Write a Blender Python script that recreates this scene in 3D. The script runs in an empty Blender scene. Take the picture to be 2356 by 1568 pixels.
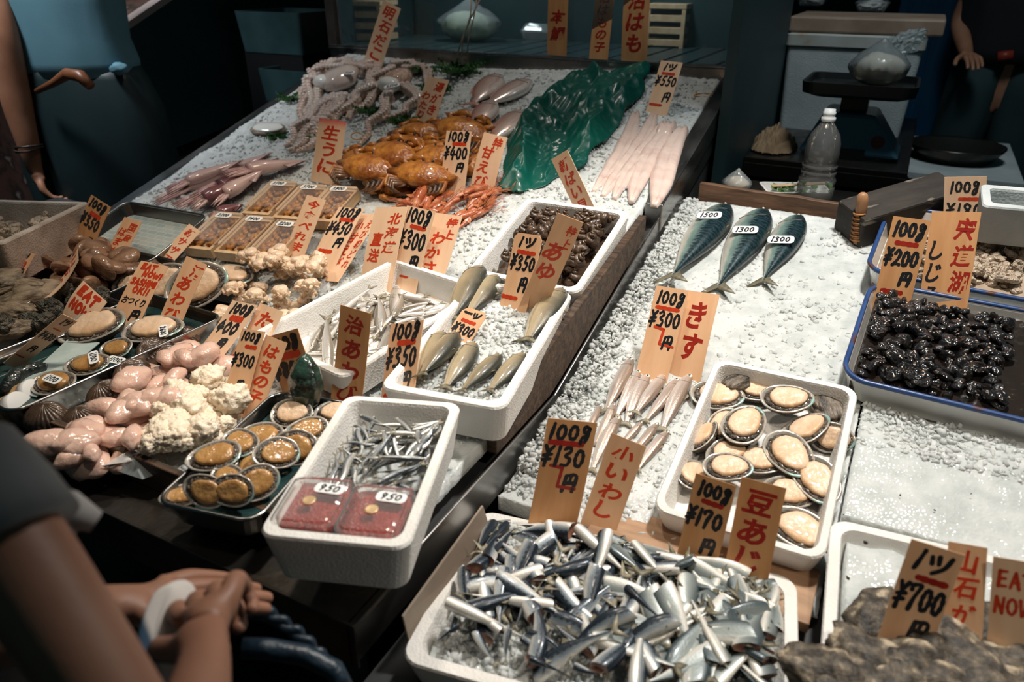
import bpy, bmesh, math, random
import numpy as np
from mathutils import Vector, Matrix, noise
random.seed(7); RNG = np.random.default_rng(7)
sc = bpy.context.scene
COL = sc.collection
R = math.radians

# ------------------------------------------------------------------ camera
FPX = 1700.0; YAW = R(27.4); PITCH = R(26.9); CH = 1.62
cam = bpy.data.cameras.new('camera'); cam_o = bpy.data.objects.new('camera', cam); COL.objects.link(cam_o)
cam_o.location = (0, 0, CH); cam_o.rotation_euler = (math.pi/2 - PITCH, 0, YAW)
cam.sensor_width = 36; cam.lens = 36*FPX/2356; cam.clip_start = .02; cam.clip_end = 60
cam.dof.use_dof = True; cam.dof.focus_distance = 1.7; cam.dof.aperture_fstop = 3.0
sc.camera = cam_o

# ------------------------------------------------------------------ world, lights, exposure
sc.view_settings.view_transform = 'Standard'; sc.view_settings.look = 'None'
sc.view_settings.gamma = 1; sc.view_settings.use_curve_mapping = False
sc.view_settings.exposure = 0.0
w = bpy.data.worlds.new('world'); sc.world = w; w.use_nodes = True
w.node_tree.nodes['Background'].inputs[0].default_value = (.25, .55, .62, 1)
w.node_tree.nodes['Background'].inputs[1].default_value = .04

def spot(loc, target, power, color, size=.05, angle=110, blend=.6):
    l = bpy.data.lights.new('stall_and_fill_lamp', 'SPOT'); l.energy = power; l.color = color  # one name for the overhead stall bulbs and the added fills
    l.shadow_soft_size = size; l.spot_size = R(angle); l.spot_blend = blend
    o = bpy.data.objects.new('stall_and_fill_lamp', l); COL.objects.link(o); o.location = loc
    o.rotation_euler = (Vector(target)-Vector(loc)).to_track_quat('-Z', 'Y').to_euler()
    return o
WARM = (1, .86, .70)
spot((.05, 1.70, 2.75), (-.10, 1.35, .8), 185, (1, .95, .88), .09, 78, .6)
spot((-1.10, 1.55, 2.7), (-1.10, 1.25, .8), 70, WARM, .07, 72, .8)
spot((-1.45, 2.45, 2.9), (-1.4, 2.25, 1.1), 30, (1, .92, .84), .07, 100, .9)
spot((-1.75, 1.0, 2.6), (-1.55, 1.05, .8), 34, WARM, .06, 66, .9)
spot((-.35, .55, 3.0), (-.75, 1.45, .9), 44, WARM, .08, 60, .9)
spot((.75, .55, 2.5), (.05, 1.15, .8), 42, WARM, .08, 60, .9)  # added fill, lifts the sign faces at the front right
spot((-3.0, 1.2, 3.1), (-2.95, 2.0, 1.1), 210, (.95, .97, 1), .2, 60, .9)  # added to brighten the worker in the blue shirt
spot((-1.85, 3.0, 1.90), (-1.85, 3.05, 1.3), 7, (.8, .95, 1), .05, 150, .9)  # unseen fill put under the showcase roof, left half of the interior
spot((-1.0, 3.0, 1.90), (-1.0, 3.05, 1.3), 7, (.8, .95, 1), .05, 150, .9)  # second unseen showcase fill, right half of the interior
spot((.1, 2.35, 3.3), (-.05, 3.3, 1.0), 75, (.85, .96, 1), .25, 75, .9)  # added background fill over the shelf, scale and cooler
spot((-3.6, 2.2, 3.2), (-3.6, 3.0, 1.5), 30, WARM, .2, 80, .9)  # added background fill over the neighbour's display
# ------------------------------------------------------------------ camera maths: where a line of sight meets the place
_a, _p = YAW, PITCH
CF = np.array([-math.sin(_a)*math.cos(_p), math.cos(_a)*math.cos(_p), -math.sin(_p)])
CR = np.array([math.cos(_a), math.sin(_a), 0.]); CU = np.cross(CR, CF); C0 = np.array([0, 0, CH])
def ray(x, y): return CF*FPX + CR*(x-1178) - CU*(y-784)
def atz(x, y, z):
    d = ray(x, y); return C0 + d*(z-CH)/d[2]
def aty(x, y, Y):
    d = ray(x, y); return C0 + d*Y/d[1]
def atx(x, y, X):
    d = ray(x, y); return C0 + d*X/d[0]
def zL(Y): return .80 if Y < 1.25 else .80 + (Y-1.25)*.30
def zR(Y): return .69 if Y < 1.0 else .69 + (Y-1.0)*.22
def on(x, y, P, h=0.):
    """point on a bed profile P raised by h"""
    d = ray(x, y); lo, hi = .0001, .0045
    for i in range(60):
        m = (lo+hi)/2; q = C0+d*m
        if q[2] > P(q[1])+h: lo = m
        else: hi = m
    return C0+d*lo
def slope(P, Y): return (P(Y+.01)-P(Y-.01))/.02

# ------------------------------------------------------------------ object helpers
def tag(o, label=None, cat=None, group=None, kind=None):
    if label: o['label'] = label
    if cat: o['category'] = cat
    if group: o['group'] = group
    if kind: o['kind'] = kind
    return o
def empty(name, mat=None, label=None, cat=None, group=None):
    o = bpy.data.objects.new(name, None); COL.objects.link(o); o.empty_display_size = .02
    if mat is not None: o.matrix_world = mat
    return tag(o, label, cat, group)
def obj(name, me, mat=None, parent=None, M=None):
    o = bpy.data.objects.new(name, me); COL.objects.link(o)
    if mat is not None:
        if not me.materials: me.materials.append(mat)
    if parent is not None: o.parent = parent
    if M is not None: o.matrix_local = M if parent is not None else M
    return o
def copy_tree(o, parent=None):
    c = o.copy(); COL.objects.link(c)
    if parent is not None: c.parent = parent
    for ch in o.children: copy_tree(ch, c)
    return c
def mesh(name, v, f, smooth=True, attrs=None):
    me = bpy.data.meshes.new(name)
    v = np.asarray(v, float).reshape(-1, 3)
    me.from_pydata(v.tolist(), [], [tuple(int(i) for i in q) for q in f])
    if attrs:
        for k, a in attrs.items():
            at = me.attributes.new(k, 'FLOAT', 'POINT'); at.data.foreach_set('value', np.asarray(a, dtype=np.float32))
    if smooth: me.polygons.foreach_set('use_smooth', [True]*len(me.polygons))
    me.update(); return me
class MB:
    def __init__(s): s.v = []; s.f = []
    def add(s, v, f):
        n = len(s.v); s.v += [tuple(q) for q in v]; s.f += [tuple(i+n for i in q) for q in f]; return s
    def box(s, c, size, rz=0, M=None):
        x, y, z = [q/2 for q in size]
        vs = [Vector((a*x, b*y, d*z)) for d in (-1, 1) for b in (-1, 1) for a in (-1, 1)]
        T = Matrix.Translation(c) @ Matrix.Rotation(rz, 4, 'Z')
        if M is not None: T = M @ T
        return s.add([T @ q for q in vs], [(0,2,3,1),(4,5,7,6),(0,1,5,4),(1,3,7,5),(3,2,6,7),(2,0,4,6)])
    def tube(s, pts, r, n=8, cap=True):
        pts = [Vector(p) for p in pts]; k = len(pts); rs = r if isinstance(r, (list, tuple)) else [r]*k
        v = []; up = Vector((0, 0, 1)); prev = None
        for i, p in enumerate(pts):
            t = (pts[min(i+1, k-1)]-pts[max(i-1, 0)]).normalized()
            a = (prev if prev is not None else (up if abs(t.z) < .9 else Vector((1, 0, 0))))
            x = (a - t*a.dot(t)); x = x.normalized() if x.length > 1e-6 else t.orthogonal().normalized()
            prev = x; y = t.cross(x)
            v += [p + (x*math.cos(2*math.pi*j/n)+y*math.sin(2*math.pi*j/n))*rs[i] for j in range(n)]
        f = [(i*n+j, i*n+(j+1) % n, (i+1)*n+(j+1) % n, (i+1)*n+j) for i in range(k-1) for j in range(n)]
        if cap: f += [tuple(range(n))[::-1], tuple((k-1)*n+j for j in range(n))]
        return s.add(v, f)
    def lathe(s, prof, n=24, M=None):
        M = M or Matrix(); v = []; k = len(prof)
        for r, z in prof: v += [M @ Vector((r*math.cos(2*math.pi*j/n), r*math.sin(2*math.pi*j/n), z)) for j in range(n)]
        f = [(i*n+j, i*n+(j+1) % n, (i+1)*n+(j+1) % n, (i+1)*n+j) for i in range(k-1) for j in range(n)]
        return s.add(v, f)
    def loops(s, L, cap0=True, cap1=True):
        n = len(L[0]); v = [p for q in L for p in q]
        f = [(i*n+j, i*n+(j+1) % n, (i+1)*n+(j+1) % n, (i+1)*n+j) for i in range(len(L)-1) for j in range(n)]
        if cap0: f.append(tuple(range(n))[::-1])
        if cap1: f.append(tuple((len(L)-1)*n+j for j in range(n)))
        return s.add(v, f)
    def me(s, name='mesh', smooth=False): return mesh(name, s.v, s.f, smooth)
    def build(s, name, mat, parent=None, M=None, smooth=False, bevel=0):
        o = obj(name, s.me(name, smooth), mat, parent, M)
        if bevel:
            b = o.modifiers.new('b', 'BEVEL'); b.width = bevel; b.segments = 2; b.limit_method = 'ANGLE'; b.angle_limit = R(40)
        return o
def rrect(w, h, r, z, n=5):
    r = max(min(r, w/2-1e-4, h/2-1e-4), 1e-4); out = []
    for cx, cy, a0 in ((w/2-r, h/2-r, 0), (-w/2+r, h/2-r, 90), (-w/2+r, -h/2+r, 180), (w/2-r, -h/2+r, 270)):
        for i in range(n+1):
            a = R(a0+90*i/n); out.append((cx+r*math.cos(a), cy+r*math.sin(a), z))
    return out
def frame(o, x, n):
    z = Vector(n).normalized(); x = Vector(x); x = (x-z*x.dot(z)).normalized(); y = z.cross(x)
    m = Matrix.Identity(4)
    for i in range(3): m[i][0], m[i][1], m[i][2], m[i][3] = x[i], y[i], z[i], o[i]
    return m
def lump(seed, amp=.25, freq=1.6, sub=3, sx=1, sy=1, sz=1, ridge=0, name='lump'):
    bm = bmesh.new(); bmesh.ops.create_icosphere(bm, subdivisions=sub, radius=1)
    off = Vector((seed*13.7, seed*7.1, seed*3.3))
    for v in bm.verts:
        n = noise.noise(v.co*freq+off)+.5*noise.noise(v.co*freq*2.2+off)
        if ridge: n += ridge*abs(noise.noise(v.co*freq*4+off))
        v.co = v.co*(1+amp*n)
        v.co = Vector((v.co.x*sx, v.co.y*sy, v.co.z*sz))
    me = bpy.data.meshes.new(name); bm.to_mesh(me); bm.free()
    me.polygons.foreach_set('use_smooth', [True]*len(me.polygons)); return me

# ------------------------------------------------------------------ materials
def _links(nt): return nt.nodes, nt.links
def M_(name, c1, c2=None, scale=6., rough=.5, metal=0., bump=0., bscale=60., coat=0., sss=0., trans=0., spec=.5, c3=None,
       stretch=None, detail=4., vor=False, alpha=1., ior=1.45, ramp=(.35, .65), bvor=False, unit=0, emit=None, rvar=0.):
    if unit: scale, bscale = scale/unit, bscale/unit     # for patterns made at unit size and scaled down
    m = bpy.data.materials.new(name); m.use_nodes = True; N, L = _links(m.node_tree); b = N['Principled BSDF']
    b.inputs['Base Color'].default_value = (*c1, 1); b.inputs['Roughness'].default_value = rough
    b.inputs['Metallic'].default_value = metal; b.inputs['Coat Weight'].default_value = coat; b.inputs['Coat Roughness'].default_value = .06
    b.inputs['Specular IOR Level'].default_value = spec; b.inputs['Transmission Weight'].default_value = trans; b.inputs['IOR'].default_value = ior
    b.inputs['Subsurface Weight'].default_value = sss; b.inputs['Subsurface Scale'].default_value = .006; b.inputs['Alpha'].default_value = alpha
    if emit: b.inputs['Emission Color'].default_value = (*emit[0], 1); b.inputs['Emission Strength'].default_value = emit[1]
    tc = N.new('ShaderNodeTexCoord'); src = tc.outputs['Object']
    if stretch:
        mp = N.new('ShaderNodeMapping'); mp.inputs['Scale'].default_value = stretch; L.new(src, mp.inputs[0]); src = mp.outputs[0]
    if c2 is not None:
        if vor: t = N.new('ShaderNodeTexVoronoi'); t.inputs['Scale'].default_value = scale; out = t.outputs['Distance']
        else: t = N.new('ShaderNodeTexNoise'); t.inputs['Scale'].default_value = scale; t.inputs['Detail'].default_value = detail; out = t.outputs['Fac']
        L.new(src, t.inputs['Vector']); r = N.new('ShaderNodeValToRGB'); L.new(out, r.inputs[0]); L.new(r.outputs[0], b.inputs['Base Color'])
        e = r.color_ramp.elements; e[0].position = ramp[0]; e[1].position = ramp[1]; e[0].color = (*c1, 1); e[1].color = (*c2, 1)
        if c3 is not None: q = e.new(min(.99, ramp[1]+.12)); q.color = (*c3, 1)
        if rvar:
            mr = N.new('ShaderNodeMapRange'); L.new(out, mr.inputs[0]); mr.inputs['From Min'].default_value = .3; mr.inputs['From Max'].default_value = .7
            mr.inputs['To Min'].default_value = max(rough-rvar, .02); mr.inputs['To Max'].default_value = rough+rvar; L.new(mr.outputs[0], b.inputs['Roughness'])
    if bump:
        if bvor: t = N.new('ShaderNodeTexVoronoi'); t.inputs['Scale'].default_value = bscale; out = t.outputs['Distance']
        else: t = N.new('ShaderNodeTexNoise'); t.inputs['Scale'].default_value = bscale; t.inputs['Detail'].default_value = 3; out = t.outputs['Fac']
        L.new(src, t.inputs['Vector']); bp = N.new('ShaderNodeBump'); bp.inputs['Strength'].default_value = bump; bp.inputs['Distance'].default_value = .004*(unit or 1)
        L.new(out, bp.inputs['Height']); L.new(bp.outputs[0], b.inputs['Normal'])
    return m
def ice_mat(name, c1, c2, trans, rough=.18):
    m = M_(name, c1, c2, scale=25, rough=rough, bump=.3, bscale=140, trans=trans, spec=.6, bvor=True, ior=1.31, sss=.3); q = m.node_tree.nodes['Principled BSDF'].inputs; q['Subsurface Scale'].default_value = .012; q['Subsurface Radius'].default_value = (1, 1, 1); return m
def fish_mat(name, back, mid, belly, split=.25, soft=.25, metal=.45, rough=.3, spots=False, mott=None, stripes=None, coat=.5, line=None, flank=None, bsc=420):
    """colour runs across the flank from back (dv=1) to belly (dv=-1)"""
    m = bpy.data.materials.new(name); m.use_nodes = True; N, L = _links(m.node_tree); b = N['Principled BSDF']
    b.inputs['Roughness'].default_value = rough; b.inputs['Metallic'].default_value = metal; b.inputs['Coat Weight'].default_value = coat; b.inputs['Coat Roughness'].default_value = .12
    dv = N.new('ShaderNodeAttribute'); dv.attribute_name = 'dv'; dt = N.new('ShaderNodeAttribute'); dt.attribute_name = 'dt'
    tc = N.new('ShaderNodeTexCoord'); nz = N.new('ShaderNodeTexNoise'); nz.inputs['Scale'].default_value = 60; nz.inputs['Detail'].default_value = 4
    mp = N.new('ShaderNodeMapping'); mp.inputs['Scale'].default_value = (.5, 1, 1); L.new(tc.outputs['Object'], mp.inputs[0]); L.new(mp.outputs[0], nz.inputs['Vector'])
    ma = N.new('ShaderNodeMath'); ma.operation = 'MULTIPLY_ADD'; L.new(nz.outputs['Fac'], ma.inputs[0]); ma.inputs[1].default_value = .5; L.new(dv.outputs['Fac'], ma.inputs[2])
    mr = N.new('ShaderNodeMapRange'); L.new(ma.outputs[0], mr.inputs[0]); mr.inputs['From Min'].default_value = -.75; mr.inputs['From Max'].default_value = 1.25
    r = N.new('ShaderNodeValToRGB'); L.new(mr.outputs[0], r.inputs[0]); e = r.color_ramp.elements
    s = (split+1)/2; e[0].position = .12; e[0].color = (*belly, 1); e[1].position = min(s+soft/2, .98); e[1].color = (*back, 1)
    q = e.new(max(.2, s-soft/2)); q.color = (*(flank or mid), 1); q = e.new(.3); q.color = (*mid, 1)
    col = r.outputs[0]
    if stripes:   # vertical wavy bars on the back
        wv = N.new('ShaderNodeTexWave'); wv.inputs['Scale'].default_value = stripes[0]; wv.inputs['Distortion'].default_value = 7; wv.inputs['Detail'].default_value = 2
        wv.inputs['Detail Scale'].default_value = 2.5; L.new(tc.outputs['Object'], wv.inputs['Vector'])
        gt = N.new('ShaderNodeMapRange'); L.new(dv.outputs['Fac'], gt.inputs[0]); gt.inputs['From Min'].default_value = .05; gt.inputs['From Max'].default_value = .3
        mu = N.new('ShaderNodeMath'); mu.operation = 'MULTIPLY'; L.new(wv.outputs['Fac'], mu.inputs[0]); L.new(gt.outputs[0], mu.inputs[1])
        mx = N.new('ShaderNodeMix'); mx.data_type = 'RGBA'; L.new(mu.outputs[0], mx.inputs['Factor']); L.new(col, mx.inputs['A']); mx.inputs['B'].default_value = (*stripes[1], 1); col = mx.outputs['Result']
    if mott:
        n2 = N.new('ShaderNodeTexNoise'); n2.inputs['Scale'].default_value = mott[0]; n2.inputs['Detail'].default_value = 5; L.new(tc.outputs['Object'], n2.inputs['Vector'])
        g = N.new('ShaderNodeMapRange'); L.new(n2.outputs['Fac'], g.inputs[0]); g.inputs['From Min'].default_value = .5; g.inputs['From Max'].default_value = .68
        mx = N.new('ShaderNodeMix'); mx.data_type = 'RGBA'; L.new(g.outputs[0], mx.inputs['Factor']); L.new(col, mx.inputs['A']); mx.inputs['B'].default_value = (*mott[1], 1); col = mx.outputs['Result']
    if spots:     # a row of dark dots along the upper flank
        cb = N.new('ShaderNodeCombineXYZ'); a = N.new('ShaderNodeMath'); a.operation = 'MULTIPLY'; L.new(dt.outputs['Fac'], a.inputs[0]); a.inputs[1].default_value = 13
        fr = N.new('ShaderNodeMath'); fr.operation = 'FRACT'; L.new(a.outputs[0], fr.inputs[0])
        sb = N.new('ShaderNodeMath'); sb.operation = 'SUBTRACT'; L.new(fr.outputs[0], sb.inputs[0]); sb.inputs[1].default_value = .5
        d2 = N.new('ShaderNodeMath'); d2.operation = 'SUBTRACT'; L.new(dv.outputs['Fac'], d2.inputs[0]); d2.inputs[1].default_value = .16
        d3 = N.new('ShaderNodeMath'); d3.operation = 'MULTIPLY'; L.new(d2.outputs[0], d3.inputs[0]); d3.inputs[1].default_value = 3.2
        L.new(sb.outputs[0], cb.inputs[0]); L.new(d3.outputs[0], cb.inputs[1]); ln = N.new('ShaderNodeVectorMath'); ln.operation = 'LENGTH'; L.new(cb.outputs[0], ln.inputs[0])
        g = N.new('ShaderNodeMapRange'); L.new(ln.outputs['Value'], g.inputs[0]); g.inputs['From Min'].default_value = .32; g.inputs['From Max'].default_value = .2
        mx = N.new('ShaderNodeMix'); mx.data_type = 'RGBA'; L.new(g.outputs[0], mx.inputs['Factor']); L.new(col, mx.inputs['A']); mx.inputs['B'].default_value = (.012, .018, .025, 1); col = mx.outputs['Result']
    L.new(col, b.inputs['Base Color'])
    v = N.new('ShaderNodeTexVoronoi'); v.inputs['Scale'].default_value = bsc; L.new(mp.outputs[0], v.inputs['Vector'])
    bp = N.new('ShaderNodeBump'); bp.inputs['Strength'].default_value = .18; bp.inputs['Distance'].default_value = .0012; L.new(v.outputs['Distance'], bp.inputs['Height']); L.new(bp.outputs[0], b.inputs['Normal'])
    return m
def glassy(name, color=(.9, .95, .95), rough=.03, opac=.12):
    """thin clear plastic or glass: mostly see-through with a sharp reflection"""
    m = bpy.data.materials.new(name); m.use_nodes = True; N, L = _links(m.node_tree); N.remove(N['Principled BSDF'])
    o = N['Material Output']; t = N.new('ShaderNodeBsdfTransparent'); t.inputs[0].default_value = (*[1-opac*(1-c) for c in color], 1)
    g = N.new('ShaderNodeBsdfGlossy'); g.inputs['Roughness'].default_value = rough; g.inputs[0].default_value = (1, 1, 1, 1)
    d = N.new('ShaderNodeBsdfDiffuse'); d.inputs[0].default_value = (*color, 1)
    mx = N.new('ShaderNodeMixShader'); mx.inputs[0].default_value = opac; L.new(t.outputs[0], mx.inputs[1]); L.new(d.outputs[0], mx.inputs[2])
    fr = N.new('ShaderNodeFresnel'); fr.inputs[0].default_value = 1.5; m2 = N.new('ShaderNodeMixShader'); L.new(fr.outputs[0], m2.inputs[0]); L.new(mx.outputs[0], m2.inputs[1]); L.new(g.outputs[0], m2.inputs[2])
    tc = N.new('ShaderNodeTexCoord'); nz = N.new('ShaderNodeTexNoise'); nz.inputs['Scale'].default_value = 18; L.new(tc.outputs['Object'], nz.inputs['Vector'])
    bp = N.new('ShaderNodeBump'); bp.inputs['Strength'].default_value = .25; bp.inputs['Distance'].default_value = .01; L.new(nz.outputs['Fac'], bp.inputs['Height']); L.new(bp.outputs[0], g.inputs['Normal']); L.new(bp.outputs[0], fr.inputs['Normal'])
    L.new(m2.outputs[0], o.inputs['Surface']); return m
T = {}
T['foam'] = M_('white_foam', (.80, .785, .755), (.70, .685, .65), scale=9, rough=.6, bump=.25, bscale=240, bvor=True)
T['foam_old'] = M_('soiled_foam', (.62, .56, .50), (.40, .34, .29), scale=14, rough=.7, bump=.3, bscale=200, bvor=True)
T['foam_grey'] = M_('greyed_foam', (.55, .58, .58), (.42, .46, .46), scale=7, rough=.7, bump=.2, bscale=160, bvor=True)
T['ice'] = ice_mat('crushed_ice', (.70, .73, .725), (.56, .60, .595), .12)
T['ice_chunk'] = ice_mat('ice_chunks', (.74, .77, .765), (.62, .66, .655), .22, .08)
T['steel'] = M_('stainless_steel', (.34, .33, .32), (.24, .235, .23), scale=14, rough=.3, metal=1, rvar=.1, stretch=(1, .2, 1), bump=.05, bscale=40)
T['steel_dark'] = M_('stained_steel', (.10, .085, .07), (.045, .045, .045), scale=11, rough=.34, metal=.85, rvar=.14, bump=.1, bscale=60)
T['table_top'] = M_('dark_table_top', (.05, .05, .05), (.025, .028, .03), scale=8, rough=.5)
T['old_wood'] = M_('weathered_dark_wood', (.105, .06, .035), (.028, .018, .012), scale=10, rough=.6, stretch=(1, 9, 9), bump=.4, bscale=30)
T['tan_wood'] = M_('worn_plywood', (.40, .25, .15), (.26, .15, .085), scale=7, rough=.6, stretch=(1, 6, 6), bump=.2, bscale=25)
T['board'] = M_('sheet_board', (.30, .245, .19), (.20, .155, .12), scale=9, rough=.6, bump=.1, bscale=60)
T['pine'] = M_('pale_pine', (.70, .50, .31), (.58, .38, .21), scale=7, rough=.5, stretch=(6, 1, 6), bump=.1, bscale=30)
def sign_mat(name, a, b): return M_(name, a, b, scale=5, rough=.62, stretch=(9, 1, 1), bump=.08, bscale=60, ramp=(.3, .72), detail=6)
T['sign'] = sign_mat('thin_wood_sheet', (.80, .50, .30), (.70, .40, .215))
T['sign2'] = sign_mat('darker_wood_sheet', (.62, .33, .145), (.50, .235, .09))
T['sign3'] = sign_mat('pale_wood_sheet', (.85, .60, .41), (.78, .50, .31))
T['ink'] = M_('black_marker_ink', (.012, .014, .018), rough=.4)
T['red'] = M_('red_marker_ink', (.62, .055, .012), (.50, .035, .01), scale=60, rough=.45)
T['darkred'] = M_('dark_red_marker_ink', (.36, .018, .008), (.28, .012, .006), scale=60, rough=.45)
T['paper'] = M_('white_sticker', (.86, .88, .88), rough=.45)
T['clear'] = glassy('clear_plastic', (.9, .92, .92), .06, .10)
T['glass'] = glassy('showcase_glass', (.55, .75, .78), .02, .05)
T['bagfilm'] = glassy('thin_bag_film', (.85, .92, .93), .12, .22)
T['water'] = M_('shallow_water', (.05, .12, .12), rough=.04, trans=.6, ior=1.33)
T['black'] = M_('black_plastic', (.01, .012, .013), rough=.4)
T['charcoal'] = M_('dark_teal_panel', (.022, .055, .062), (.015, .042, .048), scale=3, rough=.55, bump=.05)
# ------------------------------------------------------------------ piles: a height field that things are laid on, one after another
class Pile:
    def __init__(s, base, x0, x1, y0, y1, c=.003):
        s.c = c; s.x0, s.y0 = x0, y0; s.nx = int((x1-x0)/c)+1; s.ny = int((y1-y0)/c)+1
        X = x0+np.arange(s.nx)*c; Y = y0+np.arange(s.ny)*c; s.X, s.Y = np.meshgrid(X, Y)
        s.H = np.vectorize(base)(s.X, s.Y).astype(float); s.B = s.H.copy(); s.cap = .03
    def ij(s, x, y): return min(max(int((y-s.y0)/s.c), 0), s.ny-1), min(max(int((x-s.x0)/s.c), 0), s.nx-1)
    def h(s, x, y): return s.H[s.ij(x, y)]
    def hit(s, px, py, up=0.):
        d = ray(px, py); t = .0001; q = C0+d*t
        while t < .0045:
            q = C0+d*t
            i, j = s.ij(q[0], q[1])
            if q[2] < min(s.H[i, j], s.B[i, j]+s.cap)+up: break
            t += .0000025
        return q
    def lay(s, A, B, ws, rs, squash=.8, bmax=.35, sink=0.):
        """A, B ends (x,y); ws, rs half width and half thickness along the length. Returns 3D ends of the axis."""
        A = np.array(A[:2], float); B = np.array(B[:2], float); n = len(ws); ts = np.linspace(0, 1, n)
        d = B-A; Ln = np.linalg.norm(d)+1e-9; p = np.array([-d[1], d[0]])/Ln; need = []
        for t, w_, r_ in zip(ts, ws, rs):
            q = A+d*t; hs = max(s.h(*(q+p*w_*k)) - (0 if k == 0 else r_*.25) for k in (-.7, 0, .7)); need.append(hs+r_*squash)
        need = np.array(need)-sink; best = None
        for b in np.linspace(-bmax*Ln, bmax*Ln, 15):
            a = np.max(need-b*ts); m = a+.5*b+.10*abs(b)
            if best is None or m < best[0]: best = (m, a, b)
        _, a, b = best; i, j = s.ij(A[0]+d[0]/2, A[1]+d[1]/2); a -= max(0, a+.5*b-(s.B[i, j]+s.cap+max(rs)))
        R_ = max(ws)*1.1; i0, j0 = s.ij(min(A[0], B[0])-R_, min(A[1], B[1])-R_); i1, j1 = s.ij(max(A[0], B[0])+R_, max(A[1], B[1])+R_)
        X = s.X[i0:i1+1, j0:j1+1]-A[0]; Y = s.Y[i0:i1+1, j0:j1+1]-A[1]; t = np.clip((X*d[0]+Y*d[1])/Ln**2, 0, 1)
        dist = np.hypot(X-t*d[0], Y-t*d[1]); W = np.interp(t, ts, ws); Rr = np.interp(t, ts, rs)
        top = a+b*t+Rr*np.sqrt(np.clip(1-(dist/np.maximum(W, 1e-5))**2, 0, 1))*.95
        sub = s.H[i0:i1+1, j0:j1+1]; np.copyto(sub, np.maximum(sub, top), where=dist < W)
        return Vector((A[0], A[1], a)), Vector((B[0], B[1], a+b))
    def drop(s, x, y, r, rz, squash=.8):
        """a roundish thing: returns centre and updates"""
        a, b = s.lay((x-r*.5, y), (x+r*.5, y), [r*.6, r, r*.6], [rz*.8, rz, rz*.8], squash, .6); return (a+b)/2, (b-a)

# ------------------------------------------------------------------ open containers
def rect_from(px, h, P):
    """px: near-left, near-right, far-right, far-left rim corners in the picture -> centre, half sizes, frame"""
    q = [on(x, y, P, h) for x, y in px]; c = sum(q)/4
    w_ = (np.linalg.norm(q[1]-q[0])+np.linalg.norm(q[2]-q[3]))/2; l = (np.linalg.norm(q[3]-q[0])+np.linalg.norm(q[2]-q[1]))/2
    xd = (q[1]-q[0])+(q[2]-q[3]); g = (P(max(q[2][1], q[3][1]))-P(min(q[0][1], q[1][1])))/max(1e-6, max(q[2][1], q[3][1])-min(q[0][1], q[1][1]))
    return c, w_, l, Vector(xd), Vector((0, -g, 1)).normalized()
def container(name, px, h, P, depth, wall, rad, mat, label, cat, group=None, lip=0, lipmat=None, taper=.012, floor=.012, tone=None):
    c, w_, l, xd, n = rect_from(px, h, P); F = frame(c, xd, n)     # origin in the middle of the rim plane
    root = empty(name, F @ Matrix.Translation((0, 0, -depth)), label, cat, group); u = Matrix.Translation((0, 0, depth))
    m = MB(); t = taper; W = w_; Ln = l
    loops = [rrect(W-2*t, Ln-2*t, rad, -depth), rrect(W, Ln, rad, -.004), rrect(W-.004, Ln-.004, rad, 0),
             rrect(W-2*wall+.004, Ln-2*wall+.004, rad*.9, 0), rrect(W-2*wall, Ln-2*wall, rad*.8, -.005), rrect(W-2*wall-1.6*t, Ln-2*wall-1.6*t, rad*.7, -depth+floor)]
    m.loops(loops); obj('body', m.me(), mat, root, u)
    if lip:
        q = [Vector(p) for p in rrect(W+lip*.2, Ln+lip*.2, rad, 0, 8)]; q.append(q[0]); q.append(q[1]); mm = MB(); mm.tube(q, lip, 8, False); obj('rim', mm.me(smooth=True), lipmat or mat, root, u)
    fl = F @ Vector((0, 0, -depth+floor)); nn = F.to_3x3() @ Vector((0, 0, 1))
    base = lambda x, y: fl.z - (nn.x*(x-fl.x)+nn.y*(y-fl.y))/nn.z
    iw, il = W-2*wall-1.6*t, Ln-2*wall-1.6*t
    def loc(u_, v_, z=0): return F @ Vector((u_*iw/2, v_*il/2, -depth+floor+z))
    cs = [loc(a, b) for a in (-1, 1) for b in (-1, 1)]
    return dict(root=root, F=F, base=base, iw=iw, il=il, depth=depth, floor=floor, loc=loc, n=nn, W=W, L=Ln,
                bounds=(min(k.x for k in cs)-.02, max(k.x for k in cs)+.02, min(k.y for k in cs)-.02, max(k.y for k in cs)+.02))
def inside(C, x, y, m=0.):
    q = C['F'].inverted() @ Vector((x, y, C['base'](x, y))); return abs(q.x) < C['iw']/2-m and abs(q.y) < C['il']/2-m
def clampin(C, x, y, m=0.):
    q = C['F'].inverted() @ Vector((x, y, C['base'](x, y))); q.x = max(-C['iw']/2+m, min(C['iw']/2-m, q.x)); q.y = max(-C['il']/2+m, min(C['il']/2-m, q.y)); r = C['F'] @ q; return r.x, r.y
def mkpile(C, lift=0.): return Pile(lambda x, y: C['base'](x, y)+lift, *C['bounds'])
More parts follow.
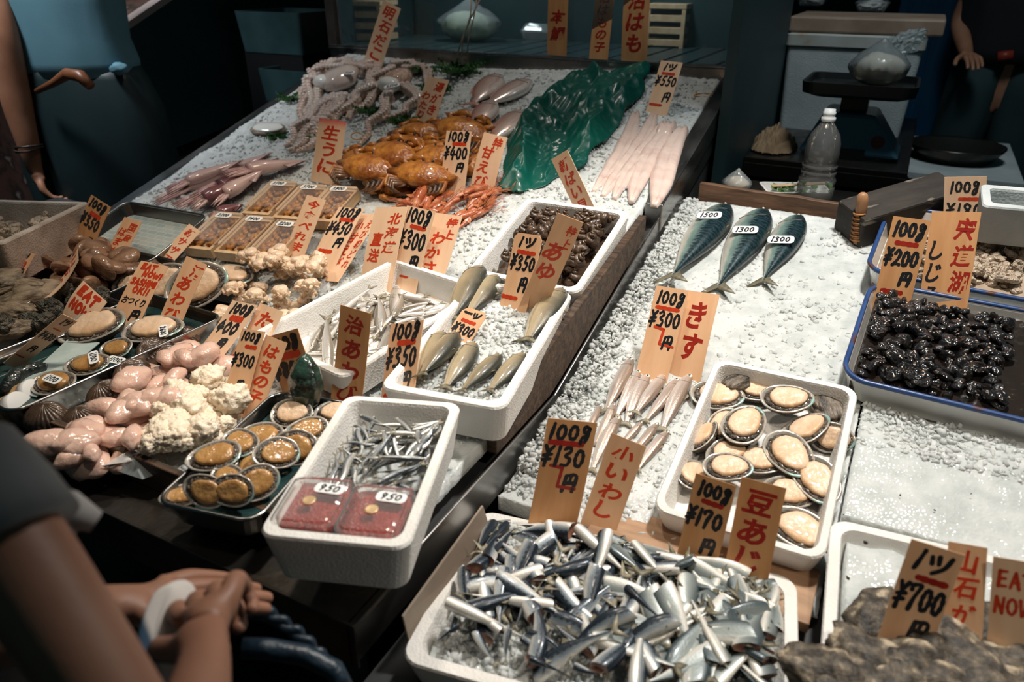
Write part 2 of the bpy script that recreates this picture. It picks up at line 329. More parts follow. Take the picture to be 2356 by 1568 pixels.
def ice_patch(name, C, zfun, mat, label, seed=1, n=46, rough=.004):
    """a bed of crushed ice filling a container up to zfun(u,v)"""
    v = []; k = n; kk = int(n*C['il']/C['iw'])
    for j in range(kk+1):
        for i in range(k+1):
            u_, v_ = i/k*2-1, j/kk*2-1; p = C['loc'](u_*.995, v_*.995, zfun(u_, v_)); e = noise.noise(Vector(p)*90)+.6*noise.noise(Vector(p)*190+Vector((seed, 0, 0)))
            v.append(p+C['n']*(rough*e))
    f = [(j*(k+1)+i, j*(k+1)+i+1, (j+1)*(k+1)+i+1, (j+1)*(k+1)+i) for j in range(kk) for i in range(k)]
    n0 = len(v); ring = [i for i in range(k+1)]+[j*(k+1)+k for j in range(1, kk+1)]+[kk*(k+1)+i for i in range(k-1, -1, -1)]+[j*(k+1) for j in range(kk-1, 0, -1)]
    for i in ring: q = C['F'].inverted() @ Vector(v[i]); q.z = -C['depth']+C['floor']+.0005; v.append(C['F'] @ q)
    R_ = len(ring); f += [(ring[i], n0+i, n0+(i+1) % R_, ring[(i+1) % R_]) for i in range(R_)]
    o = obj(name, mesh(name, v, f, True), mat); return tag(o, label, 'ice', kind='stuff')
_ico = None
def chunks(name, pts, size, mat, label, seed=3):
    """many little irregular ice pieces as one thing nobody could count"""
    bm = bmesh.new(); bmesh.ops.create_icosphere(bm, subdivisions=1, radius=1); V = np.array([v.co[:] for v in bm.verts]); Fc = np.array([[v.index for v in f.verts] for f in bm.faces]); bm.free()
    r = np.random.default_rng(seed); vs = []; fs = []; nv = len(V)
    for i, p in enumerate(pts):
        s = size*(.35+r.random()**2*1.25); q = V*(1+r.uniform(-.55, .3, (nv, 1)))*s*np.array([1, .5+r.random()*.5, .35+r.random()*.5])
        a, b_, c_ = r.uniform(0, 6.28, 3); Rm = np.array(Matrix.Rotation(a, 3, 'Z') @ Matrix.Rotation(b_, 3, 'X') @ Matrix.Rotation(c_, 3, 'Y'))
        vs.append(q @ Rm.T+np.array(p)); fs.append(Fc+i*nv)
    vs = np.concatenate(vs); fs = np.concatenate(fs); me = bpy.data.meshes.new(name)
    me.vertices.add(len(vs)); me.vertices.foreach_set('co', vs.ravel()); me.loops.add(fs.size); me.loops.foreach_set('vertex_index', fs.ravel())
    me.polygons.add(len(fs)); me.polygons.foreach_set('loop_start', np.arange(0, fs.size, 3)); me.update(calc_edges=True)
    o = obj(name, me, mat); return tag(o, label, 'ice', kind='stuff')

# ------------------------------------------------------------------ hand lettering
def el(cx, cy, rx, ry, n=12, a0=-100, sweep=360): return [(cx+rx*math.cos(R(a0+sweep*i/n)), cy+ry*math.sin(R(a0+sweep*i/n))) for i in range(n+1)]
G = {'0': [el(.5, .5, .36, .42)], '1': [[(.68, .0), (.5, .5), (.3, 1)]], '2': [[(.12, .25), (.4, .03), (.78, .2), (.6, .58), (.08, .95)], [(.08, .95), (.5, .86), (.95, .9)]],
     '3': [[(.15, .12), (.55, .0), (.78, .2), (.35, .45), (.8, .62), (.65, .93), (.1, .95)]], '4': [[(.5, 0), (.05, .62), (.95, .6)], [(.68, .32), (.5, 1)]],
     '5': [[(.5, .02), (.32, .42), (.72, .46), (.76, .75), (.48, .97), (.1, .9)], [(.5, .04), (.95, .0)]], '6': [[(.7, .0), (.25, .45), (.2, .85), (.6, .97), (.8, .7), (.5, .52), (.22, .72)]],
     '7': [[(.1, .22), (.14, .04), (.85, .0), (.55, .5), (.4, 1)]], '8': [[(.8, .12), (.45, .0), (.22, .2), (.75, .6), (.7, .92), (.35, .98), (.2, .72), (.78, .3), (.8, .12)]],
     '9': [[(.75, .15), (.4, .02), (.2, .28), (.45, .5), (.78, .3), (.75, .15)], [(.78, .2), (.6, .7), (.4, 1)]],
     'g': [[(.8, .15), (.45, .02), (.25, .22), (.45, .42), (.78, .25), (.8, .15)], [(.8, .2), (.72, .7), (.5, 1.1), (.2, 1.12), (.25, .8), (.6, .62)]],
     'Y': [[(.12, .0), (.45, .36)], [(.88, .0), (.45, .36), (.32, 1.05)], [(.08, .5), (.82, .42)], [(.02, .74), (.78, .66)]],
     'E2': [[(.2, .12), (.16, 1)], [(.2, .12), (.86, .08), (.84, .98)], [(.52, .12), (.5, .5)], [(.2, .53), (.84, .5)]],
     'T2': [[(.05, .15), (.16, .5)], [(.38, .08), (.48, .45)], [(.95, .02), (.78, .6), (.35, .98)]], '-': [[(.0, .45), (.5, .55), (1, .5)]], '/': [[(.8, 0), (.2, 1)]],
     'E': [[(.2, 0), (.15, 1)], [(.2, .03), (.85, .0)], [(.2, .5), (.75, .46)], [(.15, .97), (.85, .94)]], 'A': [[(.5, 0), (.08, 1)], [(.5, 0), (.9, 1)], [(.22, .65), (.8, .62)]],
     'T': [[(.02, .04), (.98, .0)], [(.52, .04), (.46, 1)]], 'N': [[(.12, 1), (.18, 0)], [(.18, 0), (.8, 1)], [(.8, 1), (.88, 0)]], 'O': [el(.5, .5, .4, .48)],
     'W': [[(.02, 0), (.25, 1), (.52, .3), (.75, 1), (.98, 0)]], 'S': [[(.85, .12), (.5, .0), (.2, .25), (.75, .62), (.7, .92), (.15, .92)]], 'H': [[(.15, 0), (.12, 1)], [(.85, 0), (.82, 1)], [(.15, .5), (.85, .48)]],
     'I': [[(.5, 0), (.48, 1)]], 'M': [[(.05, 1), (.15, 0), (.5, .7), (.85, 0), (.95, 1)]], 'K': [[(.2, 0), (.15, 1)], [(.85, 0), (.2, .55)], [(.35, .45), (.9, 1)]], '!': [[(.6, 0), (.48, .65)], [(.44, .92), (.42, 1)]],
     'd': [[(.0, .0), (.42, .06)], [(.42, .06), (.4, .8)], [(.4, .8), (1, .85)]]}
WD = {'1': .55, '!': .5, 'I': .4, 'W': 1.25, 'M': 1.15, '/': .5}
def smooth(p, n=5):
    if len(p) < 3: return p
    P = [p[0]]+list(p)+[p[-1]]; out = []
    for i in range(1, len(P)-2):
        for k in range(n):
            t = k/n; out.append(tuple(.5*((2*P[i][a])+(-P[i-1][a]+P[i+1][a])*t+(2*P[i-1][a]-5*P[i][a]+4*P[i+1][a]-P[i+2][a])*t*t+(-P[i-1][a]+3*P[i][a]-3*P[i+1][a]+P[i+2][a])*t**3) for a in (0, 1)))
    out.append(tuple(p[-1])); return out
def ribbon(mb, pts, hw, z):
    """one brush stroke: a flat band with round ends, in the plane of the sign"""
    pts = [Vector((x, y)) for x, y in pts]; n = len(pts); Lf = []; Rt = []
    for i, p in enumerate(pts):
        t = pts[min(i+1, n-1)]-pts[max(i-1, 0)]; t = t.normalized() if t.length > 1e-9 else Vector((1, 0)); q = Vector((-t.y, t.x)); k = hw*(1+.14*math.sin(i*.9+p.x*300))
        Lf.append(p+q*k); Rt.append(p-q*k)
    def cap(c, a, sgn):
        d = a-c; return [c+Matrix.Rotation(sgn*math.pi*j/6, 2) @ d for j in range(1, 6)]
    loop = Lf + cap(pts[-1], Lf[-1], -1) + Rt[::-1] + cap(pts[0], Rt[0], -1)
    base = len(mb.v)
    # body quads
    mb.v += [(p.x, p.y, z) for p in Lf+Rt]
    mb.f += [(base+i, base+n+i, base+n+i+1, base+i+1) for i in range(n-1)]
    for c, a in ((pts[-1], Lf[-1]), (pts[0], Rt[0])):
        b = len(mb.v); ring = [a]+cap(c, a, -1)+[c-(a-c)]; mb.v += [(c.x, c.y, z)]+[(q.x, q.y, z) for q in ring]; mb.f += [(b, b+1+j, b+2+j) for j in range(len(ring)-1)]
_fc = {}
def font_glyph(ch):
    if ch not in _fc:
        c = bpy.data.curves.new('g', 'FONT'); c.body = ch; c.offset = .030; c.resolution_u = 3; o = bpy.data.objects.new('g', c); COL.objects.link(o)
        dg = bpy.context.evaluated_depsgraph_get(); m = bpy.data.meshes.new_from_object(o.evaluated_get(dg)); v = np.array([q.co[:2] for q in m.vertices]); f = [tuple(p.vertices) for p in m.polygons]
        bpy.data.objects.remove(o); lo, hi = v.min(0), v.max(0); s = max(hi-lo); cc = (lo+hi)/2; v = (v-cc)/max(s, .35)+.5; v[:, 1] = 1-v[:, 1]; _fc[ch] = (v, f)
    return _fc[ch]
CODES = {'¥': 'Y', '円': 'E2', 'ツ': 'T2', '一': '-'}
def write(mb, text, cx, cy, w_, h_, hw, z, slant=.0, font=False, vert=False):
    """lettering centred on (cx,cy) in a box w_ by h_ (metres; y up)"""
    n = len(text)
    if vert:
        for i, ch in enumerate(text): write(mb, ch, cx+(random.uniform(-.03, .03))*w_, cy+h_/2-h_*(i+.5)/n, w_, h_/n*.86, hw, z, slant, font)
        return
    wd = [WD.get(c, 1) for c in text]; tot = sum(wd); x = cx-w_/2
    for c, k in zip(text, wd):
        cw = w_*k/tot; g = CODES.get(c, c)
        if g in G and not font:
            jy = random.uniform(-.03, .03)*h_
            for st in G[g]:
                pts = smooth(st); P = [(x+cw*(.08+.84*(px+slant*(.5-py))), cy+h_/2-h_*py+jy) for px, py in pts]; ribbon(mb, P, hw, z)
        elif c.strip():
            v, f = font_glyph(c); s = min(cw, h_) if n == 1 else h_; sx = max(cw*.95, s*.7) if n > 1 else cw; b = len(mb.v)
            rot = random.uniform(-.06, .06)
            for px, py in v:
                a, bb = px-.5, .5-py; a, bb = a+slant*bb+.05*math.sin(bb*5), bb+rot*a; mb.v.append((x+cw/2+a*(sx if n > 1 else cw), cy+bb*h_, z))
            mb.f += [tuple(i+b for i in q)[::-1] if False else tuple(i+b for i in q) for q in f]
        x += cw
def price(p, top='100g', yen='¥', dash='-', en=True):
    return [(top, .52, .10, .84, .165, 'k'), ('-', .58, .225, .55, .02, 'r'), (yen+p, .48, .385, .92, .21, 'k'), ('円', .70, .63, .36, .155, 'k'), ('-', .36, .80, .55, .02, 'r')]
def fit_plane(cn, base):
    """the leaning, turned rectangle whose corners are seen at cn (TL,TR,BR,BL) and whose foot stands at base"""
    best = None
    for yaw in range(-50, 51, 5):
        for tilt in range(-20, 51, 5):
            n = Vector((math.sin(R(yaw))*math.cos(R(tilt)), -math.cos(R(yaw))*math.cos(R(tilt)), math.sin(R(tilt)))); q = []
            for x, y in cn:
                d = Vector(ray(x, y)); den = d.dot(n)
                if abs(den) < 1e-6: break
                t = (Vector(base)-Vector(C0)).dot(n)/den
                if t <= 0: break
                q.append(Vector(C0)+d*t)
            if len(q) < 4: continue
            TL, TR, BR, BL = q; wt, wb, hl, hr = (TR-TL).length, (BR-BL).length, (TL-BL).length, (TR-BR).length
            c = math.log(wt/wb)**2*1.5+math.log(hl/hr)**2*2
            for a, b in (((TR-TL), (BL-TL)), ((BR-BL), (TL-BL))): c += 1.5*(a.normalized().dot(b.normalized()))**2
            c += .03*((tilt-14)/20)**2+.03*((yaw+8)/25)**2
            if best is None or c < best[0]: best = (c, n, q)
    _, n, (TL, TR, BR, BL) = best
    x = ((TR-TL)+(BR-BL))/2; w_ = x.length; up = ((TL-BL)+(TR-BR))/2; h_ = up.length; c = (TL+TR+BR+BL)/4
    y = up.normalized(); x = (x-y*x.dot(y)).normalized(); z = x.cross(y)
    m = Matrix.Identity(4)
    for i in range(3): m[i][0], m[i][1], m[i][2], m[i][3] = x[i], y[i], z[i], c[i]
    return m, w_, h_
SIGNS = []
def sign(cn, base, lines, label, mat='sign', chamfer=0, bend=.0, extra=.02, hw=.037, group=None, red='red', name='price_sign'):
    m, w_, h_ = fit_plane(cn, base); h2 = h_+extra            # extra: the foot pushed into the ice
    root = empty(name, m @ Matrix.Translation((0, -h_/2, 0)), label, 'sign', group)
    mb = MB(); t = .0012; n = 10
    ys = [-extra+(h2)*i/n for i in range(n+1)]
    def zz(y): return bend*w_*math.sin(math.pi*(y+extra)/h2)
    v = []
    for y in ys:
        k = w_/2-(chamfer*w_ if y > h_-1e-6 else 0); v += [(-k, y, zz(y)+t/2), (k, y, zz(y)+t/2), (k, y, zz(y)-t/2), (-k, y, zz(y)-t/2)]
    if chamfer:
        y = h_-chamfer*w_; v[4*(n-1):4*n] = [(-w_/2, y, zz(y)+t/2), (w_/2, y, zz(y)+t/2), (w_/2, y, zz(y)-t/2), (-w_/2, y, zz(y)-t/2)]
    f = [(4*i+a, 4*i+b, 4*i+4+b, 4*i+4+a) for i in range(n) for a, b in ((0, 1), (1, 2), (2, 3), (3, 0))]+[(3, 2, 1, 0), (4*n, 4*n+1, 4*n+2, 4*n+3)]
    mb.add(v, f); bo = obj('wood_sheet', mb.me(), T[mat], root); bo.rotation_euler = (0, 0, 0)
    for key, mt, nm in (('k', T['ink'], 'black_lettering'), ('r', T[red], 'red_lettering')):
        b = MB()
        for L_ in lines:
            tx, u, vv, a, bb, kk = L_[:6]
            if kk != key: continue
            fl = L_[6] if len(L_) > 6 else ''
            hh = hw*w_*(.8 if 's' in fl else 1)*(1.5 if tx == '-' else 1)
            write(b, tx, (u-.5)*w_, h_*(1-vv), a*w_, bb*h_, hh, t/2+.0004, slant=.12 if key == 'k' else .05, vert='v' in fl, font='f' in fl)
        if b.v:
            b.v = [(x, y, z+zz(y)) for x, y, z in b.v]; o = obj(nm, b.me(), mt, root)
    SIGNS.append(root); return root
def label_tag(p, xd, n, text, w_=.045, h_=.02, parent=None, lab=None, group=None, name='price_sticker'):
    """a small white sticker with a handwritten number, lying on p"""
    F = frame(Vector(p)+Vector(n).normalized()*.0012, xd, n); root = empty(name, F, lab, 'label', group)
    m = MB(); q = rrect(w_, h_, h_*.35, -.0003, 4); m.loops([q, [(x, y, .0003) for x, y, z in q]]); obj('sticker', m.me(), T['paper'], root)
    del root['category']
    if lab: root['category'] = 'price sticker'
    b = MB(); write(b, text, 0, 0, w_*.72, h_*.62, h_*.065, .0007, .25); obj('black_lettering', b.me(), T['ink'], root); return root

# ------------------------------------------------------------------ fish
def fish_body(prof, L, H, Th, bend=0., n=16, cut=False, waves=1, tw=0.):
    """prof: (t, up, down, thick) fractions; length along x, back towards +y, lying on its side. Returns body mesh and end ring"""
    v = []; dv = []; dt = []; k = len(prof)
    for t, u, d, th in prof:
        for j in range(n):
            a = 2*math.pi*j/n; c, s_ = math.cos(a), math.sin(a)
            y = (u if c > 0 else d)*H/2*(abs(c)**.9)*(1 if c > 0 else -1); z = th*Th/2*(abs(s_)**.85)*(1 if s_ > 0 else -1)
            yy = y+bend*L*math.sin(math.pi*t*waves)
            v.append((t*L, yy, z)); dv.append(c); dt.append(t)
    f = [(i*n+j, i*n+(j+1) % n, (i+1)*n+(j+1) % n, (i+1)*n+j) for i in range(k-1) for j in range(n)]
    if not cut: f.append(tuple(range(n))[::-1])
    f.append(tuple((k-1)*n+j for j in range(n)))
    return mesh('fish_body', v, f, True, {'dv': dv, 'dt': dt}), v[:n]
def interp_prof(keys, m=18):
    ts = [k[0] for k in keys]; T_ = np.linspace(ts[0], ts[-1], m)
    return [(t, *[float(np.interp(t, ts, [k[a] for k in keys])) for a in (1, 2, 3)]) for t in T_]
def sm_prof(keys, m=16):
    # smooth (Catmull-Rom) interpolation of the outline
    K = [keys[0]]+list(keys)+[keys[-1]]; out = []
    tot = len(keys)-1; per = max(2, m//tot)
    for i in range(1, len(K)-2):
        for k in range(per):
            t = k/per; out.append(tuple(.5*((2*K[i][a])+(-K[i-1][a]+K[i+1][a])*t+(2*K[i-1][a]-5*K[i][a]+4*K[i+1][a]-K[i+2][a])*t*t+(-K[i-1][a]+3*K[i][a]-3*K[i+1][a]+K[i+2][a])*t**3) for a in range(4)))
    out.append(tuple(keys[-1])); return [(a, max(b, .01), max(c, .01), max(d, .01)) for a, b, c, d in out]
def tail_mesh(x, w_, l, fork=.5, y0=0., th=.0008):
    pts = [(x-l*.25, .10*w_), (x+l*.35, w_*.32), (x+l, w_*.55), (x+l*(1-fork*.55), w_*.2), (x+l*(1-fork), 0), (x+l*(1-fork*.55), -w_*.2), (x+l, -w_*.55), (x+l*.35, -w_*.32), (x-l*.25, -.10*w_)]
    m = MB(); a = [(p, q+y0, th) for p, q in pts]; b = [(p, q+y0, -th) for p, q in pts]; n = len(pts); c0 = [(x, y0, th*1.5), (x, y0, -th*1.5)]
    m.add(a+b+c0, [(2*n, i+1, i) for i in range(n-1)]+[(2*n+1, n+i, n+i+1) for i in range(n-1)]+[(i, i+1, n+i+1, n+i) for i in range(n-1)]+[(n-1, 0, n, 2*n-1)]); return m.me('tail_fin', True)
def fin_mesh(x0, x1, y0, y1, h, back=.3, side=1, th=.0006):
    """low fin along an edge"""
    n = 6; a = []
    for i in range(n+1):
        t = i/n; a.append((x0+(x1-x0)*t, y0+(y1-y0)*t, 0))
    top = [(x0+(x1-x0)*(t+back*(1-t)*1.0), y0+(y1-y0)*t+side*h*(1-.75*t)*(1 if i else .2), 0) for i, t in [(i, i/n) for i in range(n+1)]]
    m = MB(); m.add([(x, y, th) for x, y, z in a+top]+[(x, y, -th) for x, y, z in a+top], [(i, i+1, n+2+i, n+1+i) for i in range(n)]+[(2*n+2+n+1+i, 2*n+2+n+2+i, 2*n+2+i+1, 2*n+2+i) for i in range(n)]); return m.me('fin', True)
def eye_mesh(x, y, z, r):
    m = MB(); 
    for sgn in (1, -1): m.lathe([(r, 0), (r*.8, r*.28), (r*.4, r*.42), (.0001, r*.45)], 12, Matrix.Translation((x, y, sgn*z)) @ (Matrix() if sgn > 0 else Matrix.Rotation(math.pi, 4, 'X')))
    return m.me('eye', True)
T['eye'] = M_('fish_eye', (.75, .72, .62), rough=.15, coat=1)
T['pupil'] = M_('fish_pupil', (.01, .01, .012), rough=.08, coat=1)
T['meat'] = M_('cut_flesh', (.32, .15, .10), (.17, .07, .045), scale=60, rough=.3, coat=.4)
T['fin'] = M_('fin_membrane', (.38, .34, .24), (.22, .2, .15), scale=120, rough=.4, alpha=.85, stretch=(.2, 1, 1))
T['fin_yellow'] = M_('yellowish_fin', (.45, .34, .12), (.28, .22, .1), scale=120, rough=.4, stretch=(.2, 1, 1))
def place_axis(A, B, roll=0., extra=None):
    """matrix that maps local x (0..L) onto A->B with local z up, rolled"""
    A = Vector(A); B = Vector(B); x = (B-A).normalized(); z = Vector((0, 0, 1)); z = (z-x*x.dot(z)).normalized(); y = z.cross(x); m = Matrix.Identity(4)
    for i in range(3): m[i][0], m[i][1], m[i][2], m[i][3] = x[i], y[i], z[i], A[i]
    return m @ Matrix.Rotation(roll, 4, 'X')
def drop_tree(proto, M, label, group=None, scale=1., cat=None):
    """copy a thing with its parts (obj.copy) and set it down"""
    o = copy_tree(proto); o.matrix_world = M @ Matrix.Scale(scale, 4); o['label'] = label
    if group: o['group'] = group
    if cat: o['category'] = cat
    return o
PROTOS = []
def make_proto(name, cat):
    r = empty(name); r['category'] = cat; PROTOS.append(r); return r
# ================================================================== THE PLACE
XR = -.543                                   # right edge of the tall steel display
# ---- floor and back of the market
m = MB(); m.box((0, 3, -.02), (14, 12, .04)); tag(m.build('floor', M_('wet_concrete', (.03, .032, .032), (.015, .017, .018), scale=3, rough=.3)), kind='structure')
m = MB(); m.box((-.5, 6.2, 1.5), (13, .1, 3.2)); tag(m.build('wall_back', M_('dark_back_wall', (.012, .02, .024), (.006, .01, .012), scale=2, rough=.7)), kind='structure')

# ---- steel display table (left), its top follows the bed profile
def profile_prism(mb, pts, x0, x1):
    """pts (y,z) outline, extruded along x"""
    n = len(pts); v = [(x0, y, z) for y, z in pts]+[(x1, y, z) for y, z in pts]
    mb.add(v, [tuple(range(n))[::-1], tuple(range(n, 2*n))]+[(i, (i+1) % n, n+(i+1) % n, n+i) for i in range(n)])
table = empty('display_table', Matrix.Translation((-1.4, 1.6, 0)), 'long steel fish display table whose ice bed slopes up to the glass showcase', 'table'); TI = Matrix.Translation((1.4, -1.6, 0))
m = MB(); Y0 = .555
profile_prism(m, [(1.30, .70), (1.30, .78), (2.70, 1.20), (2.70, .70)], -2.258, XR-.01); profile_prism(m, [(Y0+.02, .70), (Y0+.02, .765), (1.299, .765), (1.299, .70)], -2.55, XR-.01); profile_prism(m, [(1.30, .70), (1.30, .85), (1.62, .85), (1.62, .70)], -2.75, -2.262); m.build('cabinet', T['table_top'], table, TI)
m = MB(); m.box((-1.5, Y0+.045, .795), (1.93, .09, .01)); m.box((-1.5, Y0, .758), (1.93, .006, .085)); m.build('front_ledge', T['steel_dark'], table, TI, bevel=.002)
m = MB(); profile_prism(m, [(Y0-.003, .715), (Y0-.003, .80), (1.25, .80), (2.72, 1.241), (2.72, 1.14), (1.27, .715)], XR-.006, XR); m.build('side_apron', T['steel'], table, TI, bevel=.002)
def rail(y0, z0, y1, z1, x, w_, t=.02):
    mb = MB(); profile_prism(mb, [(y0, z0-t), (y0, z0), (y1, z1), (y1, z1-t)], x-w_/2, x+w_/2); return mb
rail(1.93, zL(1.93)+.035, 2.72, zL(2.72)+.04, XR-.02, .05, .075).build('right_rail', T['steel'], table, TI, bevel=.003)
rail(1.22, zL(1.22)+.035, 2.72, zL(2.72)+.035, -2.235, .05, .06).build('left_rail', T['steel'], table, TI, bevel=.003)
for x in (-2.5, -.62):
    for y in (.66, 2.6): m = MB(); m.box((x, y, .35), (.05, .05, .7)); m.build('leg', T['charcoal'], table, TI)
# dark boards round the ice
def plank(name, p0, p1, z0, z1a, z1b, th, mt, label, seed=1):
    """an upright plank from p0 to p1 (x,y); top height z1a..z1b, rough top edge"""
    p0 = Vector((*p0, 0)); p1 = Vector((*p1, 0)); d = (p1-p0); n = 14; q = Vector((-d.y, d.x, 0)).normalized()*th/2; v = []
    for i in range(n+1):
        t = i/n; c = p0+d*t; zt = z1a+(z1b-z1a)*t+.003*noise.noise(Vector((t*9, seed, 0))); zb = z0(c.y) if callable(z0) else z0
        for s_, z in ((1, zb), (1, zt), (-1, zt), (-1, zb)): v.append(c+q*s_+Vector((0, 0, z)))
    f = [(4*i+a, 4*i+(a+1) % 4, 4*i+4+(a+1) % 4, 4*i+4+a) for i in range(n) for a in range(4)]+[(3, 2, 1, 0), (4*n, 4*n+1, 4*n+2, 4*n+3)]
    o = obj(name, mesh(name, v, f, False), T[mt]); b = o.modifiers.new('b', 'BEVEL'); b.width = .0015; b.segments = 1; return tag(o, label, 'board')
plank('retaining_board', (-1.30, .640), (-.72, .640), .801, .862, .856, .014, 'old_wood', 'thin dark board holding back the ice at the lower left front of the display')
plank('retaining_board', (XR-.018, 1.0), (XR-.018, 1.83), lambda y: zL(y)+.001, .875, zL(1.83)+.062, .02, 'old_wood', 'dark wet board along the right edge of the tall display beside the fish boxes', 3)

low = empty('ice_bench', Matrix.Translation((.1, 1.6, 0)), 'low bench carrying the bright ice bed on the right', 'bench'); LI = Matrix.Translation((-.1, -1.6, 0))
m = MB(); profile_prism(m, [(.40, .05), (.40, .675), (1.0, .675), (2.24, .675+1.24*.22), (2.24, .05)], XR+.004, 1.0); m.build('cabinet', T['table_top'], low, LI)
# back board of the right bed, leaning beam and knife
a = on(1605, 470, zR, .06); b = on(2010, 515, zR, .06)
plank('back_board', (a[0]-.02, 2.215), (.06, 2.215), lambda y: zR(y)-.01, zR(2.2)+.085, zR(2.2)+.07, .022, 'tan_wood', 'stained brown wooden board standing behind the three mackerels', 5)
T['oldbrown'] = M_('stained_brown_wood', (.17, .09, .05), (.07, .038, .022), scale=9, rough=.6, stretch=(1, 5, 5), bump=.3, bscale=30)
bpy.data.objects['back_board'].data.materials.clear(); bpy.data.objects['back_board'].data.materials.append(T['oldbrown'])
p0 = Vector(atz(1975, 520, 1.0)); p1 = Vector(atz(2165, 425, 1.10)); d = (p1-p0)
m = MB(); Fm = frame((p0+p1)/2+Vector((0, 0, -.01)), d, Vector((0, -.3, 1))); m.box((0, 0, 0), (d.length*1.25, .11, .09)); o = m.build('wooden_beam', M_('peeling_black_beam', (.035, .028, .022), (.02, .015, .012), c3=(.42, .37, .29), scale=26, rough=.7, bump=.5, bscale=40, stretch=(.35, 1, 1), ramp=(.3, .6)), None, Fm, bevel=.006)
tag(o, 'old dark wooden beam with peeling pale flecks leaning behind the enamel tray', 'beam')
kb = Vector(on(1972, 560, zR, .04)); kt = Vector(aty(1986, 443, kb.y-.012)); ax = (kt-kb); K = ax.length
kn = empty('oyster_knife', place_axis(kb, kt), 'short knife with a string-wrapped wooden handle stuck upright in the ice', 'knife'); 
m = MB(); m.lathe([(.0001, 0), (.010, .001), (.012, .05*K/.16), (.0125, K*.62), (.014, K*.66), (.0145, K*.85), (.012, K*.96), (.006, K), (.0001, K*1.001)], 16, Matrix.Rotation(math.pi/2, 4, 'Y')); m.build('handle', M_('handle_wood', (.42, .22, .11), (.30, .15, .07), scale=30, rough=.5), kn, smooth=True)
m = MB(); q = []
for i in range(220): t = i/219; a_ = t*2*math.pi*13; r_ = .0150+.002*math.sin(t*40); q.append((K*(.06+.56*t), r_*math.cos(a_), r_*math.sin(a_)))
m.tube(q, .0024, 6); m.build('string_wrap', M_('orange_string', (.44, .20, .06), (.30, .12, .04), scale=90, rough=.6), kn, smooth=True)
m = MB(); m.box((-.018, 0, 0), (.036, .034, .0022)); m.build('blade', T['steel'], kn)

# ---- containers -------------------------------------------------
BX = {}
BX['box1'] = container('foam_box', [(532, 1192), (832, 1266), (1138, 924), (850, 930)], .15, zL, .085, .017, .022, T['foam'], 'white foam box of small anchovies and two tubs of roe, nearest the front corner', 'box', 'white foam boxes on the tall display')
BX['ayu'] = container('foam_box', [(880, 905), (1140, 928), (1335, 682), (1075, 632)], .13, zL, .085, .02, .025, T['foam'], 'white foam box of sweetfish on ice between the smelt box and the whelk box', 'box', 'white foam boxes on the tall display')
BX['wak'] = container('foam_box', [(655, 780), (865, 905), (1052, 636), (838, 588)], .115, zL, .07, .018, .025, T['foam'], 'white foam box of silver smelts beside the scallop heap', 'box', 'white foam boxes on the tall display')
BX['snail'] = container('foam_box', [(1063, 625), (1312, 668), (1468, 492), (1222, 452)], .125, zL, .085, .018, .022, T['foam'], 'white foam box full of brown whelks', 'box', 'white foam boxes on the tall display')
BX['awabi'] = container('foam_box', [(1508, 1165), (1892, 1300), (1980, 888), (1640, 826)], .09, zR, .07, .015, .028, T['foam'], 'white foam tray of shelled abalones on the bright ice', 'box')
BX['sard'] = container('foam_box', [(897, 1518), (1810, 1765), (1862, 1340), (1120, 1170)], .045, zR, .055, .022, .03, T['foam'], 'big shallow foam box heaped with headless sardines', 'box')
BX['fr'] = container('foam_box', [(1858, 1640), (2480, 1800), (2470, 1335), (1928, 1180)], .075, zR, .08, .02, .03, T['foam'], 'white foam box of ice and rock oysters at the bottom right corner', 'box')
T['enamel'] = M_('white_enamel', (.78, .78, .75), (.66, .64, .60), scale=6, rough=.18, coat=.5)
T['blue_rim'] = M_('chipped_blue_enamel_rim', (.02, .055, .17), (.03, .075, .22), c3=(.09, .035, .02), scale=22, rough=.3, ramp=(.35, .56))
BX['clam'] = container('enamel_tray', [(1938, 862), (2560, 1020), (2540, 745), (2005, 652)], .095, zR, .065, .006, .05, T['enamel'], 'white enamel tray with a blue rim full of black clams', 'tray', lip=.0055, lipmat=T['blue_rim'])
BX['asari'] = container('enamel_tray', [(1998, 615), (2560, 735), (2540, 540), (2045, 478)], .10, zR, .065, .006, .05, T['enamel'], 'white enamel tray with a blue rim holding small shelled clam meats', 'tray', lip=.0055, lipmat=T['blue_rim'])
T['tray_steel'] = M_('tray_steel', (.42, .42, .41), (.30, .30, .30), scale=6, rough=.24, metal=1, rvar=.06)
BX['tray1'] = container('steel_tray', [(334, 1142), (545, 1195), (858, 935), (655, 908)], .075, zL, .045, .004, .03, T['tray_steel'], 'stainless steel tray of abalones in water next to the foam box of anchovies', 'tray', 'stainless steel trays at the front', lip=.0035)
BX['trayA'] = container('steel_tray', [(-60, 900), (120, 950), (440, 728), (262, 655)], .075, zL, .05, .004, .03, T['tray_steel'], 'stainless steel tray of big abalones and sea cucumber at the left front', 'tray', 'stainless steel trays at the front', lip=.0035)
BX['trayB'] = container('steel_tray', [(-150, 790), (-5, 862), (262, 700), (150, 650)], .065, zL, .045, .004, .03, T['tray_steel'], 'stainless steel tray of turban shells and oysters behind the big abalone tray', 'tray', 'stainless steel trays at the front', lip=.0035)
BX['trayC'] = container('steel_tray', [(20, 640), (240, 700), (375, 600), (178, 548)], .065, zL, .045, .004, .03, T['tray_steel'], 'stainless steel tray of brown hard clams', 'tray', 'stainless steel trays at the front', lip=.0035)
BX['trayD'] = container('steel_tray', [(168, 562), (352, 612), (466, 492), (270, 466)], .075, zL, .05, .004, .03, T['tray_steel'], 'empty stainless steel tray showing a tiled liner, by the pale squids', 'tray', 'stainless steel trays at the front', lip=.004)
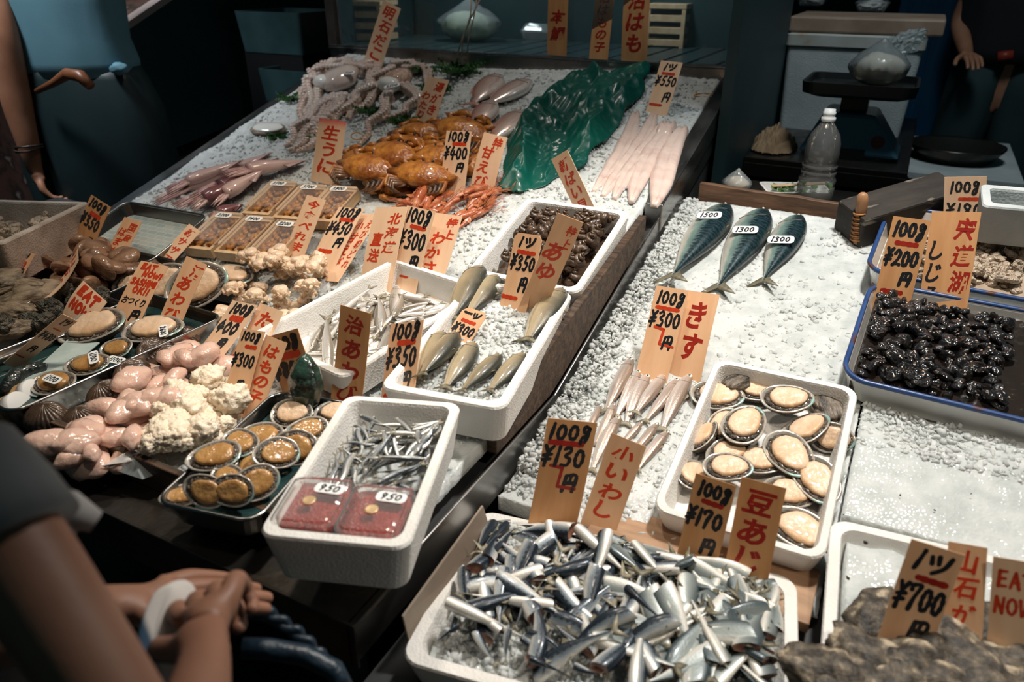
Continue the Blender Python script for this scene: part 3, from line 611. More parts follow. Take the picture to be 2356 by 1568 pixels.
BX['left'] = container('foam_box', [(-250, 570), (108, 515), (75, 500), (-250, 440)], .19, zL, .12, .02, .012, T['foam_old'], 'soiled foam box at the far left edge behind the clam tray', 'box')
BX['news'] = container('foam_box', [(2262, 470), (2520, 500), (2500, 440), (2255, 425)], .24, zR, .10, .02, .012, T['foam_grey'], 'spotted foam box at the right edge behind the enamel trays', 'box')
def foot(x, y, P, hh, m=.0):
    """height of the ice above the bed, kept under whatever container stands there"""
    for C in BX.values():
        q = C['F'].inverted() @ Vector((x, y, C['base'](x, y)))
        if abs(q.x) < C['W']/2+.004+m and abs(q.y) < C['L']/2+.004+m:
            return min(hh, C['base'](x, y)-C['floor']-.008-P(y))
    return hh
# ---- crushed ice on the left table
def ice_sheet(name, x0, x1, y0, y1, P, h, cell, amp, mt, label, hole=None, skirt=.05):
    nx = int((x1-x0)/cell); ny = int((y1-y0)/cell); xs = np.linspace(x0, x1, nx+1); ys = np.linspace(y0, y1, ny+1); v = np.zeros((ny+1, nx+1, 3))
    for j, y in enumerate(ys):
        for i, x in enumerate(xs):
            e = noise.noise((x*70, y*70, 1))+.7*noise.noise((x*150, y*150, 4))+1.6*noise.noise((x*9, y*9, 7)); hh = h(x, y) if callable(h) else h; hh = foot(x, y, P, hh)
            v[j, i] = (x+.002*noise.noise((x*120, y*120, 9)), y, P(y)+max(hh, .0015)+amp*e*(1 if hh > .02 else .3))
    idx = np.arange((nx+1)*(ny+1)).reshape(ny+1, nx+1); f = np.stack([idx[:-1, :-1], idx[:-1, 1:], idx[1:, 1:], idx[1:, :-1]], -1).reshape(-1, 4)
    V = v.reshape(-1, 3); ring = list(idx[0, :])+list(idx[1:, -1])+list(idx[-1, -2::-1])+list(idx[-2:0:-1, 0]); n0 = len(V)
    low = [(V[i][0], V[i][1], P(V[i][1])+.001) for i in ring]; V = np.vstack([V, low]); k = len(ring)
    F_ = [tuple(q) for q in f]+[(ring[i], n0+i, n0+(i+1) % k, ring[(i+1) % k]) for i in range(k)]
    o = obj(name, mesh(name, V, F_, True), mt); return tag(o, label, 'ice', kind='stuff'), v
HL = lambda x, y: .030 if y < 1.25 else .035+.01*math.sin(x*5)
ice_sheet('crushed_ice', -2.20, XR-.05, 1.27, 2.70, zL, HL, .0065, .0045, T['ice'], 'crushed ice on the sloping part of the tall display')
ice_sheet('crushed_ice', -1.42, XR-.03, .65, 1.27, zL, .030, .0055, .004, T['ice'], 'crushed ice on the flat front part of the tall display')
def free(x, y, P, hh): return foot(x, y, P, hh, .006) == hh
pts = []
for i in range(15000):
    x = random.uniform(-2.18, XR-.06); y = random.uniform(1.27, 2.68)
    if free(x, y, zL, .031): pts.append((x, y, zL(y)+HL(x, y)+random.uniform(-.002, .0015)+.004*noise.noise((x*20, y*20, 3))))
for i in range(7000):
    x = random.uniform(-1.40, XR-.04); y = random.uniform(.655, 1.27)
    if free(x, y, zL, .03): pts.append((x, y, zL(y)+.030+random.uniform(-.003, .001)))
chunks('loose_ice_pieces', pts, .0068, T['ice_chunk'], 'loose pieces of crushed ice over the tall display')

# ---- right ice bed (low)
HRf = lambda x, y: .035+.012*noise.noise((x*3, y*3, 2))-(.02 if x > .1 else 0)
# foam slab walls that hold the ice
ice_sheet('crushed_ice', XR+.006, .04, .98, 2.185, zR, lambda x, y: HRf(x, y), .0055, .0024, T['ice'], 'bright crushed ice under the mackerels and whiting fish')
ice_sheet('crushed_ice', .045, .95, 1.16, 2.185, zR, lambda x, y: .045+.004*noise.noise((x*8, y*8, 2)), .007, .002, T['ice'], 'smooth packed ice right of the abalone box')
pts = []
for i in range(16000):
    x = random.uniform(XR+.01, .035); y = random.uniform(1.0, 2.18); d = min(1, (x-XR)/.12)
    if free(x, y, zR, .03) and (random.random() < .22 or d < .8 or (y < 1.15 and random.random() < .5)): pts.append((x, y, zR(y)+HRf(x, y)+random.uniform(-.0045, -.0005)+.012*max(0, 1-d*1.2)*random.random()))
for i in range(3500):
    x = random.uniform(.045, .7); y = random.uniform(1.34, 1.50)
    if free(x, y, zR, .03): pts.append((x, y, zR(y)+.043+.01*random.random()*max(0, (y-1.38)/.12)))
for i in range(2200):
    t = random.random(); y = 1.05+t*1.1; x = XR+.012+random.random()**2*.05; pts.append((x, y, zR(y)+.04+random.random()*.022*(1-(x-XR)/.07)))
chunks('loose_ice_pieces', pts, .0072, T['ice_chunk'], 'loose pieces of crushed ice along the left edge of the bright ice bed', 5)

# wood under the abalone box and sheet board leaning at the left of the sardines
c = Vector(on(1680, 1330, zR, .03)); m = MB(); m.box((-.16, .985, .722), (.38, .13, .02)); tag(m.build('wooden_board', T['tan_wood'], bevel=.002), 'worn tan wooden board under the front of the abalone tray', 'board')
q = [Vector(on(930, 1440, zR, .05)), Vector(on(978, 1512, zR, .03)), Vector(on(1090, 1290, zR, .02)), Vector(on(1118, 1175, zR, .085))]
x_ = (q[3]-q[0]); nrm = Vector((1, .1, .12)).normalized(); m = MB()
A_ = Vector((q[0].x, q[0].y, .76)); B_ = Vector((q[3].x-.005, q[3].y, .785)); m.add([A_, B_, B_+Vector((.02, 0, -.07)), A_+Vector((.03, -.02, -.07)), A_+Vector((-.004, 0, 0)), B_+Vector((-.004, 0, 0)), B_+Vector((.016, 0, -.07)), A_+Vector((.026, -.02, -.07))], [(0, 1, 2, 3), (7, 6, 5, 4), (0, 4, 5, 1), (1, 5, 6, 2), (2, 6, 7, 3), (3, 7, 4, 0)])
tag(m.build('sheet_board', T['board'], bevel=.001), 'thin grey-brown board leaning inside the left side of the sardine box', 'board')
# ================================================================== GOODS ON THE RIGHT BED
T['sardine'] = fish_mat('sardine_skin', (.012, .022, .035), (.44, .46, .46), (.76, .74, .69), split=.02, soft=.24, metal=.32, rough=.36, coat=.35, spots=True, flank=(.24, .29, .33))
T['fin_olive'] = M_('olive_fin', (.20, .18, .11), (.11, .10, .075), scale=120, rough=.45, stretch=(.2, 1, 1))
T['aji'] = fish_mat('horse_mackerel_skin', (.05, .075, .085), (.42, .45, .44), (.70, .68, .62), split=.25, soft=.5, metal=.22, rough=.42, coat=.3, flank=(.30, .34, .33))
T['saba'] = fish_mat('mackerel_skin', (.015, .045, .055), (.55, .54, .47), (.78, .74, .66), split=.14, soft=.3, metal=.25, rough=.36, coat=.3, stripes=(28, (.004, .012, .018)), flank=(.22, .33, .30))
T['kisu'] = fish_mat('whiting_skin', (.30, .22, .17), (.62, .56, .52), (.82, .77, .74), split=.4, soft=.4, metal=.35, rough=.3, flank=(.46, .38, .34), coat=.35, bsc=600)
T['ayu'] = fish_mat('sweetfish_skin', (.035, .038, .030), (.46, .37, .23), (.74, .66, .52), split=.16, soft=.7, metal=.08, rough=.42, flank=(.34, .28, .17), coat=.35)
T['anchovy'] = fish_mat('anchovy_skin', (.06, .075, .09), (.52, .53, .53), (.66, .64, .58), split=.3, soft=.3, metal=.5, rough=.26, flank=(.34, .37, .38), bsc=800)
T['smelt'] = fish_mat('smelt_skin', (.30, .26, .20), (.66, .65, .63), (.85, .82, .78), split=.35, soft=.3, metal=.4, rough=.25, flank=(.45, .42, .38), bsc=800)

HEADLESS = sm_prof([(0, .88, .92, .92), (.06, .95, 1, 1), (.22, .98, 1.0, 1), (.42, .78, .80, .8), (.64, .47, .48, .48), (.82, .22, .23, .22), (1, .09, .10, .08)], 18)
def headless(name, cat, mt, L, H, Th, bend, finmt, waves=1):
    r = make_proto(name, cat); me, ring = fish_body(HEADLESS, L, H, Th, bend, 16, cut=True, waves=waves)
    sl = lambda x, y: x+.30*y*max(0, 1-x/(L*.3))
    for v_ in me.vertices: v_.co.x = sl(v_.co.x, v_.co.y)
    obj('body', me, T[mt], r)
    v = [(.0004+.30*y, y, z) for _, y, z in ring]; inner = [(.0045+.30*y*.5, y*.5-.03*H, z*.5) for _, y, z in ring]; n = len(v)
    m = MB(); m.add(v+inner, [(j, (j+1) % n, n+(j+1) % n, n+j) for j in range(n)]+[tuple(range(n, 2*n))]); obj('cut_end', m.me(smooth=True), T['meat'], r)
    obj('tail_fin', tail_mesh(L*.99, H*1.0, L*.13, .6, bend*L*math.sin(math.pi*waves)), T[finmt], r)
    yb = bend*L*math.sin(math.pi*.5*waves)
    obj('back_fin', fin_mesh(L*.38, L*.52, H*.42+yb, H*.33+yb, H*.22, .4, 1), T[finmt], r); return r
SARD = [headless('headless_sardine', 'fish', 'sardine', .15, .037, .025, b, 'fin') for b in (.0, .05, -.05, .09, -.03)]
AJI = [headless('headless_horse_mackerel', 'fish', 'aji', .125, .040, .016, b, 'fin_olive') for b in (.0, .04, -.04)]
WS = [.015, .016, .013, .008, .004, .007]; RS = [.010, .0115, .009, .006, .003, .003]
C = BX['sard']; P = mkpile(C); P.cap = .054
# ice in the box
def zi(u, v): return .022+.012*noise.noise((u*3, v*3, 5))+.03*max(0, v)
ice_patch('crushed_ice', C, zi, T['ice'], 'crushed ice under the headless sardines', 4, 90, .004)
pp = []
for i in range(2600):
    u, v = random.uniform(-.98, .98), random.uniform(-.98, .98); pp.append(tuple(C['loc'](u, v, zi(u, v)+.001)))
chunks('loose_ice_pieces', pp, .0085, T['ice_chunk'], 'loose ice pieces between the headless sardines', 8)
inv = C['F'].inverted()
for j in range(P.ny):
    for i in range(P.nx):
        q = inv @ Vector((P.X[j, i], P.Y[j, i], C['base'](P.X[j, i], P.Y[j, i]))); u, v = q.x/(C['iw']/2), q.y/(C['il']/2)
        if abs(u) < 1 and abs(v) < 1: P.H[j, i] += zi(u, v)
def put_headless(P, A, B, kinds, lab, grp, roll=None, sc_=1., C=None):
    L = max(.06, math.hypot(B[0]-A[0], B[1]-A[1])); L = min(L, .165)
    k = L/.15; a, b = P.lay(A, B, [w_*k for w_ in WS], [r_*k*.9 for r_ in RS], squash=.75, bmax=.45); b.z += .007*k; a.z -= .002
    pr = random.choice(kinds); base = .15 if pr in SARD else .125
    full = base*1.13; s_ = min(L, (b-a).length)/full
    rl = roll if roll is not None else random.choice([0, 0, math.pi, math.pi])+random.uniform(-.9, .9)
    return drop_tree(pr, place_axis(a, b, rl), lab, grp, s_)
GS, GA = 'headless sardines heaped in the big foam box', 'headless horse mackerels heaped in the big foam box'
LS, LA = 'headless silver sardine with dark back and a row of spots in the heap', 'small headless grey horse mackerel with yellowish tail in the right half of the heap'
def inpoly(x, y, poly):
    r = False; n = len(poly)
    for i in range(n):
        (x1, y1), (x2, y2) = poly[i], poly[(i+1) % n]
        if (y1 > y) != (y2 > y) and x < (x2-x1)*(y-y1)/(y2-y1)+x1: r = not r
    return r
heap = [(1120, 1210), (1300, 1180), (1440, 1195), (1500, 1260), (1640, 1290), (1760, 1345), (1845, 1400), (1845, 1568), (1560, 1560), (1300, 1500), (1160, 1470), (1060, 1400), (1070, 1300)]
n = 0
while n < 150:
    px, py = random.uniform(1040, 1860), random.uniform(1160, 1600)
    if not inpoly(px, py, heap): continue
    c = P.hit(px, py); a = random.uniform(0, 2*math.pi); L = random.uniform(.12, .15); A = clampin(C, c[0]-math.cos(a)*L/2, c[1]-math.sin(a)*L/2, .012); B = clampin(C, c[0]+math.cos(a)*L/2, c[1]+math.sin(a)*L/2, .012)
    isS = px < 1480+random.uniform(-60, 60); put_headless(P, A, B, SARD if isS else AJI, LS if isS else LA, GS if isS else GA); n += 1
S_ = [(1217,1141,1131,1151),(1220,1157,1151,1163),(1274,1160,1217,1194),(1194,1194,1094,1303),(1151,1257,1223,1189),(1437,1174,1349,1217),(1430,1200,1360,1240),(1314,1191,1231,1246),(1439,1243,1309,1220),
 (1326,1263,1249,1243),(1194,1254,1311,1303),(1403,1266,1269,1346),(1131,1274,1243,1337),(1171,1357,1317,1386),(1437,1354,1311,1334),(1371,1363,1237,1386),(1409,1377,1277,1411),(1360,1389,1426,1500),
 (1163,1320,1149,1471),(1214,1375,1180,1460),(1171,1457,1163,1575),(1037,1363,1089,1466),(1049,1426,1023,1537),(1163,1440,1074,1431),(1094,1463,1149,1566),(1211,1460,1317,1549),(1343,1489,1266,1431),
 (1323,1520,1386,1600),(1200,1497,1266,1534),(1214,1534,1317,1580),(1349,1471,1434,1506),(1106,1211,1089,1303),(1123,1226,1103,1303),(1290,1440,1283,1395),(1329,1454,1331,1406),(1123,1334,1066,1363),(1375,1454,1372,1395),(1060,1480,1000,1530)]
A_ = [(1835,1346,1720,1351),(1542,1284,1609,1358),(1531,1340,1458,1373),(1410,1318,1498,1329),(1498,1371,1558,1469),(1575,1408,1547,1335),(1620,1358,1693,1424),(1697,1366,1697,1442),(1731,1366,1728,1437),(1760,1366,1753,1433),
 (1844,1480,1785,1385),(1786,1449,1853,1437),(1690,1500,1773,1426),(1822,1540,1720,1505),(1655,1510,1598,1420),(1560,1537,1478,1455),(1695,1420,1700,1470),(1495,1300,1500,1330),(1645,1365,1622,1285),(1590,1285,1745,1345),(1560,1250,1484,1284),
 (1450,1300,1470,1250),(1590,1555,1630,1515),(1750,1568,1690,1535),(1620,1460,1560,1400),(1480,1470,1440,1400),(1450,1560,1455,1500),(1520,1530,1500,1600),(1440,1440,1470,1520),(1470,1415,1440,1360),(1600,1440,1640,1500),(1740,1480,1790,1420),(1500,1430,1530,1500)]
allf = [(q, 0) for q in S_]+[(q, 1) for q in A_]; allf.sort(key=lambda k: (k[0][1]+k[0][3]))
for (x1, y1, x2, y2), kd in allf:
    a = P.hit(x1, y1, .008); b = P.hit(x2, y2, .004); a = clampin(C, a[0], a[1], .004); b = clampin(C, b[0], b[1], .004)
    put_headless(P, a, b, AJI if kd else SARD, LA if kd else LS, GA if kd else GS, roll=random.choice([random.uniform(-.3, .9), math.pi+random.uniform(-.9, .3)]))

# ---- whole fish with heads
def whole(name, cat, mt, L, H, Th, bend, keys, tailw=1., fork=.6, finmt='fin', eye=.06, eyex=.06, tl=.13, waves=1, dorsal=None, gill=.19):
    r = make_proto(name, cat); pr = sm_prof(keys, 22); me, ring = fish_body(pr, L, H, Th, bend, 16, False, waves); obj('body', me, T[mt], r)
    obj('tail_fin', tail_mesh(L*.995, H*tailw, L*tl, fork, bend*L*math.sin(math.pi*waves)), T[finmt], r)
    yb = lambda t: bend*L*math.sin(math.pi*t*waves)
    th = np.interp(eyex, [k[0] for k in pr], [k[3] for k in pr])*Th/2; er = H*eye
    e = obj('eye', eye_mesh(L*eyex, yb(eyex)+H*.08, th*.86, er), T['eye'], r); obj('pupil', eye_mesh(L*eyex, yb(eyex)+H*.08, th*.86+er*.28, er*.55), T['pupil'], e)
    if gill:      # gill cover edge: a thin raised arc on both sides
        for s_ in (1, -1):
            pts = []
            for i in range(9):
                a = R(-70+140*i/8); t = gill+.03*math.cos(a); y = H*.40*math.sin(a); k = np.interp(t, [q[0] for q in pr], [q[3] for q in pr])*Th/2
                pts.append((L*t, yb(t)+y*.95, s_*k*math.sqrt(max(0, 1-(y/(H*.5))**2))**.85*1.0))
            m = MB(); m.tube(pts, H*.014, 5); obj('gill_cover', m.me(smooth=True), T['gill'], r)
    if dorsal: obj('back_fin', fin_mesh(L*dorsal[0], L*dorsal[1], H*.46+yb(.4), H*.40+yb(.5), H*dorsal[2], .4, 1), T[finmt], r)
    obj('side_fin', fin_mesh(L*.24, L*.33, -H*.12, -H*.2, H*.12, .5, -1, th=Th*.46), T[finmt], r)
    return r
T['gill'] = M_('gill_edge', (.16, .13, .10), rough=.35)
KM = [(0, .05, .06, .06), (.03, .35, .3, .35), (.1, .62, .6, .72), (.2, .9, .88, .95), (.35, 1, 1.04, 1), (.55, .86, .88, .86), (.72, .55, .56, .56), (.88, .2, .2, .24), (.96, .09, .09, .12), (1, .10, .10, .08)]
KS = [(0, .08, .06, .06), (.04, .32, .28, .38), (.12, .62, .66, .72), (.25, .92, .92, .98), (.45, 1, 1, 1), (.65, .90, .90, .86), (.82, .60, .62, .52), (.94, .36, .36, .24), (1, .30, .30, .1)]
KT = [(0, .12, .1, .12), (.04, .45, .38, .5), (.12, .75, .7, .85), (.3, 1, 1, 1), (.5, .95, 1, .95), (.7, .7, .74, .66), (.86, .42, .42, .34), (.95, .32, .32, .2), (1, .34, .34, .1)]
MK = whole('mackerel', 'fish', 'saba', .34, .092, .062, .0, KM, 1.0, .75, 'fin_olive', .075, .075, .12, dorsal=(.3, .42, .12), gill=.2)
MACK = [((1672, 468), (1540, 660), (1462, 682), '1500', 'biggest mackerel, left of the three, with a 1500 sticker'), ((1757, 482), (1648, 668), (1660, 715), '1300', 'middle mackerel of the three on the ice, with a 1300 sticker'), ((1838, 494), (1752, 655), (1720, 690), '1300', 'smallest mackerel, nearest the oyster knife, with a 1300 sticker')]
Pr = Pile(lambda x, y: zR(y)+HRf(x, y), XR, .05, .98, 2.2); Pr.cap = .045
for hd, tl, tt, num, lab in MACK:
    A = Pr.hit(*hd, up=.02); B = Pr.hit(*tl, up=.01); L = math.hypot(A[0]-B[0], A[1]-B[1]); k = L/.36
    a, b = Pr.lay(A, B, [.01, .03, .036, .03, .015, .006], [.01, .02, .025, .02, .01, .004], .7)
    o = drop_tree(MK, place_axis(a, b, .35), lab, 'mackerels lying on the bright ice', (b-a).length/.355)
    s_ = (1638, 498) if num == '1500' else ((1712, 527) if 'middle' in lab else (1801, 554)); rr_ = ray(*s_); rr_ = rr_/np.linalg.norm(rr_); up_ = .035*(b-a).length/.355
    cand = [Vector(a).lerp(b, t)+Vector((0, 0, up_)) for t in np.linspace(.1, .7, 60)]; q = min(cand, key=lambda c: np.linalg.norm(np.cross(np.array(c)-C0, rr_)))
    label_tag(q, (1, .12, 0), (-.1, -.42, 1), num, .066, .030, lab='white price sticker reading %s on the %s mackerel' % (num, 'biggest' if num == '1500' else ('middle' if 'middle' in lab else 'smallest')))
KI = [whole('whiting_fish', 'fish', 'kisu', .165, .031, .024, b, KS, 1.1, .45, 'fin', .17, .09, .09, dorsal=(.3, .5, .25), gill=.2) for b in (.0, .02, -.02)]
KISU = [(1455,821,1390,957),(1469,850,1415,968),(1492,861,1437,985),(1532,855,1458,971),(1562,868,1480,978),(1590,860,1520,1000),(1383,928,1350,1000),(1414,936,1365,1030),(1426,961,1358,1092),(1480,965,1415,1040),(1515,972,1440,1060),(1540,990,1462,1090)]
for i, (x1, y1, x2, y2) in enumerate(KISU):
    A = Pr.hit(x1, y1, .008); B = Pr.hit(x2, y2, .004); k = math.hypot(A[0]-B[0], A[1]-B[1])/.18
    a, b = Pr.lay(A, B, [.004*k, .012*k, .013*k, .010*k, .006*k], [.003*k, .010*k, .011*k, .008*k, .003*k], .85)
    drop_tree(KI[i % 3], place_axis(a, b, random.uniform(-.1, .4)), 'slim silver-pink whiting fish in the rows on ice by the きす sign' if 0 else 'slim silver-pink whiting fish in the two rows on the bright ice', 'whiting fish in two rows on the ice', (b-a).length/.178)

# ---- abalones
T['abalone_foot'] = M_('abalone_foot', (.76, .57, .41), (.60, .38, .21), c3=(.46, .27, .14), scale=13, rough=.42, bump=.12, bscale=55, coat=.15, sss=.1, unit=20)
T['abalone_dark'] = M_('abalone_brown_foot', (.50, .28, .10), (.33, .16, .05), scale=25, rough=.2, bump=.12, bscale=60, coat=.6, unit=20)
T['mantle'] = M_('abalone_mantle', (.06, .045, .035), (.20, .17, .14), scale=90, rough=.3, bump=.6, bscale=150, coat=.5, unit=20)
T['nacre'] = M_('abalone_pearl_rim', (.52, .50, .45), (.38, .33, .28), c3=(.30, .46, .42), scale=30, rough=.2, metal=.2, coat=.6, ramp=(.4, .6), unit=20)
T['rough_shell'] = M_('rough_shell', (.16, .13, .10), (.07, .055, .045), scale=40, rough=.55, bump=.6, bscale=80, unit=20)
T['green_shell'] = M_('wet_green_shell', (.03, .07, .05), (.012, .014, .012), c3=(.16, .30, .24), scale=28, rough=.22, bump=.8, bscale=60, coat=.7, ramp=(.42, .6))
def abalone(seed, footmt, sx=1., ):
    """foot up: an ear-shaped bowl, pearl rim, frilled mantle and the fleshy foot. unit half-length 1"""
    r = make_proto('abalone', 'abalone'); n = 36; rnd = random.Random(seed)
    def ring(k, z, wob=0., fx=0.):
        out = []
        for j in range(n):
            a = 2*math.pi*j/n; e = 1+.05*math.cos(a-.6)+.03*math.sin(3*a+seed)+wob*noise.noise((math.cos(a)*3*wob*20, math.sin(a)*3, seed*3.1))
            out.append(((math.cos(a)*k*e+fx), math.sin(a)*k*.72*e, z))
        return out
    m = MB(); m.loops([ring(.25, -.36), ring(.62, -.30), ring(.88, -.14), ring(.99, .02, .02), ring(1.0, .06, .02)], True, False); obj('shell', m.me(smooth=True), T['rough_shell'], r)
    m = MB(); m.loops([ring(1.0, .06, .03), ring(.96, .10, .03), ring(.88, .06, .02), ring(.80, -.06), ring(.55, -.14)], False, True); obj('pearl_rim', m.me(smooth=True), T['nacre'], r)
    def fr(k, z, ph):
        q = ring(k, z, .02, .05); return [(x*(1+.05*math.sin(j*2.6+ph+seed)), y*(1+.05*math.sin(j*2.6+ph+seed)), z_+.03*math.sin(j*2.1+seed)) for j, (x, y, z_) in enumerate(q)]
    m = MB(); m.loops([fr(.70, -.08, 0), fr(.82, .0, 0), fr(.85, .06, 1), fr(.79, .11, 1), fr(.60, .04, 0)], True, True); obj('mantle', m.me(smooth=True), T['mantle'], r)
    def ft(k, z):
        q = ring(k, z, .03, .07); return [(x*(1+.07*noise.noise((x*2, y*2, seed*2.))), y*(1+.12*noise.noise((x*2.5, y*2.5, seed*5.))), z_+.035*noise.noise((x*3.5, y*3.5, seed*1.7))+.02*noise.noise((x*9, y*9, seed))) for x, y, z_ in q]
    m = MB(); m.loops([ft(.60, -.05), ft(.68, .06), ft(.70, .13), ft(.67, .19), ft(.58, .225), ft(.44, .235), ft(.3, .23), ft(.16, .225), ft(.05, .22)], True, True); obj('foot', m.me(smooth=True), T[footmt], r); return r
AB = [abalone(s_, 'abalone_foot') for s_ in (1, 2, 3)]; ABD = [abalone(s_, 'abalone_dark') for s_ in (4, 5)]
def put_abalone(P, px, py, half, ang, tilt, tdir, lab, grp, kinds, up=.02):
    q = P.hit(px, py, up); c, _ = P.drop(q[0], q[1], half*.85, half*.32, .75)
    nrm = Vector((math.sin(R(tilt))*math.cos(R(tdir)), math.sin(R(tilt))*math.sin(R(tdir)), math.cos(R(tilt))))
    F = frame(c+Vector((0, 0, half*abs(math.sin(R(tilt)))*.35)), (math.cos(R(ang)), math.sin(R(ang)), 0), nrm); return drop_tree(random.choice(kinds), F, lab, grp, half)
C = BX['awabi']; P = mkpile(C); P.cap = .028
ABL = [(1742,896,.050,20,15,-80),(1812,902,.045,60,20,-90),(1616,1013,.046,75,40,-170),(1663,990,.045,85,25,-120),(1909,1013,.042,10,50,-90),(1672,1054,.048,60,15,-90),(1592,1095,.045,80,20,0),(1666,1104,.046,20,15,-90),
 (1809,1136,.050,30,15,-60),(1742,1063,.048,10,15,-90),(1874,1110,.056,-60,18,-90),(1645,915,.056,10,18,-90),(1801,949,.052,20,18,-90),(1850,1001,.052,50,22,-150),(1710,990,.056,80,14,-90),(1809,1057,.060,-55,14,-90),(1836,1219,.058,-15,14,-80)]
for i, (x, y, hf, an, ti, td) in enumerate(ABL): put_abalone(P, x, y, hf, an, ti, td, 'abalone lying foot up with pale orange flesh in the white foam tray on the right', 'abalones in the foam tray on the bright ice', AB)
def oyster(seed, px, py, P, s_, ang, lab, grp=None, mt='oyster_shell', cat='oyster', up=.01, tilt=10):
    me = lump(seed, .32, 1.5, 4, s_, s_*.62, s_*.38, ridge=.5); q = P.hit(px, py, up) if P else None
    c, _ = P.drop(q[0], q[1], s_*.7, s_*.38, .8); F = frame(c, (math.cos(R(ang)), math.sin(R(ang)), 0), (0, -math.sin(R(tilt)), math.cos(R(tilt))))
    o = obj('rock_oyster', me, T[mt], None, F); return tag(o, lab, cat, grp)
T['oyster_shell'] = M_('oyster_shell', (.035, .03, .024), (.13, .105, .075), c3=(.46, .38, .27), scale=45, rough=.6, bump=1., bscale=110, ramp=(.40, .56))
T['striped_shell'] = M_('grey_striped_shell', (.20, .16, .12), (.035, .03, .025), scale=18, rough=.45, bump=.8, bscale=40, stretch=(1, 6, 2))
oyster(11, 1903, 934, P, .052, 115, 'closed dark oyster lying apart in the right corner of the abalone tray', None, 'striped_shell', up=.02)
oyster(12, 1698, 872, P, .035, 60, 'closed grey shell behind the abalones at the back of the tray', None, 'striped_shell', up=.02)

# ---- front right box: ice and rock oysters
C = BX['fr']; ice_patch('crushed_ice', C, lambda u, v: .050+.008*noise.noise((u*3, v*3, 1)), T['ice'], 'smooth wet ice in the bottom right foam box', 6, 60, .0015); P = mkpile(C, .05); P.cap = .02
OY = [(2010,1440,.055,80),(2180,1420,.05,100),(2240,1480,.05,60),(1930,1560,.06,20),(2010,1545,.06,-20),(2090,1560,.06,10),(2150,1530,.06,60),(2210,1555,.06,-30),(2290,1560,.055,20),(2340,1560,.055,50),(1890,1590,.06,0),(1960,1600,.06,40),(2060,1600,.06,70),(2150,1600,.06,0),(2250,1600,.06,40),(2120,1490,.05,0)]
for i, (x, y, s_, an) in enumerate(OY): oyster(20+i, x, y, P, s_, an, 'rough dark rock oyster in the heap at the bottom right corner', 'rock oysters at the bottom right corner', up=.01)
m = []
T['crumb'] = M_('dark_crumbs', (.04, .035, .028), rough=.7)
pp = []
for x, y in [(1940,1185),(2070,1140),(2150,1175),(2234,1137),(1950,1330),(1990,1250),(1905,1400),(1900,1440),(1985,1400),(1925,1300),(1890,1480),(2080,1260),(1960,1500),(1888,1530)]:
    q = P.hit(x, y) if y > 1220 else on(x, y, zR, .05); pp.append((q[0], q[1], q[2]+.002))
o = chunks('shell_crumbs', pp, .004, T['crumb'], 'tiny dark shell crumbs scattered on the right ice', 2)

# ---- clams
T['black_clam'] = M_('black_clam_shell', (.010, .011, .013), (.025, .018, .014), c3=(.13, .06, .025), scale=40, rough=.14, bump=.25, bscale=160, coat=.8, ramp=(.45, .7), unit=70)
T['umbo'] = M_('worn_clam_beak', (.55, .38, .28), rough=.35)
T['clam_meat'] = M_('shelled_clam_meat', (.60, .49, .38), (.42, .32, .23), c3=(.18, .14, .11), scale=60, rough=.35, bump=.5, bscale=110, coat=.4, ramp=(.4, .66), unit=80)
def clam(name, cat, mt, umbo=None, seed=0, ribs=0):
    r = make_proto(name, cat); n = 20; v = []; rows = 9
    for sgn in (1, -1):
        for i in range(rows):
            t = i/(rows-1); 
            for j in range(n):
                a = 2*math.pi*j/n; rr = (1-t); rib = 1+ribs*.03*math.sin(a*14)
                x = math.cos(a)*rr*(1.0)+.12*t*0; y = math.sin(a)*rr*.86+t*.42; z = sgn*.48*math.sqrt(max(0, 1-rr*rr))*rib; v.append((x, y, z))
    f = []
    for s_ in range(2):
        for i in range(rows-1):
            for j in range(n): a0 = s_*rows*n+i*n+j; a1 = s_*rows*n+i*n+(j+1) % n; f.append((a0, a1, a1+n, a0+n) if s_ == 0 else (a1, a0, a0+n, a1+n))
    obj('shell', mesh('clam', v, f, True), T[mt], r)
    if umbo:
        for sgn in (1, -1): obj('beak', lump(seed+9, .1, 1, 2, .16, .13, .1), T[umbo], r, Matrix.Translation((0, .52, sgn*.46)))
    return r
def rand_rot(): return Matrix.Rotation(random.uniform(0, 6.28), 4, 'Z') @ Matrix.Rotation(random.gauss(0, .9), 4, 'X') @ Matrix.Rotation(random.uniform(0, 6.28), 4, 'Z')
def heap_of(C, P, protos, count, r, lab, grp, sel, jit=.2, squash=.7, rz=.55, margin=None):
    """fill a container with countable things; a long list of spots from back to front"""
    k = 0; tries = 0
    while k < count and tries < count*30:
        tries += 1; u, v = random.uniform(-1, 1), random.uniform(-1, 1)
        if not sel(u, v): continue
        p = C['loc'](u*(1-2*r/C['iw']), v*(1-2*r/C['il'])); s_ = r*(1+random.uniform(-jit, jit)); c, _ = P.drop(p.x, p.y, s_, s_*rz, squash)
        drop_tree(random.choice(protos), Matrix.Translation(c) @ rand_rot(), lab, grp, s_); k += 1
BC = [clam('black_clam', 'clam', 'black_clam', 'umbo', 1)]; BC.append(clam('black_clam', 'clam', 'black_clam'))
C = BX['clam']; P = mkpile(C, .004)
edge = lambda u, v: u < .35      # the part of the tray inside the frame
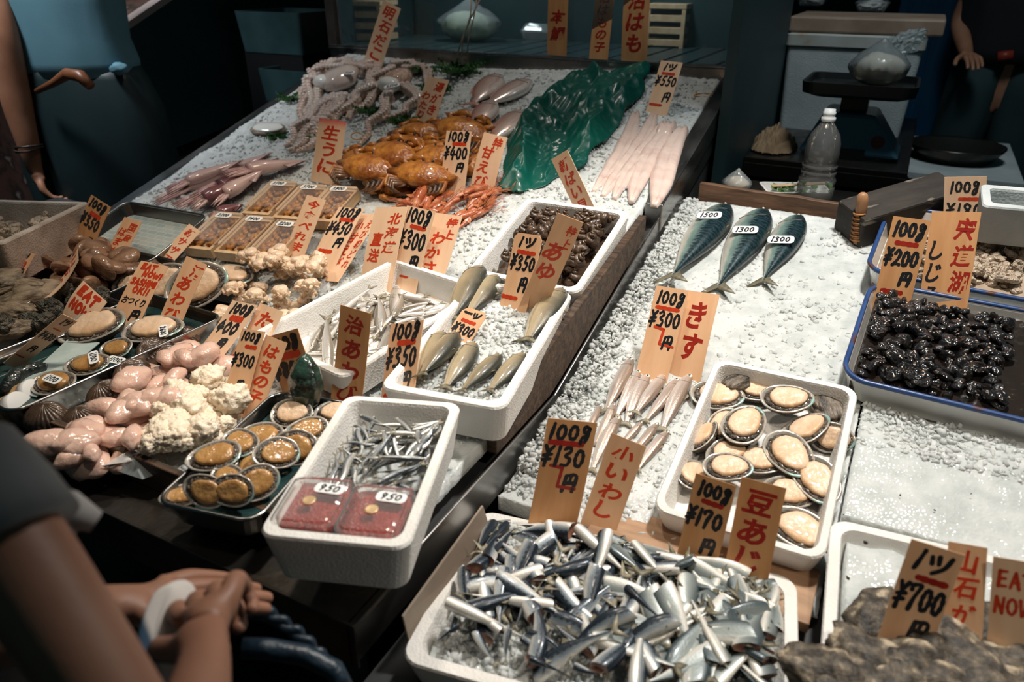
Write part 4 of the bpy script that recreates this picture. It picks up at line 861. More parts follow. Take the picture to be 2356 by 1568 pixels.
# the dark mass lower in the tray
m = MB(); ice = ice_patch('black_clam_mass', C, lambda u, v: .034, T['black_clam'], 'layer of black clams deep in the blue-rimmed tray', 2, 50, .006); ice['category'] = 'clams'
P.H += .030; P.B += .030; P.cap = .012
heap_of(C, P, BC, 300, .0135, 'small glossy black clam in the blue-rimmed enamel tray', 'black clams in the enamel tray', lambda u, v: u < .32 and v < .93-.0*u, .25, .62)
CM = []
for s_ in range(4):
    r = make_proto('clam_meat', 'clam meat'); obj('flesh', lump(40+s_, .3, 1.6, 2, 1, .8, .6), T['clam_meat'], r); CM.append(r)
C = BX['asari']; P = mkpile(C, .004); P.cap = .055; lift = lambda u, v: .012+.03*max(0, min(1, (u+.75)*1.3))*(1-.5*max(0, v))
o = ice_patch('clam_meat_mass', C, lambda u, v: max(.003, lift(u, v)*(1 if u > -.8 else 0)), T['clam_meat'], 'small shelled clam meats lying deeper in the rear enamel tray', 3, 50, .006); o['category'] = 'clams'
for j in range(P.ny):
    for i in range(P.nx):
        q = C['F'].inverted() @ Vector((P.X[j, i], P.Y[j, i], C['base'](P.X[j, i], P.Y[j, i]))); P.H[j, i] += max(0, lift(q.x/(C['iw']/2), q.y/(C['il']/2))-.004)
heap_of(C, P, CM, 300, .0115, 'small beige shelled clam meat in the rear enamel tray', 'clam meats in the rear enamel tray', lambda u, v: -.8 < u < .36 and v < .55-.3*abs(u), .3, .6)
# ================================================================== GOODS ON THE TALL DISPLAY
Pl = Pile(lambda x, y: zL(y)+(.030 if y < 1.25 else .035), -2.6, XR+.02, .56, 2.74, .004)
def seg(P, x1, y1, x2, y2, up1=.008, up2=.004):
    return P.hit(x1, y1, up1), P.hit(x2, y2, up2)
def lay_fish(P, q, protos, hw, hr, base, lab, grp, flip=None, wob=.2, squash=.8, C=None, up=.006, bmax=.35):
    A, B = seg(P, *q, up, up*.6)
    if C is not None: A = clampin(C, A[0], A[1], hw*.8); B = clampin(C, B[0], B[1], hw*.5)
    a, b = P.lay(A, B, [hw*.4, hw, hw, hw*.7, hw*.4], [hr*.4, hr, hr, hr*.7, hr*.3], squash, bmax)
    return drop_tree(random.choice(protos), place_axis(a, b, (random.choice([0, math.pi]) if flip is None else flip)+random.uniform(-wob, wob)), lab, grp, (b-a).length/base)
# ---- box of anchovies with two tubs of roe
ANC = [whole('anchovy', 'fish', 'anchovy', .10, .0155, .011, b, KT, 1.1, .6, 'fin', .2, .08, .10, gill=.18, waves=wv) for b, wv in ((.0, 1), (.06, 1), (-.07, 1), (.05, 2))]
C = BX['box1']; ice_patch('crushed_ice', C, lambda u, v: .012+.012*max(0, -v)+.004*noise.noise((u*3, v*3, 2)), T['ice'], 'ice under the anchovies in the front foam box', 3, 30, .003); P = mkpile(C, .018); P.cap = .030
L1, G1 = 'small silvery blue anchovy in the front foam box', 'anchovies in the front foam box'
ANQ = [(760,1020,800,1000)]
k = 0
poly = [(790, 1000), (930, 950), (1060, 975), (1010, 1080), (930, 1150), (830, 1150), (705, 1110)]
while k < 62:
    px, py = random.uniform(700, 1065), random.uniform(940, 1160)
    if not inpoly(px, py, poly): continue
    a = random.gauss(R(-32), .65); L = random.uniform(38, 58); dx, dy = math.cos(a)*L, math.sin(a)*L
    if random.random() < .5: dx, dy = -dx, -dy
    lay_fish(P, (px+dx, py+dy, px-dx, py-dy), ANC, .0075, .0055, .108, L1, G1, C=C, squash=.7); k += 1
for q in [(1065,992,955,1005),(945,975,1030,988),(770,990,850,1010),(800,960,905,985),(930,940,955,1000),(1005,1070,905,1125),(1060,992,1000,1020),(850,1075,905,1000),(980,1055,870,1065),(1030,1005,925,1045),(865,1110,990,1090),(790,1090,740,1120),(1000,1110,880,1150),(820,1040,760,1120)]:
    lay_fish(P, q, ANC, .0078, .0057, .108, L1, G1, C=C, up=.02, squash=.8)
T['roe'] = M_('red_roe', (.40, .035, .015), (.22, .012, .006), c3=(.62, .16, .08), scale=240, rough=.22, bump=.8, bscale=260, coat=.8, bvor=True, ramp=(.4, .62))
T['gold'] = M_('gold_foil_seal', (.78, .58, .30), rough=.35, metal=.5)
def roe_tub(u, v, lab, num):
    c = C['F'] @ Vector((0, 0, 0)); p = C['F'] @ Vector((u, v, -.030)); F = Matrix.Translation(p) @ C['F'].to_3x3().to_4x4(); w_, l, h = .086, .098, .030
    r = empty('roe_tub', F, lab, 'tub', 'tubs of red roe at the front of the foam box')
    m = MB(); m.loops([rrect(w_-.012, l-.012, .01, 0), rrect(w_-.002, l-.002, .012, h-.007), rrect(w_*.6, l*.6, .012, h-.0055), rrect(.01, .01, .004, h-.005)], True, True); obj('red_roe', m.me(smooth=True), T['roe'], r)
    m = MB(); m.loops([rrect(w_-.010, l-.010, .01, -.0008), rrect(w_, l, .012, h), rrect(w_+.006, l+.006, .013, h), rrect(w_+.006, l+.006, .013, h+.002), rrect(w_-.006, l-.006, .012, h+.002), rrect(w_-.008, l-.008, .012, h+.005), rrect(w_-.02, l-.02, .012, h+.006)], True, True); obj('clear_lid', m.me(smooth=False), T['clear'], r)
    s = label_tag((0, 0, 0), (1, 0, 0), (0, 0, 1), num, .044, .021); s.name = 'price_sticker'; s.parent = r; s.matrix_world = F @ Matrix.Translation((.016, .022, h+.0075)) @ Matrix.Rotation(R(-4), 4, 'Z')
    g = obj('round_seal', MB().lathe([(.0001, 0), (.009, 0), (.0095, .0006), (.009, .0012), (.0075, .0010), (.0001, .0010)], 24).me(smooth=True), T['gold'], r, Matrix.Translation((-.004, -.006, h+.007)))
    b = MB()
    for rr in (.0078, .0052): ribbon(b, [(rr*math.cos(R(a)), rr*math.sin(R(a))) for a in range(0, 361, 15)], .0003, .0014)
    write(b, '一', 0, .002, .004, .003, .0004, .0014); write(b, '二' if 0 else '-', 0, -.001, .005, .003, .0004, .0014); obj('seal_print', b.me(), T['umbo'], g)
roe_tub(-.052, -C['L']/2+.075, 'clear tub of red roe, left one, at the front of the anchovy box', '950')
roe_tub(.040, -C['L']/2+.068, 'clear tub of red roe, right one, nearest the box corner', '950')

# ---- smelts
SM = [whole('smelt_fish', 'fish', 'smelt', .12, .017, .013, b, KT, 1.1, .6, 'fin', .2, .08, .11, gill=.18, waves=wv) for b, wv in ((.0, 1), (.04, 1), (-.05, 1))]
C = BX['wak']; P = mkpile(C, .002); P.cap = .022; L1, G1 = 'slender silver smelt in the foam box below the three big signs', 'smelts in the middle foam box'
poly = [(770, 700), (880, 670), (1000, 690), (985, 740), (880, 800), (890, 850), (760, 860), (700, 800)]; k = 0
while k < 30:
    px, py = random.uniform(700, 1000), random.uniform(670, 860)
    if not inpoly(px, py, poly) or (px < 790 and py > 780 and random.random() < .6): continue
    a = random.gauss(R(-38), .5); L = random.uniform(38, 52); dx, dy = math.cos(a)*L, math.sin(a)*L
    if random.random() < .5: dx, dy = -dx, -dy
    lay_fish(P, (px+dx, py+dy, px-dx, py-dy), SM, .0085, .0065, .13, L1, G1, C=C, squash=.7); k += 1
for q in [(711,793,725,700),(740,865,738,780),(735,790,785,740),(755,850,752,735),(1000,684,900,668),(985,690,905,705),(880,686,785,690),(980,700,900,735),(980,725,895,735),(910,715,855,785),(890,785,840,800),(930,790,850,815),(1005,745,900,770),(875,745,870,680),(890,810,835,830),(905,735,925,670),(850,870,930,830)]:
    lay_fish(P, q, SM, .009, .007, .13, L1, G1, C=C, up=.02, squash=.8)
# ---- sweetfish
AY = [whole('sweetfish', 'fish', 'ayu', .20, .060, .046, b, KS, .8, .5, 'fin_olive', .085, .075, .10, dorsal=(.42, .52, .3), gill=.2) for b in (.0, .015)]
C = BX['ayu']; zf = lambda u, v: .046+.010*noise.noise((u*3, v*3, 2)); ice_patch('crushed_ice', C, zf, T['ice'], 'crushed ice under the sweetfish', 5, 60, .004); P = mkpile(C, .046); P.cap = .014; pp = []
for i in range(900): u, v = random.uniform(-.97, .97), random.uniform(-.97, .97); pp.append(tuple(C['loc'](u, v, zf(u, v)+.001)))
chunks('loose_ice_pieces', pp, .0068, T['ice_chunk'], 'loose ice pieces between the sweetfish', 6)
for q in [(1107,607,1032,740),(1148,624,1075,725),(1298,655,1207,790),(1020,750,958,880),(1054,765,966,890),(1093,774,1020,898),(1154,802,1058,905),(1208,797,1122,905)]:
    A, B = seg(P, *q, .03, .012); k = .019
    a, b = P.lay(A, B, [k*.5, k, k, k*.8, k*.4], [k*.4, k*.9, k*.9, k*.6, k*.2], .8)
    drop_tree(random.choice(AY), place_axis(a, b, random.uniform(.0, .45)), 'plump olive-brown sweetfish lying head up the slope on ice', 'sweetfish on ice in the foam box', (b-a).length/.218)
# ---- whelks
T['whelk'] = M_('whelk_shell', (.085, .048, .026), (.025, .015, .010), c3=(.24, .15, .09), scale=60, rough=.38, bump=.12, bscale=70, coat=.6, ramp=(.38, .64), unit=42)
T['whelk_lid'] = M_('whelk_operculum', (.20, .13, .09), rough=.3, coat=.4, unit=42)
def whelk(seed):
    r = make_proto('whelk', 'sea snail'); m = MB(); q = []; rs = []
    for i in range(90):
        t = i/89; a = t*2*math.pi*4.2; g = math.exp(2.6*(t-1)); q.append((g*.50*math.cos(a), g*.50*math.sin(a), 1.25-1.75*g)); rs.append(max(.03, g*.56))
    m.tube(q, rs, 14); obj('shell', m.me(smooth=True), T['whelk'], r); m = MB(); e = Vector(q[-1]); d = (Vector(q[-1])-Vector(q[-4])).normalized()
    m.lathe([(.0001, .03), (.25, .02), (.42, -.02)], 14, frame(e+d*.1, (0, 0, 1), d)); obj('lid', m.me(smooth=True), T['whelk_lid'], r); return r
WH = [whelk(1)]
C = BX['snail']; P = mkpile(C, .002); P.H += .014; P.B += .014; P.cap = .038
o = ice_patch('whelk_layer', C, lambda u, v: .016, T['whelk'], 'dark lower layer of whelks in the foam box', 1, 24, .006); o['category'] = 'sea snails'
heap_of(C, P, WH, 115, .0215, 'brown whelk in the foam box between the sweetfish and the eel fillets', 'whelks in the foam box', lambda u, v: True, .2, .7, .7)

# ---- helper for soft heaps on the ice
def lumps_in(poly, P, n, protos, r, rz, lab, grp, jit=.25, squash=.75, up=.0, rot='flat', cond=None):
    xs = [p[0] for p in poly]; ys = [p[1] for p in poly]; k = 0; t = 0; spots = []
    while k < n and t < n*60:
        t += 1; px, py = random.uniform(min(xs), max(xs)), random.uniform(min(ys), max(ys))
        if inpoly(px, py, poly): spots.append((px, py)); k += 1
    for px, py in spots:
        q = P.hit(px, py, up); s_ = r*(1+random.uniform(-jit, jit)); c, _ = P.drop(q[0], q[1], s_*.8, s_*rz, squash)
        Rm = Matrix.Rotation(random.uniform(0, 6.28), 4, 'Z') @ Matrix.Rotation(random.gauss(0, .25 if rot == 'flat' else .9), 4, 'X')
        drop_tree(random.choice(protos), Matrix.Translation(c) @ Rm, lab, grp, s_)
T['scallop'] = M_('scallop_flesh', (.86, .68, .52), (.78, .56, .38), scale=30, rough=.3, coat=.5, sss=.2, bump=.2, bscale=90, unit=38)
T['frill'] = M_('scallop_frill', (.86, .67, .48), (.74, .50, .30), scale=50, rough=.35, coat=.4, bump=.4, bscale=110, sss=.1, unit=38)
SCL = []
for s_ in range(5):
    r = make_proto('shelled_scallop', 'scallop'); m = MB(); m.lathe([(.0001, .50), (.38, .48), (.56, .38), (.62, .1), (.54, -.2), (.4, -.32), (.0001, -.34)], 20); me = m.me(smooth=True)
    for v in me.vertices: v.co *= 1+.12*noise.noise(v.co*2+Vector((s_*5, 0, 0)))
    obj('muscle', me, T['scallop'], r, Matrix.Rotation(random.uniform(-.5, .5), 4, 'X')); m = MB(); q = []; rs = []
    for i in range(60):
        a = i/59*2*math.pi*1.3; rr = .62+.12*math.sin(a*7+s_)+.1*noise.noise((a*3, s_, 0)); q.append((rr*math.cos(a), rr*math.sin(a)*.9, -.12+.16*math.sin(a*5+s_))); rs.append(.11+.06*abs(math.sin(a*9)))
    m.tube(q, rs, 7); obj('frill', m.me(smooth=True), T['frill'], r); SCL.append(r)
sc_poly = [(600, 600), (650, 588), (745, 600), (745, 640), (735, 700), (690, 760), (640, 790), (610, 740), (530, 700), (528, 655)]
Pl.cap = .055
lumps_in(sc_poly, Pl, 62, SCL, .026, .55, 'pale peach shelled scallop with its frill in the heap left of the smelt box', 'shelled scallops heaped on ice')
Pl.cap = .01
lumps_in([(478, 735), (520, 700), (535, 740), (490, 750)], Pl, 4, SCL, .024, .5, 'pale scallop lying loose at the left foot of the heap', 'loose scallops beside the heap')
T['milt'] = M_('pale_pink_milt', (.80, .56, .46), (.68, .44, .35), scale=12, rough=.16, coat=.9, sss=.35, bump=.1, bscale=60, unit=30)
ML = []
for s_ in range(6):
    r = make_proto('fish_milt', 'fish milt'); obj('lobe', lump(60+s_, .22, 1.1, 3, 1, .62+.1*(s_ % 3), .55), T['milt'], r); ML.append(r)
milt = [(420, 815), (470, 810), (520, 850), (540, 880), (400, 950), (360, 1010), (330, 1060), (230, 1095), (115, 1060), (150, 1020), (210, 990), (250, 930), (330, 890), (335, 865)]
Pl.cap = .035
lumps_in(milt, Pl, 52, ML, .033, .5, 'glossy pale pink lobe of fish milt on the ice at the left front', 'lobes of fish milt on ice', .3)
T['crumb_roe'] = M_('crumbly_cream_roe', (.90, .80, .66), (.82, .68, .50), scale=50, rough=.5, bump=.25, bscale=90, sss=.1, unit=20)
CR_ = []
for s_ in range(4):
    r = make_proto('cooked_roe', 'fish roe'); obj('clump', lump(80+s_, .30, 2.6, 4, 1, .85, .75, ridge=1.1), T['crumb_roe'], r); CR_.append(r)
Pl.cap = .034
lumps_in([(470, 880), (530, 865), (560, 940), (540, 990), (440, 1060), (380, 1095), (345, 1030), (390, 940)], Pl, 44, CR_, .024, .6, 'crumbly cream coloured clump of cooked roe beside the pink milt', 'clumps of crumbly roe', .35)
m = MB(); q = [Pl.hit(235, 1075), Pl.hit(350, 1015), Pl.hit(375, 1090), Pl.hit(330, 1110), Pl.hit(250, 1080)]
c_ = sum(q)/5; m.add([tuple(p+np.array([0, 0, .004+.003*(i % 2)])) for i, p in enumerate(q)]+[tuple(c_+np.array([0, 0, .012]))], [(i, (i+1) % 5, 5) for i in range(5)]); o = m.build('wet_film', T['bagfilm']); sm = o.modifiers.new('s', 'SOLIDIFY'); sm.thickness = .0006; tag(o, 'wet translucent sheet under the milt at the front of the ice', 'sheet')
# ---- ark shells
Pl.cap = .004
T['ark'] = M_('ribbed_ark_shell', (.09, .055, .035), (.022, .015, .012), c3=(.26, .17, .11), scale=10, rough=.3, bump=.08, bscale=60, coat=.5, ramp=(.4, .62), unit=25)
def ark(seed, ribs=22, name='ark_shell', mt='ark', fat=.62):
    r = make_proto(name, 'shellfish'); n = 88; rows = 12; v = []; f = []
    for sgn in (1, -1):
        for i in range(rows):
            t = i/(rows-1)
            for j in range(n):
                a = 2*math.pi*j/n; rr = 1-t; rib = 1+(.035 if ribs else 0)*math.cos(a*ribs)*min(1, rr*2); v.append((math.cos(a)*rr*rib, math.sin(a)*rr*.8*rib+t*.35, sgn*fat*math.sqrt(max(0, 1-rr*rr))*rib))
    for s_ in range(2):
        for i in range(rows-1):
            for j in range(n): a0 = s_*rows*n+i*n+j; a1 = s_*rows*n+i*n+(j+1) % n; f.append((a0, a1, a1+n, a0+n) if s_ == 0 else (a1, a0, a0+n, a1+n))
    obj('shell', mesh('shell', v, f, True), T[mt], r); return r
AK = [ark(1)]
for i, (x, y, s_) in enumerate([(108, 968, .042), (187, 966, .036), (247, 912, .040), (305, 866, .042), (352, 815, .042), (378, 810, .035), (430, 775, .036)]):
    q = Pl.hit(x, y, .02); c, _ = Pl.drop(q[0], q[1], s_*.75, s_*.6, .9); drop_tree(AK[0], frame(c, (math.cos(R(20+i*25)), math.sin(R(20+i*25)), 0), (.1, -.35, 1)) , 'dark ribbed ark shell in the row between the left steel tray and the milt', 'ark shells beside the left steel tray', s_)
# ---- abalones in water, tray 1
C = BX['tray1']; P = mkpile(C, .012); P.cap = .018; m = MB(); m.loops([rrect(C['iw']*1.01, C['il']*1.01, .02, -.0006), rrect(C['iw']*1.01, C['il']*1.01, .02, 0)]); o = m.build('tray_water', T['water'], None, C['F'] @ Matrix.Translation((0, 0, -C['depth']+C['floor']+.014))); tag(o, 'shallow water in the tray of dark abalones', 'water')
for i, (x, y, hf, an, ti, td) in enumerate([(769,955,.042,10,12,-90),(670,961,.045,10,25,-90),(704,999,.042,50,20,-60),(601,1009,.045,10,15,-90),(675,1045,.045,30,45,-60),(555,1043,.042,-20,12,-90),(580,1089,.045,-35,18,-90),(498,1083,.048,30,15,-90),(527,1127,.036,-20,12,-90),(590,1140,.040,60,50,-40),(418,1144,.036,30,8,-90),(480,1165,.036,-10,60,-60),(540,1165,.036,20,60,-60),(640,1075,.04,50,40,-20)]):
    put_abalone(P, x, y, hf, an, ti, td, 'wet brown abalone lying foot up in the steel tray beside the foam box', 'abalones in the front steel tray', ABD if i > 1 else AB, .01)
q = P.hit(700, 935, .0); me = lump(91, .14, 1.6, 4, .036, .026, .055, ridge=.3); o = obj('standing_abalone', me, T['green_shell'], None, Matrix.Translation((q[0], q[1]+.012, q[2]+.045)) @ Matrix.Rotation(R(-12), 4, 'X')); tag(o, 'abalone standing on edge showing its wet green shell in front of the 800 sign', 'abalone')
# ---- left front trays
C = BX['trayA']; P = mkpile(C, .010); P.cap = .012; m = MB(); m.loops([rrect(C['iw']*1.01, C['il']*1.01, .02, -.0006), rrect(C['iw']*1.01, C['il']*1.01, .02, 0)]); o = m.build('tray_water', T['water'], None, C['F'] @ Matrix.Translation((0, 0, -C['depth']+C['floor']+.012))); tag(o, 'shallow water in the tray of big abalones', 'water')
for x, y, hf, an, ti, kind, lab in [(350,770,.075,20,10,AB,'big pale abalone carrying a sticker, right one of the two largest in the left tray'),(215,770,.080,35,20,AB,'biggest abalone with a pearly rim, left one of the two largest in the left tray'),(268,808,.042,10,25,ABD,'small dark abalone with an 1100 sticker against the tray rim'),(200,845,.052,15,12,ABD,'abalone with a tilted 1100 sticker in the middle of the left tray'),(122,887,.052,5,12,ABD,'abalone with an 1100 sticker at the near corner of the left tray')]:
    put_abalone(P, x, y, hf, an, ti, -90, lab, None, kind, .012)
for x, y, num, an, lab in [(377, 765, '2600', -40, 'on the big right abalone'), (268, 832, '1100', 5, 'on the small abalone by the rim'), (217, 826, '1100', -35, 'tilted on the middle abalone'), (122, 876, '1100', 0, 'on the nearest abalone')]:
    q = P.hit(x, y, .022); label_tag((q[0], q[1], q[2]+.004), (math.cos(R(an)), math.sin(R(an)), 0), (0, -.25, 1), num, .047, .020, lab='white %s price sticker %s in the left tray' % (num, lab))
T['cucumber'] = M_('sea_cucumber', (.03, .045, .04), (.012, .015, .014), scale=50, rough=.2, bump=1., bscale=120, coat=.7)
m = MB(); m.tube([P.hit(x, y, .008)+np.array([0, 0, .006]) for x, y in [(10, 905), (40, 870), (75, 855), (110, 850)]], [.012, .018, .017, .010], 12); tag(m.build('sea_cucumber', T['cucumber'], smooth=True), 'dark bumpy sea cucumber lying in the left tray', 'sea cucumber')
T['gauze'] = M_('wet_white_sheet', (.50, .60, .58), (.40, .50, .49), scale=20, rough=.3, bump=.3)
qs = [P.hit(x, y, .003) for x, y in [(30, 900), (85, 915), (230, 790), (165, 775)]]; m = MB(); m.add([tuple(p+np.array([0, 0, .003])) for p in qs]+[tuple(p+np.array([0, 0, .001])) for p in qs], [(0, 1, 2, 3), (7, 6, 5, 4), (0, 4, 5, 1), (1, 5, 6, 2), (2, 6, 7, 3), (3, 7, 4, 0)]); tag(m.build('white_liner', T['gauze']), 'wet pale liner sheet under the abalones in the left tray', 'sheet')
# turban shells, oysters
def turban(seed):
    r = make_proto('turban_shell', 'sea snail'); m = MB(); q = []; rs = []
    for i in range(80):
        t = i/79; a = t*2*math.pi*3.4; g = math.exp(2.4*(t-1)); q.append((g*.52*math.cos(a), g*.52*math.sin(a), .8-1.1*g)); rs.append(max(.03, g*.56*(1+.07*math.sin(a*6))))
    m.tube(q, rs, 16); obj('shell', m.me(smooth=True), T['turban'], r); e = Vector(q[-1]); d = (Vector(q[-1])-Vector(q[-4])).normalized(); m = MB()
    m.lathe([(.0001, .12), (.2, .1), (.34, .03), (.40, .0), (.5, .06), (.58, -.02)], 18, frame(e+d*.05, (0, 0, 1), d)); obj('lid', m.me(smooth=True), T['nacre'], r); return r
T['turban'] = M_('turban_shell', (.12, .11, .085), (.04, .04, .032), c3=(.30, .28, .22), scale=24, rough=.45, bump=.7, bscale=60, ramp=(.4, .62), unit=25)
TB = [turban(1)]; C = BX['trayB']; P = mkpile(C, .004); P.cap = .03
for i, (x, y, s_) in enumerate([(70, 770, .045), (120, 720, .036), (15, 790, .045), (175, 700, .03), (100, 760, .03), (230, 690, .034)]):
    q = P.hit(x, y, .02); c, _ = P.drop(q[0], q[1], s_*.8, s_*.75, .9); drop_tree(TB[0], Matrix.Translation(c) @ Matrix.Rotation(R(i*70), 4, 'Z') @ Matrix.Rotation(R(70), 4, 'X'), 'rough grey-green turban shell in the tray with the EAT NOW sign', 'turban shells in the left trays', s_)
T['oyster_pale'] = M_('flaky_oyster_shell', (.30, .23, .155), (.10, .075, .05), c3=(.48, .40, .30), scale=24, rough=.55, bump=1., bscale=50, ramp=(.4, .62), stretch=(1, 3, 3))
for i, (x, y, s_, an) in enumerate([(20, 690, .07, 60), (75, 690, .085, 62), (-5, 730, .07, 30), (40, 735, .055, 10), (-10, 660, .07, 60), (60, 660, .05, 20), (15, 760, .05, 60)]):
    oyster(50+i, x, y, P, s_, an, 'craggy pale brown oyster at the left edge behind the abalone tray', 'oysters at the left edge', 'oyster_pale', up=.02)
# hard clams
T['hard_clam'] = M_('hard_clam_shell', (.30, .17, .10), (.14, .075, .045), c3=(.42, .28, .18), scale=7, rough=.25, bump=.15, bscale=50, coat=.6, stretch=(1, 3, 1), ramp=(.4, .62), unit=28)
HC = [ark(2, 0, 'hard_clam', 'hard_clam', .42)]; C = BX['trayC']; P = mkpile(C, .004); P.cap = .04
heap_of(C, P, HC, 30, .036, 'smooth brown hard clam in the steel tray behind the oysters', 'hard clams in the steel tray', lambda u, v: True, .2, .75, .55)
# things round there: big abalones leaning near the sign
for x, y, s_, an, ti, lab in [(525, 640, .075, 0, 5, 'large open abalone lying flat on the ice beside the scallop heap'), (455, 690, .085, 70, 50, 'large abalone leaning on its side behind the red lettered sign'), (385, 670, .075, 60, 50, 'large abalone leaning between the two lettered signs at the left'), (300, 660, .05, 60, 40, 'abalone half hidden left of the SASHIMI sign')]:
    put_abalone(Pl, x, y, s_, an, ti, -60, lab, None, AB, .02)
# jars
T['jar'] = M_('jar_label', (.55, .40, .20), (.30, .12, .05), c3=(.70, .58, .40), scale=60, rough=.3, coat=.6)
for i, (x, y, lab) in enumerate([(20, 945, 'small glass jar with a white lid at the left edge, the nearer one'), (55, 915, 'small glass jar with a white lid behind its twin at the left edge')]):
    q = on(x, y, zL, .035); F = Matrix.Translation(q) @ Matrix.Rotation(R(25), 4, 'Z') @ Matrix.Rotation(R(62), 4, 'Y'); r = empty('jar', F, lab, 'jar')
    m = MB(); m.lathe([(.0001, -.045), (.026, -.045), (.03, -.04), (.03, .008), (.024, .014)], 24); obj('label', m.me(smooth=True), T['jar'], r); m = MB(); m.lathe([(.027, .014), (.029, .014), (.029, .032), (.027, .034), (.0001, .034)], 24); obj('lid', m.me(smooth=True), T['paper'], r)

# ---- sea urchin boxes
T['uni'] = M_('sea_urchin_roe', (.52, .24, .05), (.36, .13, .025), c3=(.62, .34, .09), scale=40, rough=.35, bump=.6, bscale=150, coat=.4)
UB = make_proto('urchin_box', 'box'); w_, l, h = .098, .175, .03
m = MB(); m.loops([rrect(w_, l, .001, 0, 1), rrect(w_, l, .001, h, 1), rrect(w_-.020, l-.024, .001, h, 1), rrect(w_-.020, l-.024, .001, .01, 1)]); obj('wooden_tray', m.me(), T['pine'], UB)
m = MB()
for k in range(64):
    x, y = random.uniform(-.034, .034), random.uniform(-.07, .07); me = lump(k % 9, .3, 1.5, 1); Mx = Matrix.Translation((x, y, .018+random.uniform(0, .006))) @ Matrix.Rotation(random.uniform(-.6, .6), 4, 'Z') @ Matrix.Diagonal((.007, .013, .006, 1)); m.add([Mx @ v.co for v in me.vertices], [tuple(p.vertices) for p in me.polygons])
u = obj('urchin_roe', m.me(smooth=True), T['uni'], UB); u['kind'] = 'stuff'
m = MB(); m.loops([rrect(w_+.002, l*.86, .002, h+.001, 1), rrect(w_-.004, l*.84, .002, h+.012, 1), rrect(w_-.02, l*.8, .002, h+.0125, 1)], False, True); obj('clear_lid', m.me(), T['clear'], UB, Matrix.Translation((0, .012, 0)))
for px, num, lab in [([(428, 560), (495, 590), (565, 495), (500, 470)], '2200', 'nearer row, leftmost of the three'), ([(485, 568), (565, 597), (650, 505), (570, 480)], '2400', 'nearer row, middle box, priced 2400'), ([(560, 582), (632, 605), (722, 520), (645, 492)], '2200', 'nearer row, rightmost of the three'),
                     ([(550, 475), (625, 500), (700, 430), (628, 405)], '2700', 'back row, leftmost of the three'), ([(615, 485), (695, 508), (775, 440), (700, 412)], '2700', 'back row, middle box'), ([(690, 495), (765, 520), (838, 432), (768, 418)], '2800', 'back row, rightmost box by the orange crabs')]:
    c = sum(on(x, y, zL, .07) for x, y in px)/4; F = frame((c[0], c[1], zL(c[1])+.037), (1, .14, 0), (0, -.30, 1)); drop_tree(UB, F, 'wooden box of sea urchin, '+lab, 'sea urchin boxes in two rows')
    p = F @ Vector((-.004, .062, h+.0145)); label_tag(p, F.to_3x3() @ Vector((1, 0, 0)), F.to_3x3() @ Vector((0, 0, 1)), num, .055, .024, lab='%s sticker on the urchin box, %s' % (num, lab))
# ---- squids
Pl.cap = .02
T['squid'] = M_('squid_skin', (.66, .47, .43), (.40, .20, .20), c3=(.76, .62, .56), scale=9, rough=.22, coat=.7, sss=.1, bump=.1, stretch=(.4, 1, 1), ramp=(.36, .6))
T['squid_dark'] = M_('dark_red_squid', (.20, .08, .085), (.09, .04, .045), c3=(.55, .40, .38), scale=12, rough=.22, coat=.7, stretch=(.4, 1, 1), ramp=(.4, .6))
for i, (x1, y1, x2, y2, mt, rr) in enumerate([(628, 352, 352, 468, 'squid', .030), (615, 385, 400, 478, 'squid', .028), (560, 372, 380, 440, 'squid', .026), (645, 380, 450, 478, 'squid_dark', .030), (705, 365, 520, 430, 'squid', .030), (560, 440, 440, 490, 'squid_dark', .030), (610, 415, 480, 470, 'squid', .03), (560, 470, 480, 500, 'squid_dark', .026)]):
    A, B = seg(Pl, x1, y1, x2, y2, .015, .015); L = math.hypot(A[0]-B[0], A[1]-B[1]); a, b = Pl.lay(A, B, [rr*.4, rr, rr, rr*.9, rr*.6], [rr*.3, rr*.75, rr*.75, rr*.7, rr*.4], .75)
    r = empty('squid', place_axis(a, b), 'long pinkish squid lying along the left rail, pale skinned' if mt == 'squid' else 'dark red streaked squid among the pale ones', 'squid', 'pale squids by the left rail' if mt == 'squid' else 'dark squids behind the urchin boxes'); L = (b-a).length
    m = MB(); n = 14; m.loops([[(L*.72*t, rr*w_*math.cos(2*math.pi*j/16), rr*.8*w_*math.sin(2*math.pi*j/16)) for j in range(16)] for t, w_ in [(k/n, max(.03, min(1, 1.25*(k/n)**.75))*(1-.12*max(0, k/n-.8)/.2)) for k in range(n+1)]]); obj('mantle', m.me(smooth=True), T[mt], r)
    m = MB(); m.add([(L*.0, 0, .004), (L*.28, rr*1.5, .0), (L*.32, rr*.6, .004), (L*.32, -rr*.6, .004), (L*.28, -rr*1.5, 0), (0, 0, -.001), (L*.28, rr*1.5, -.002), (L*.28, -rr*1.5, -.002)], [(0, 2, 1), (0, 3, 2), (0, 4, 3), (5, 6, 2, 3, 7)]); obj('fin', m.me(smooth=True), T[mt], r)
    for s_ in range(6):
        m = MB(); ya = (s_-2.5)*rr*.28; m.tube([(L*.7, ya, 0), (L*.8, ya*1.3, .004*math.sin(s_)), (L*.92, ya*1.9+.006*math.sin(s_*3), -.002), (L*1.0, ya*2.1, -.006)], [rr*.2, rr*.17, rr*.1, rr*.04], 7); obj('arm', m.me(smooth=True), T['squid'], r)
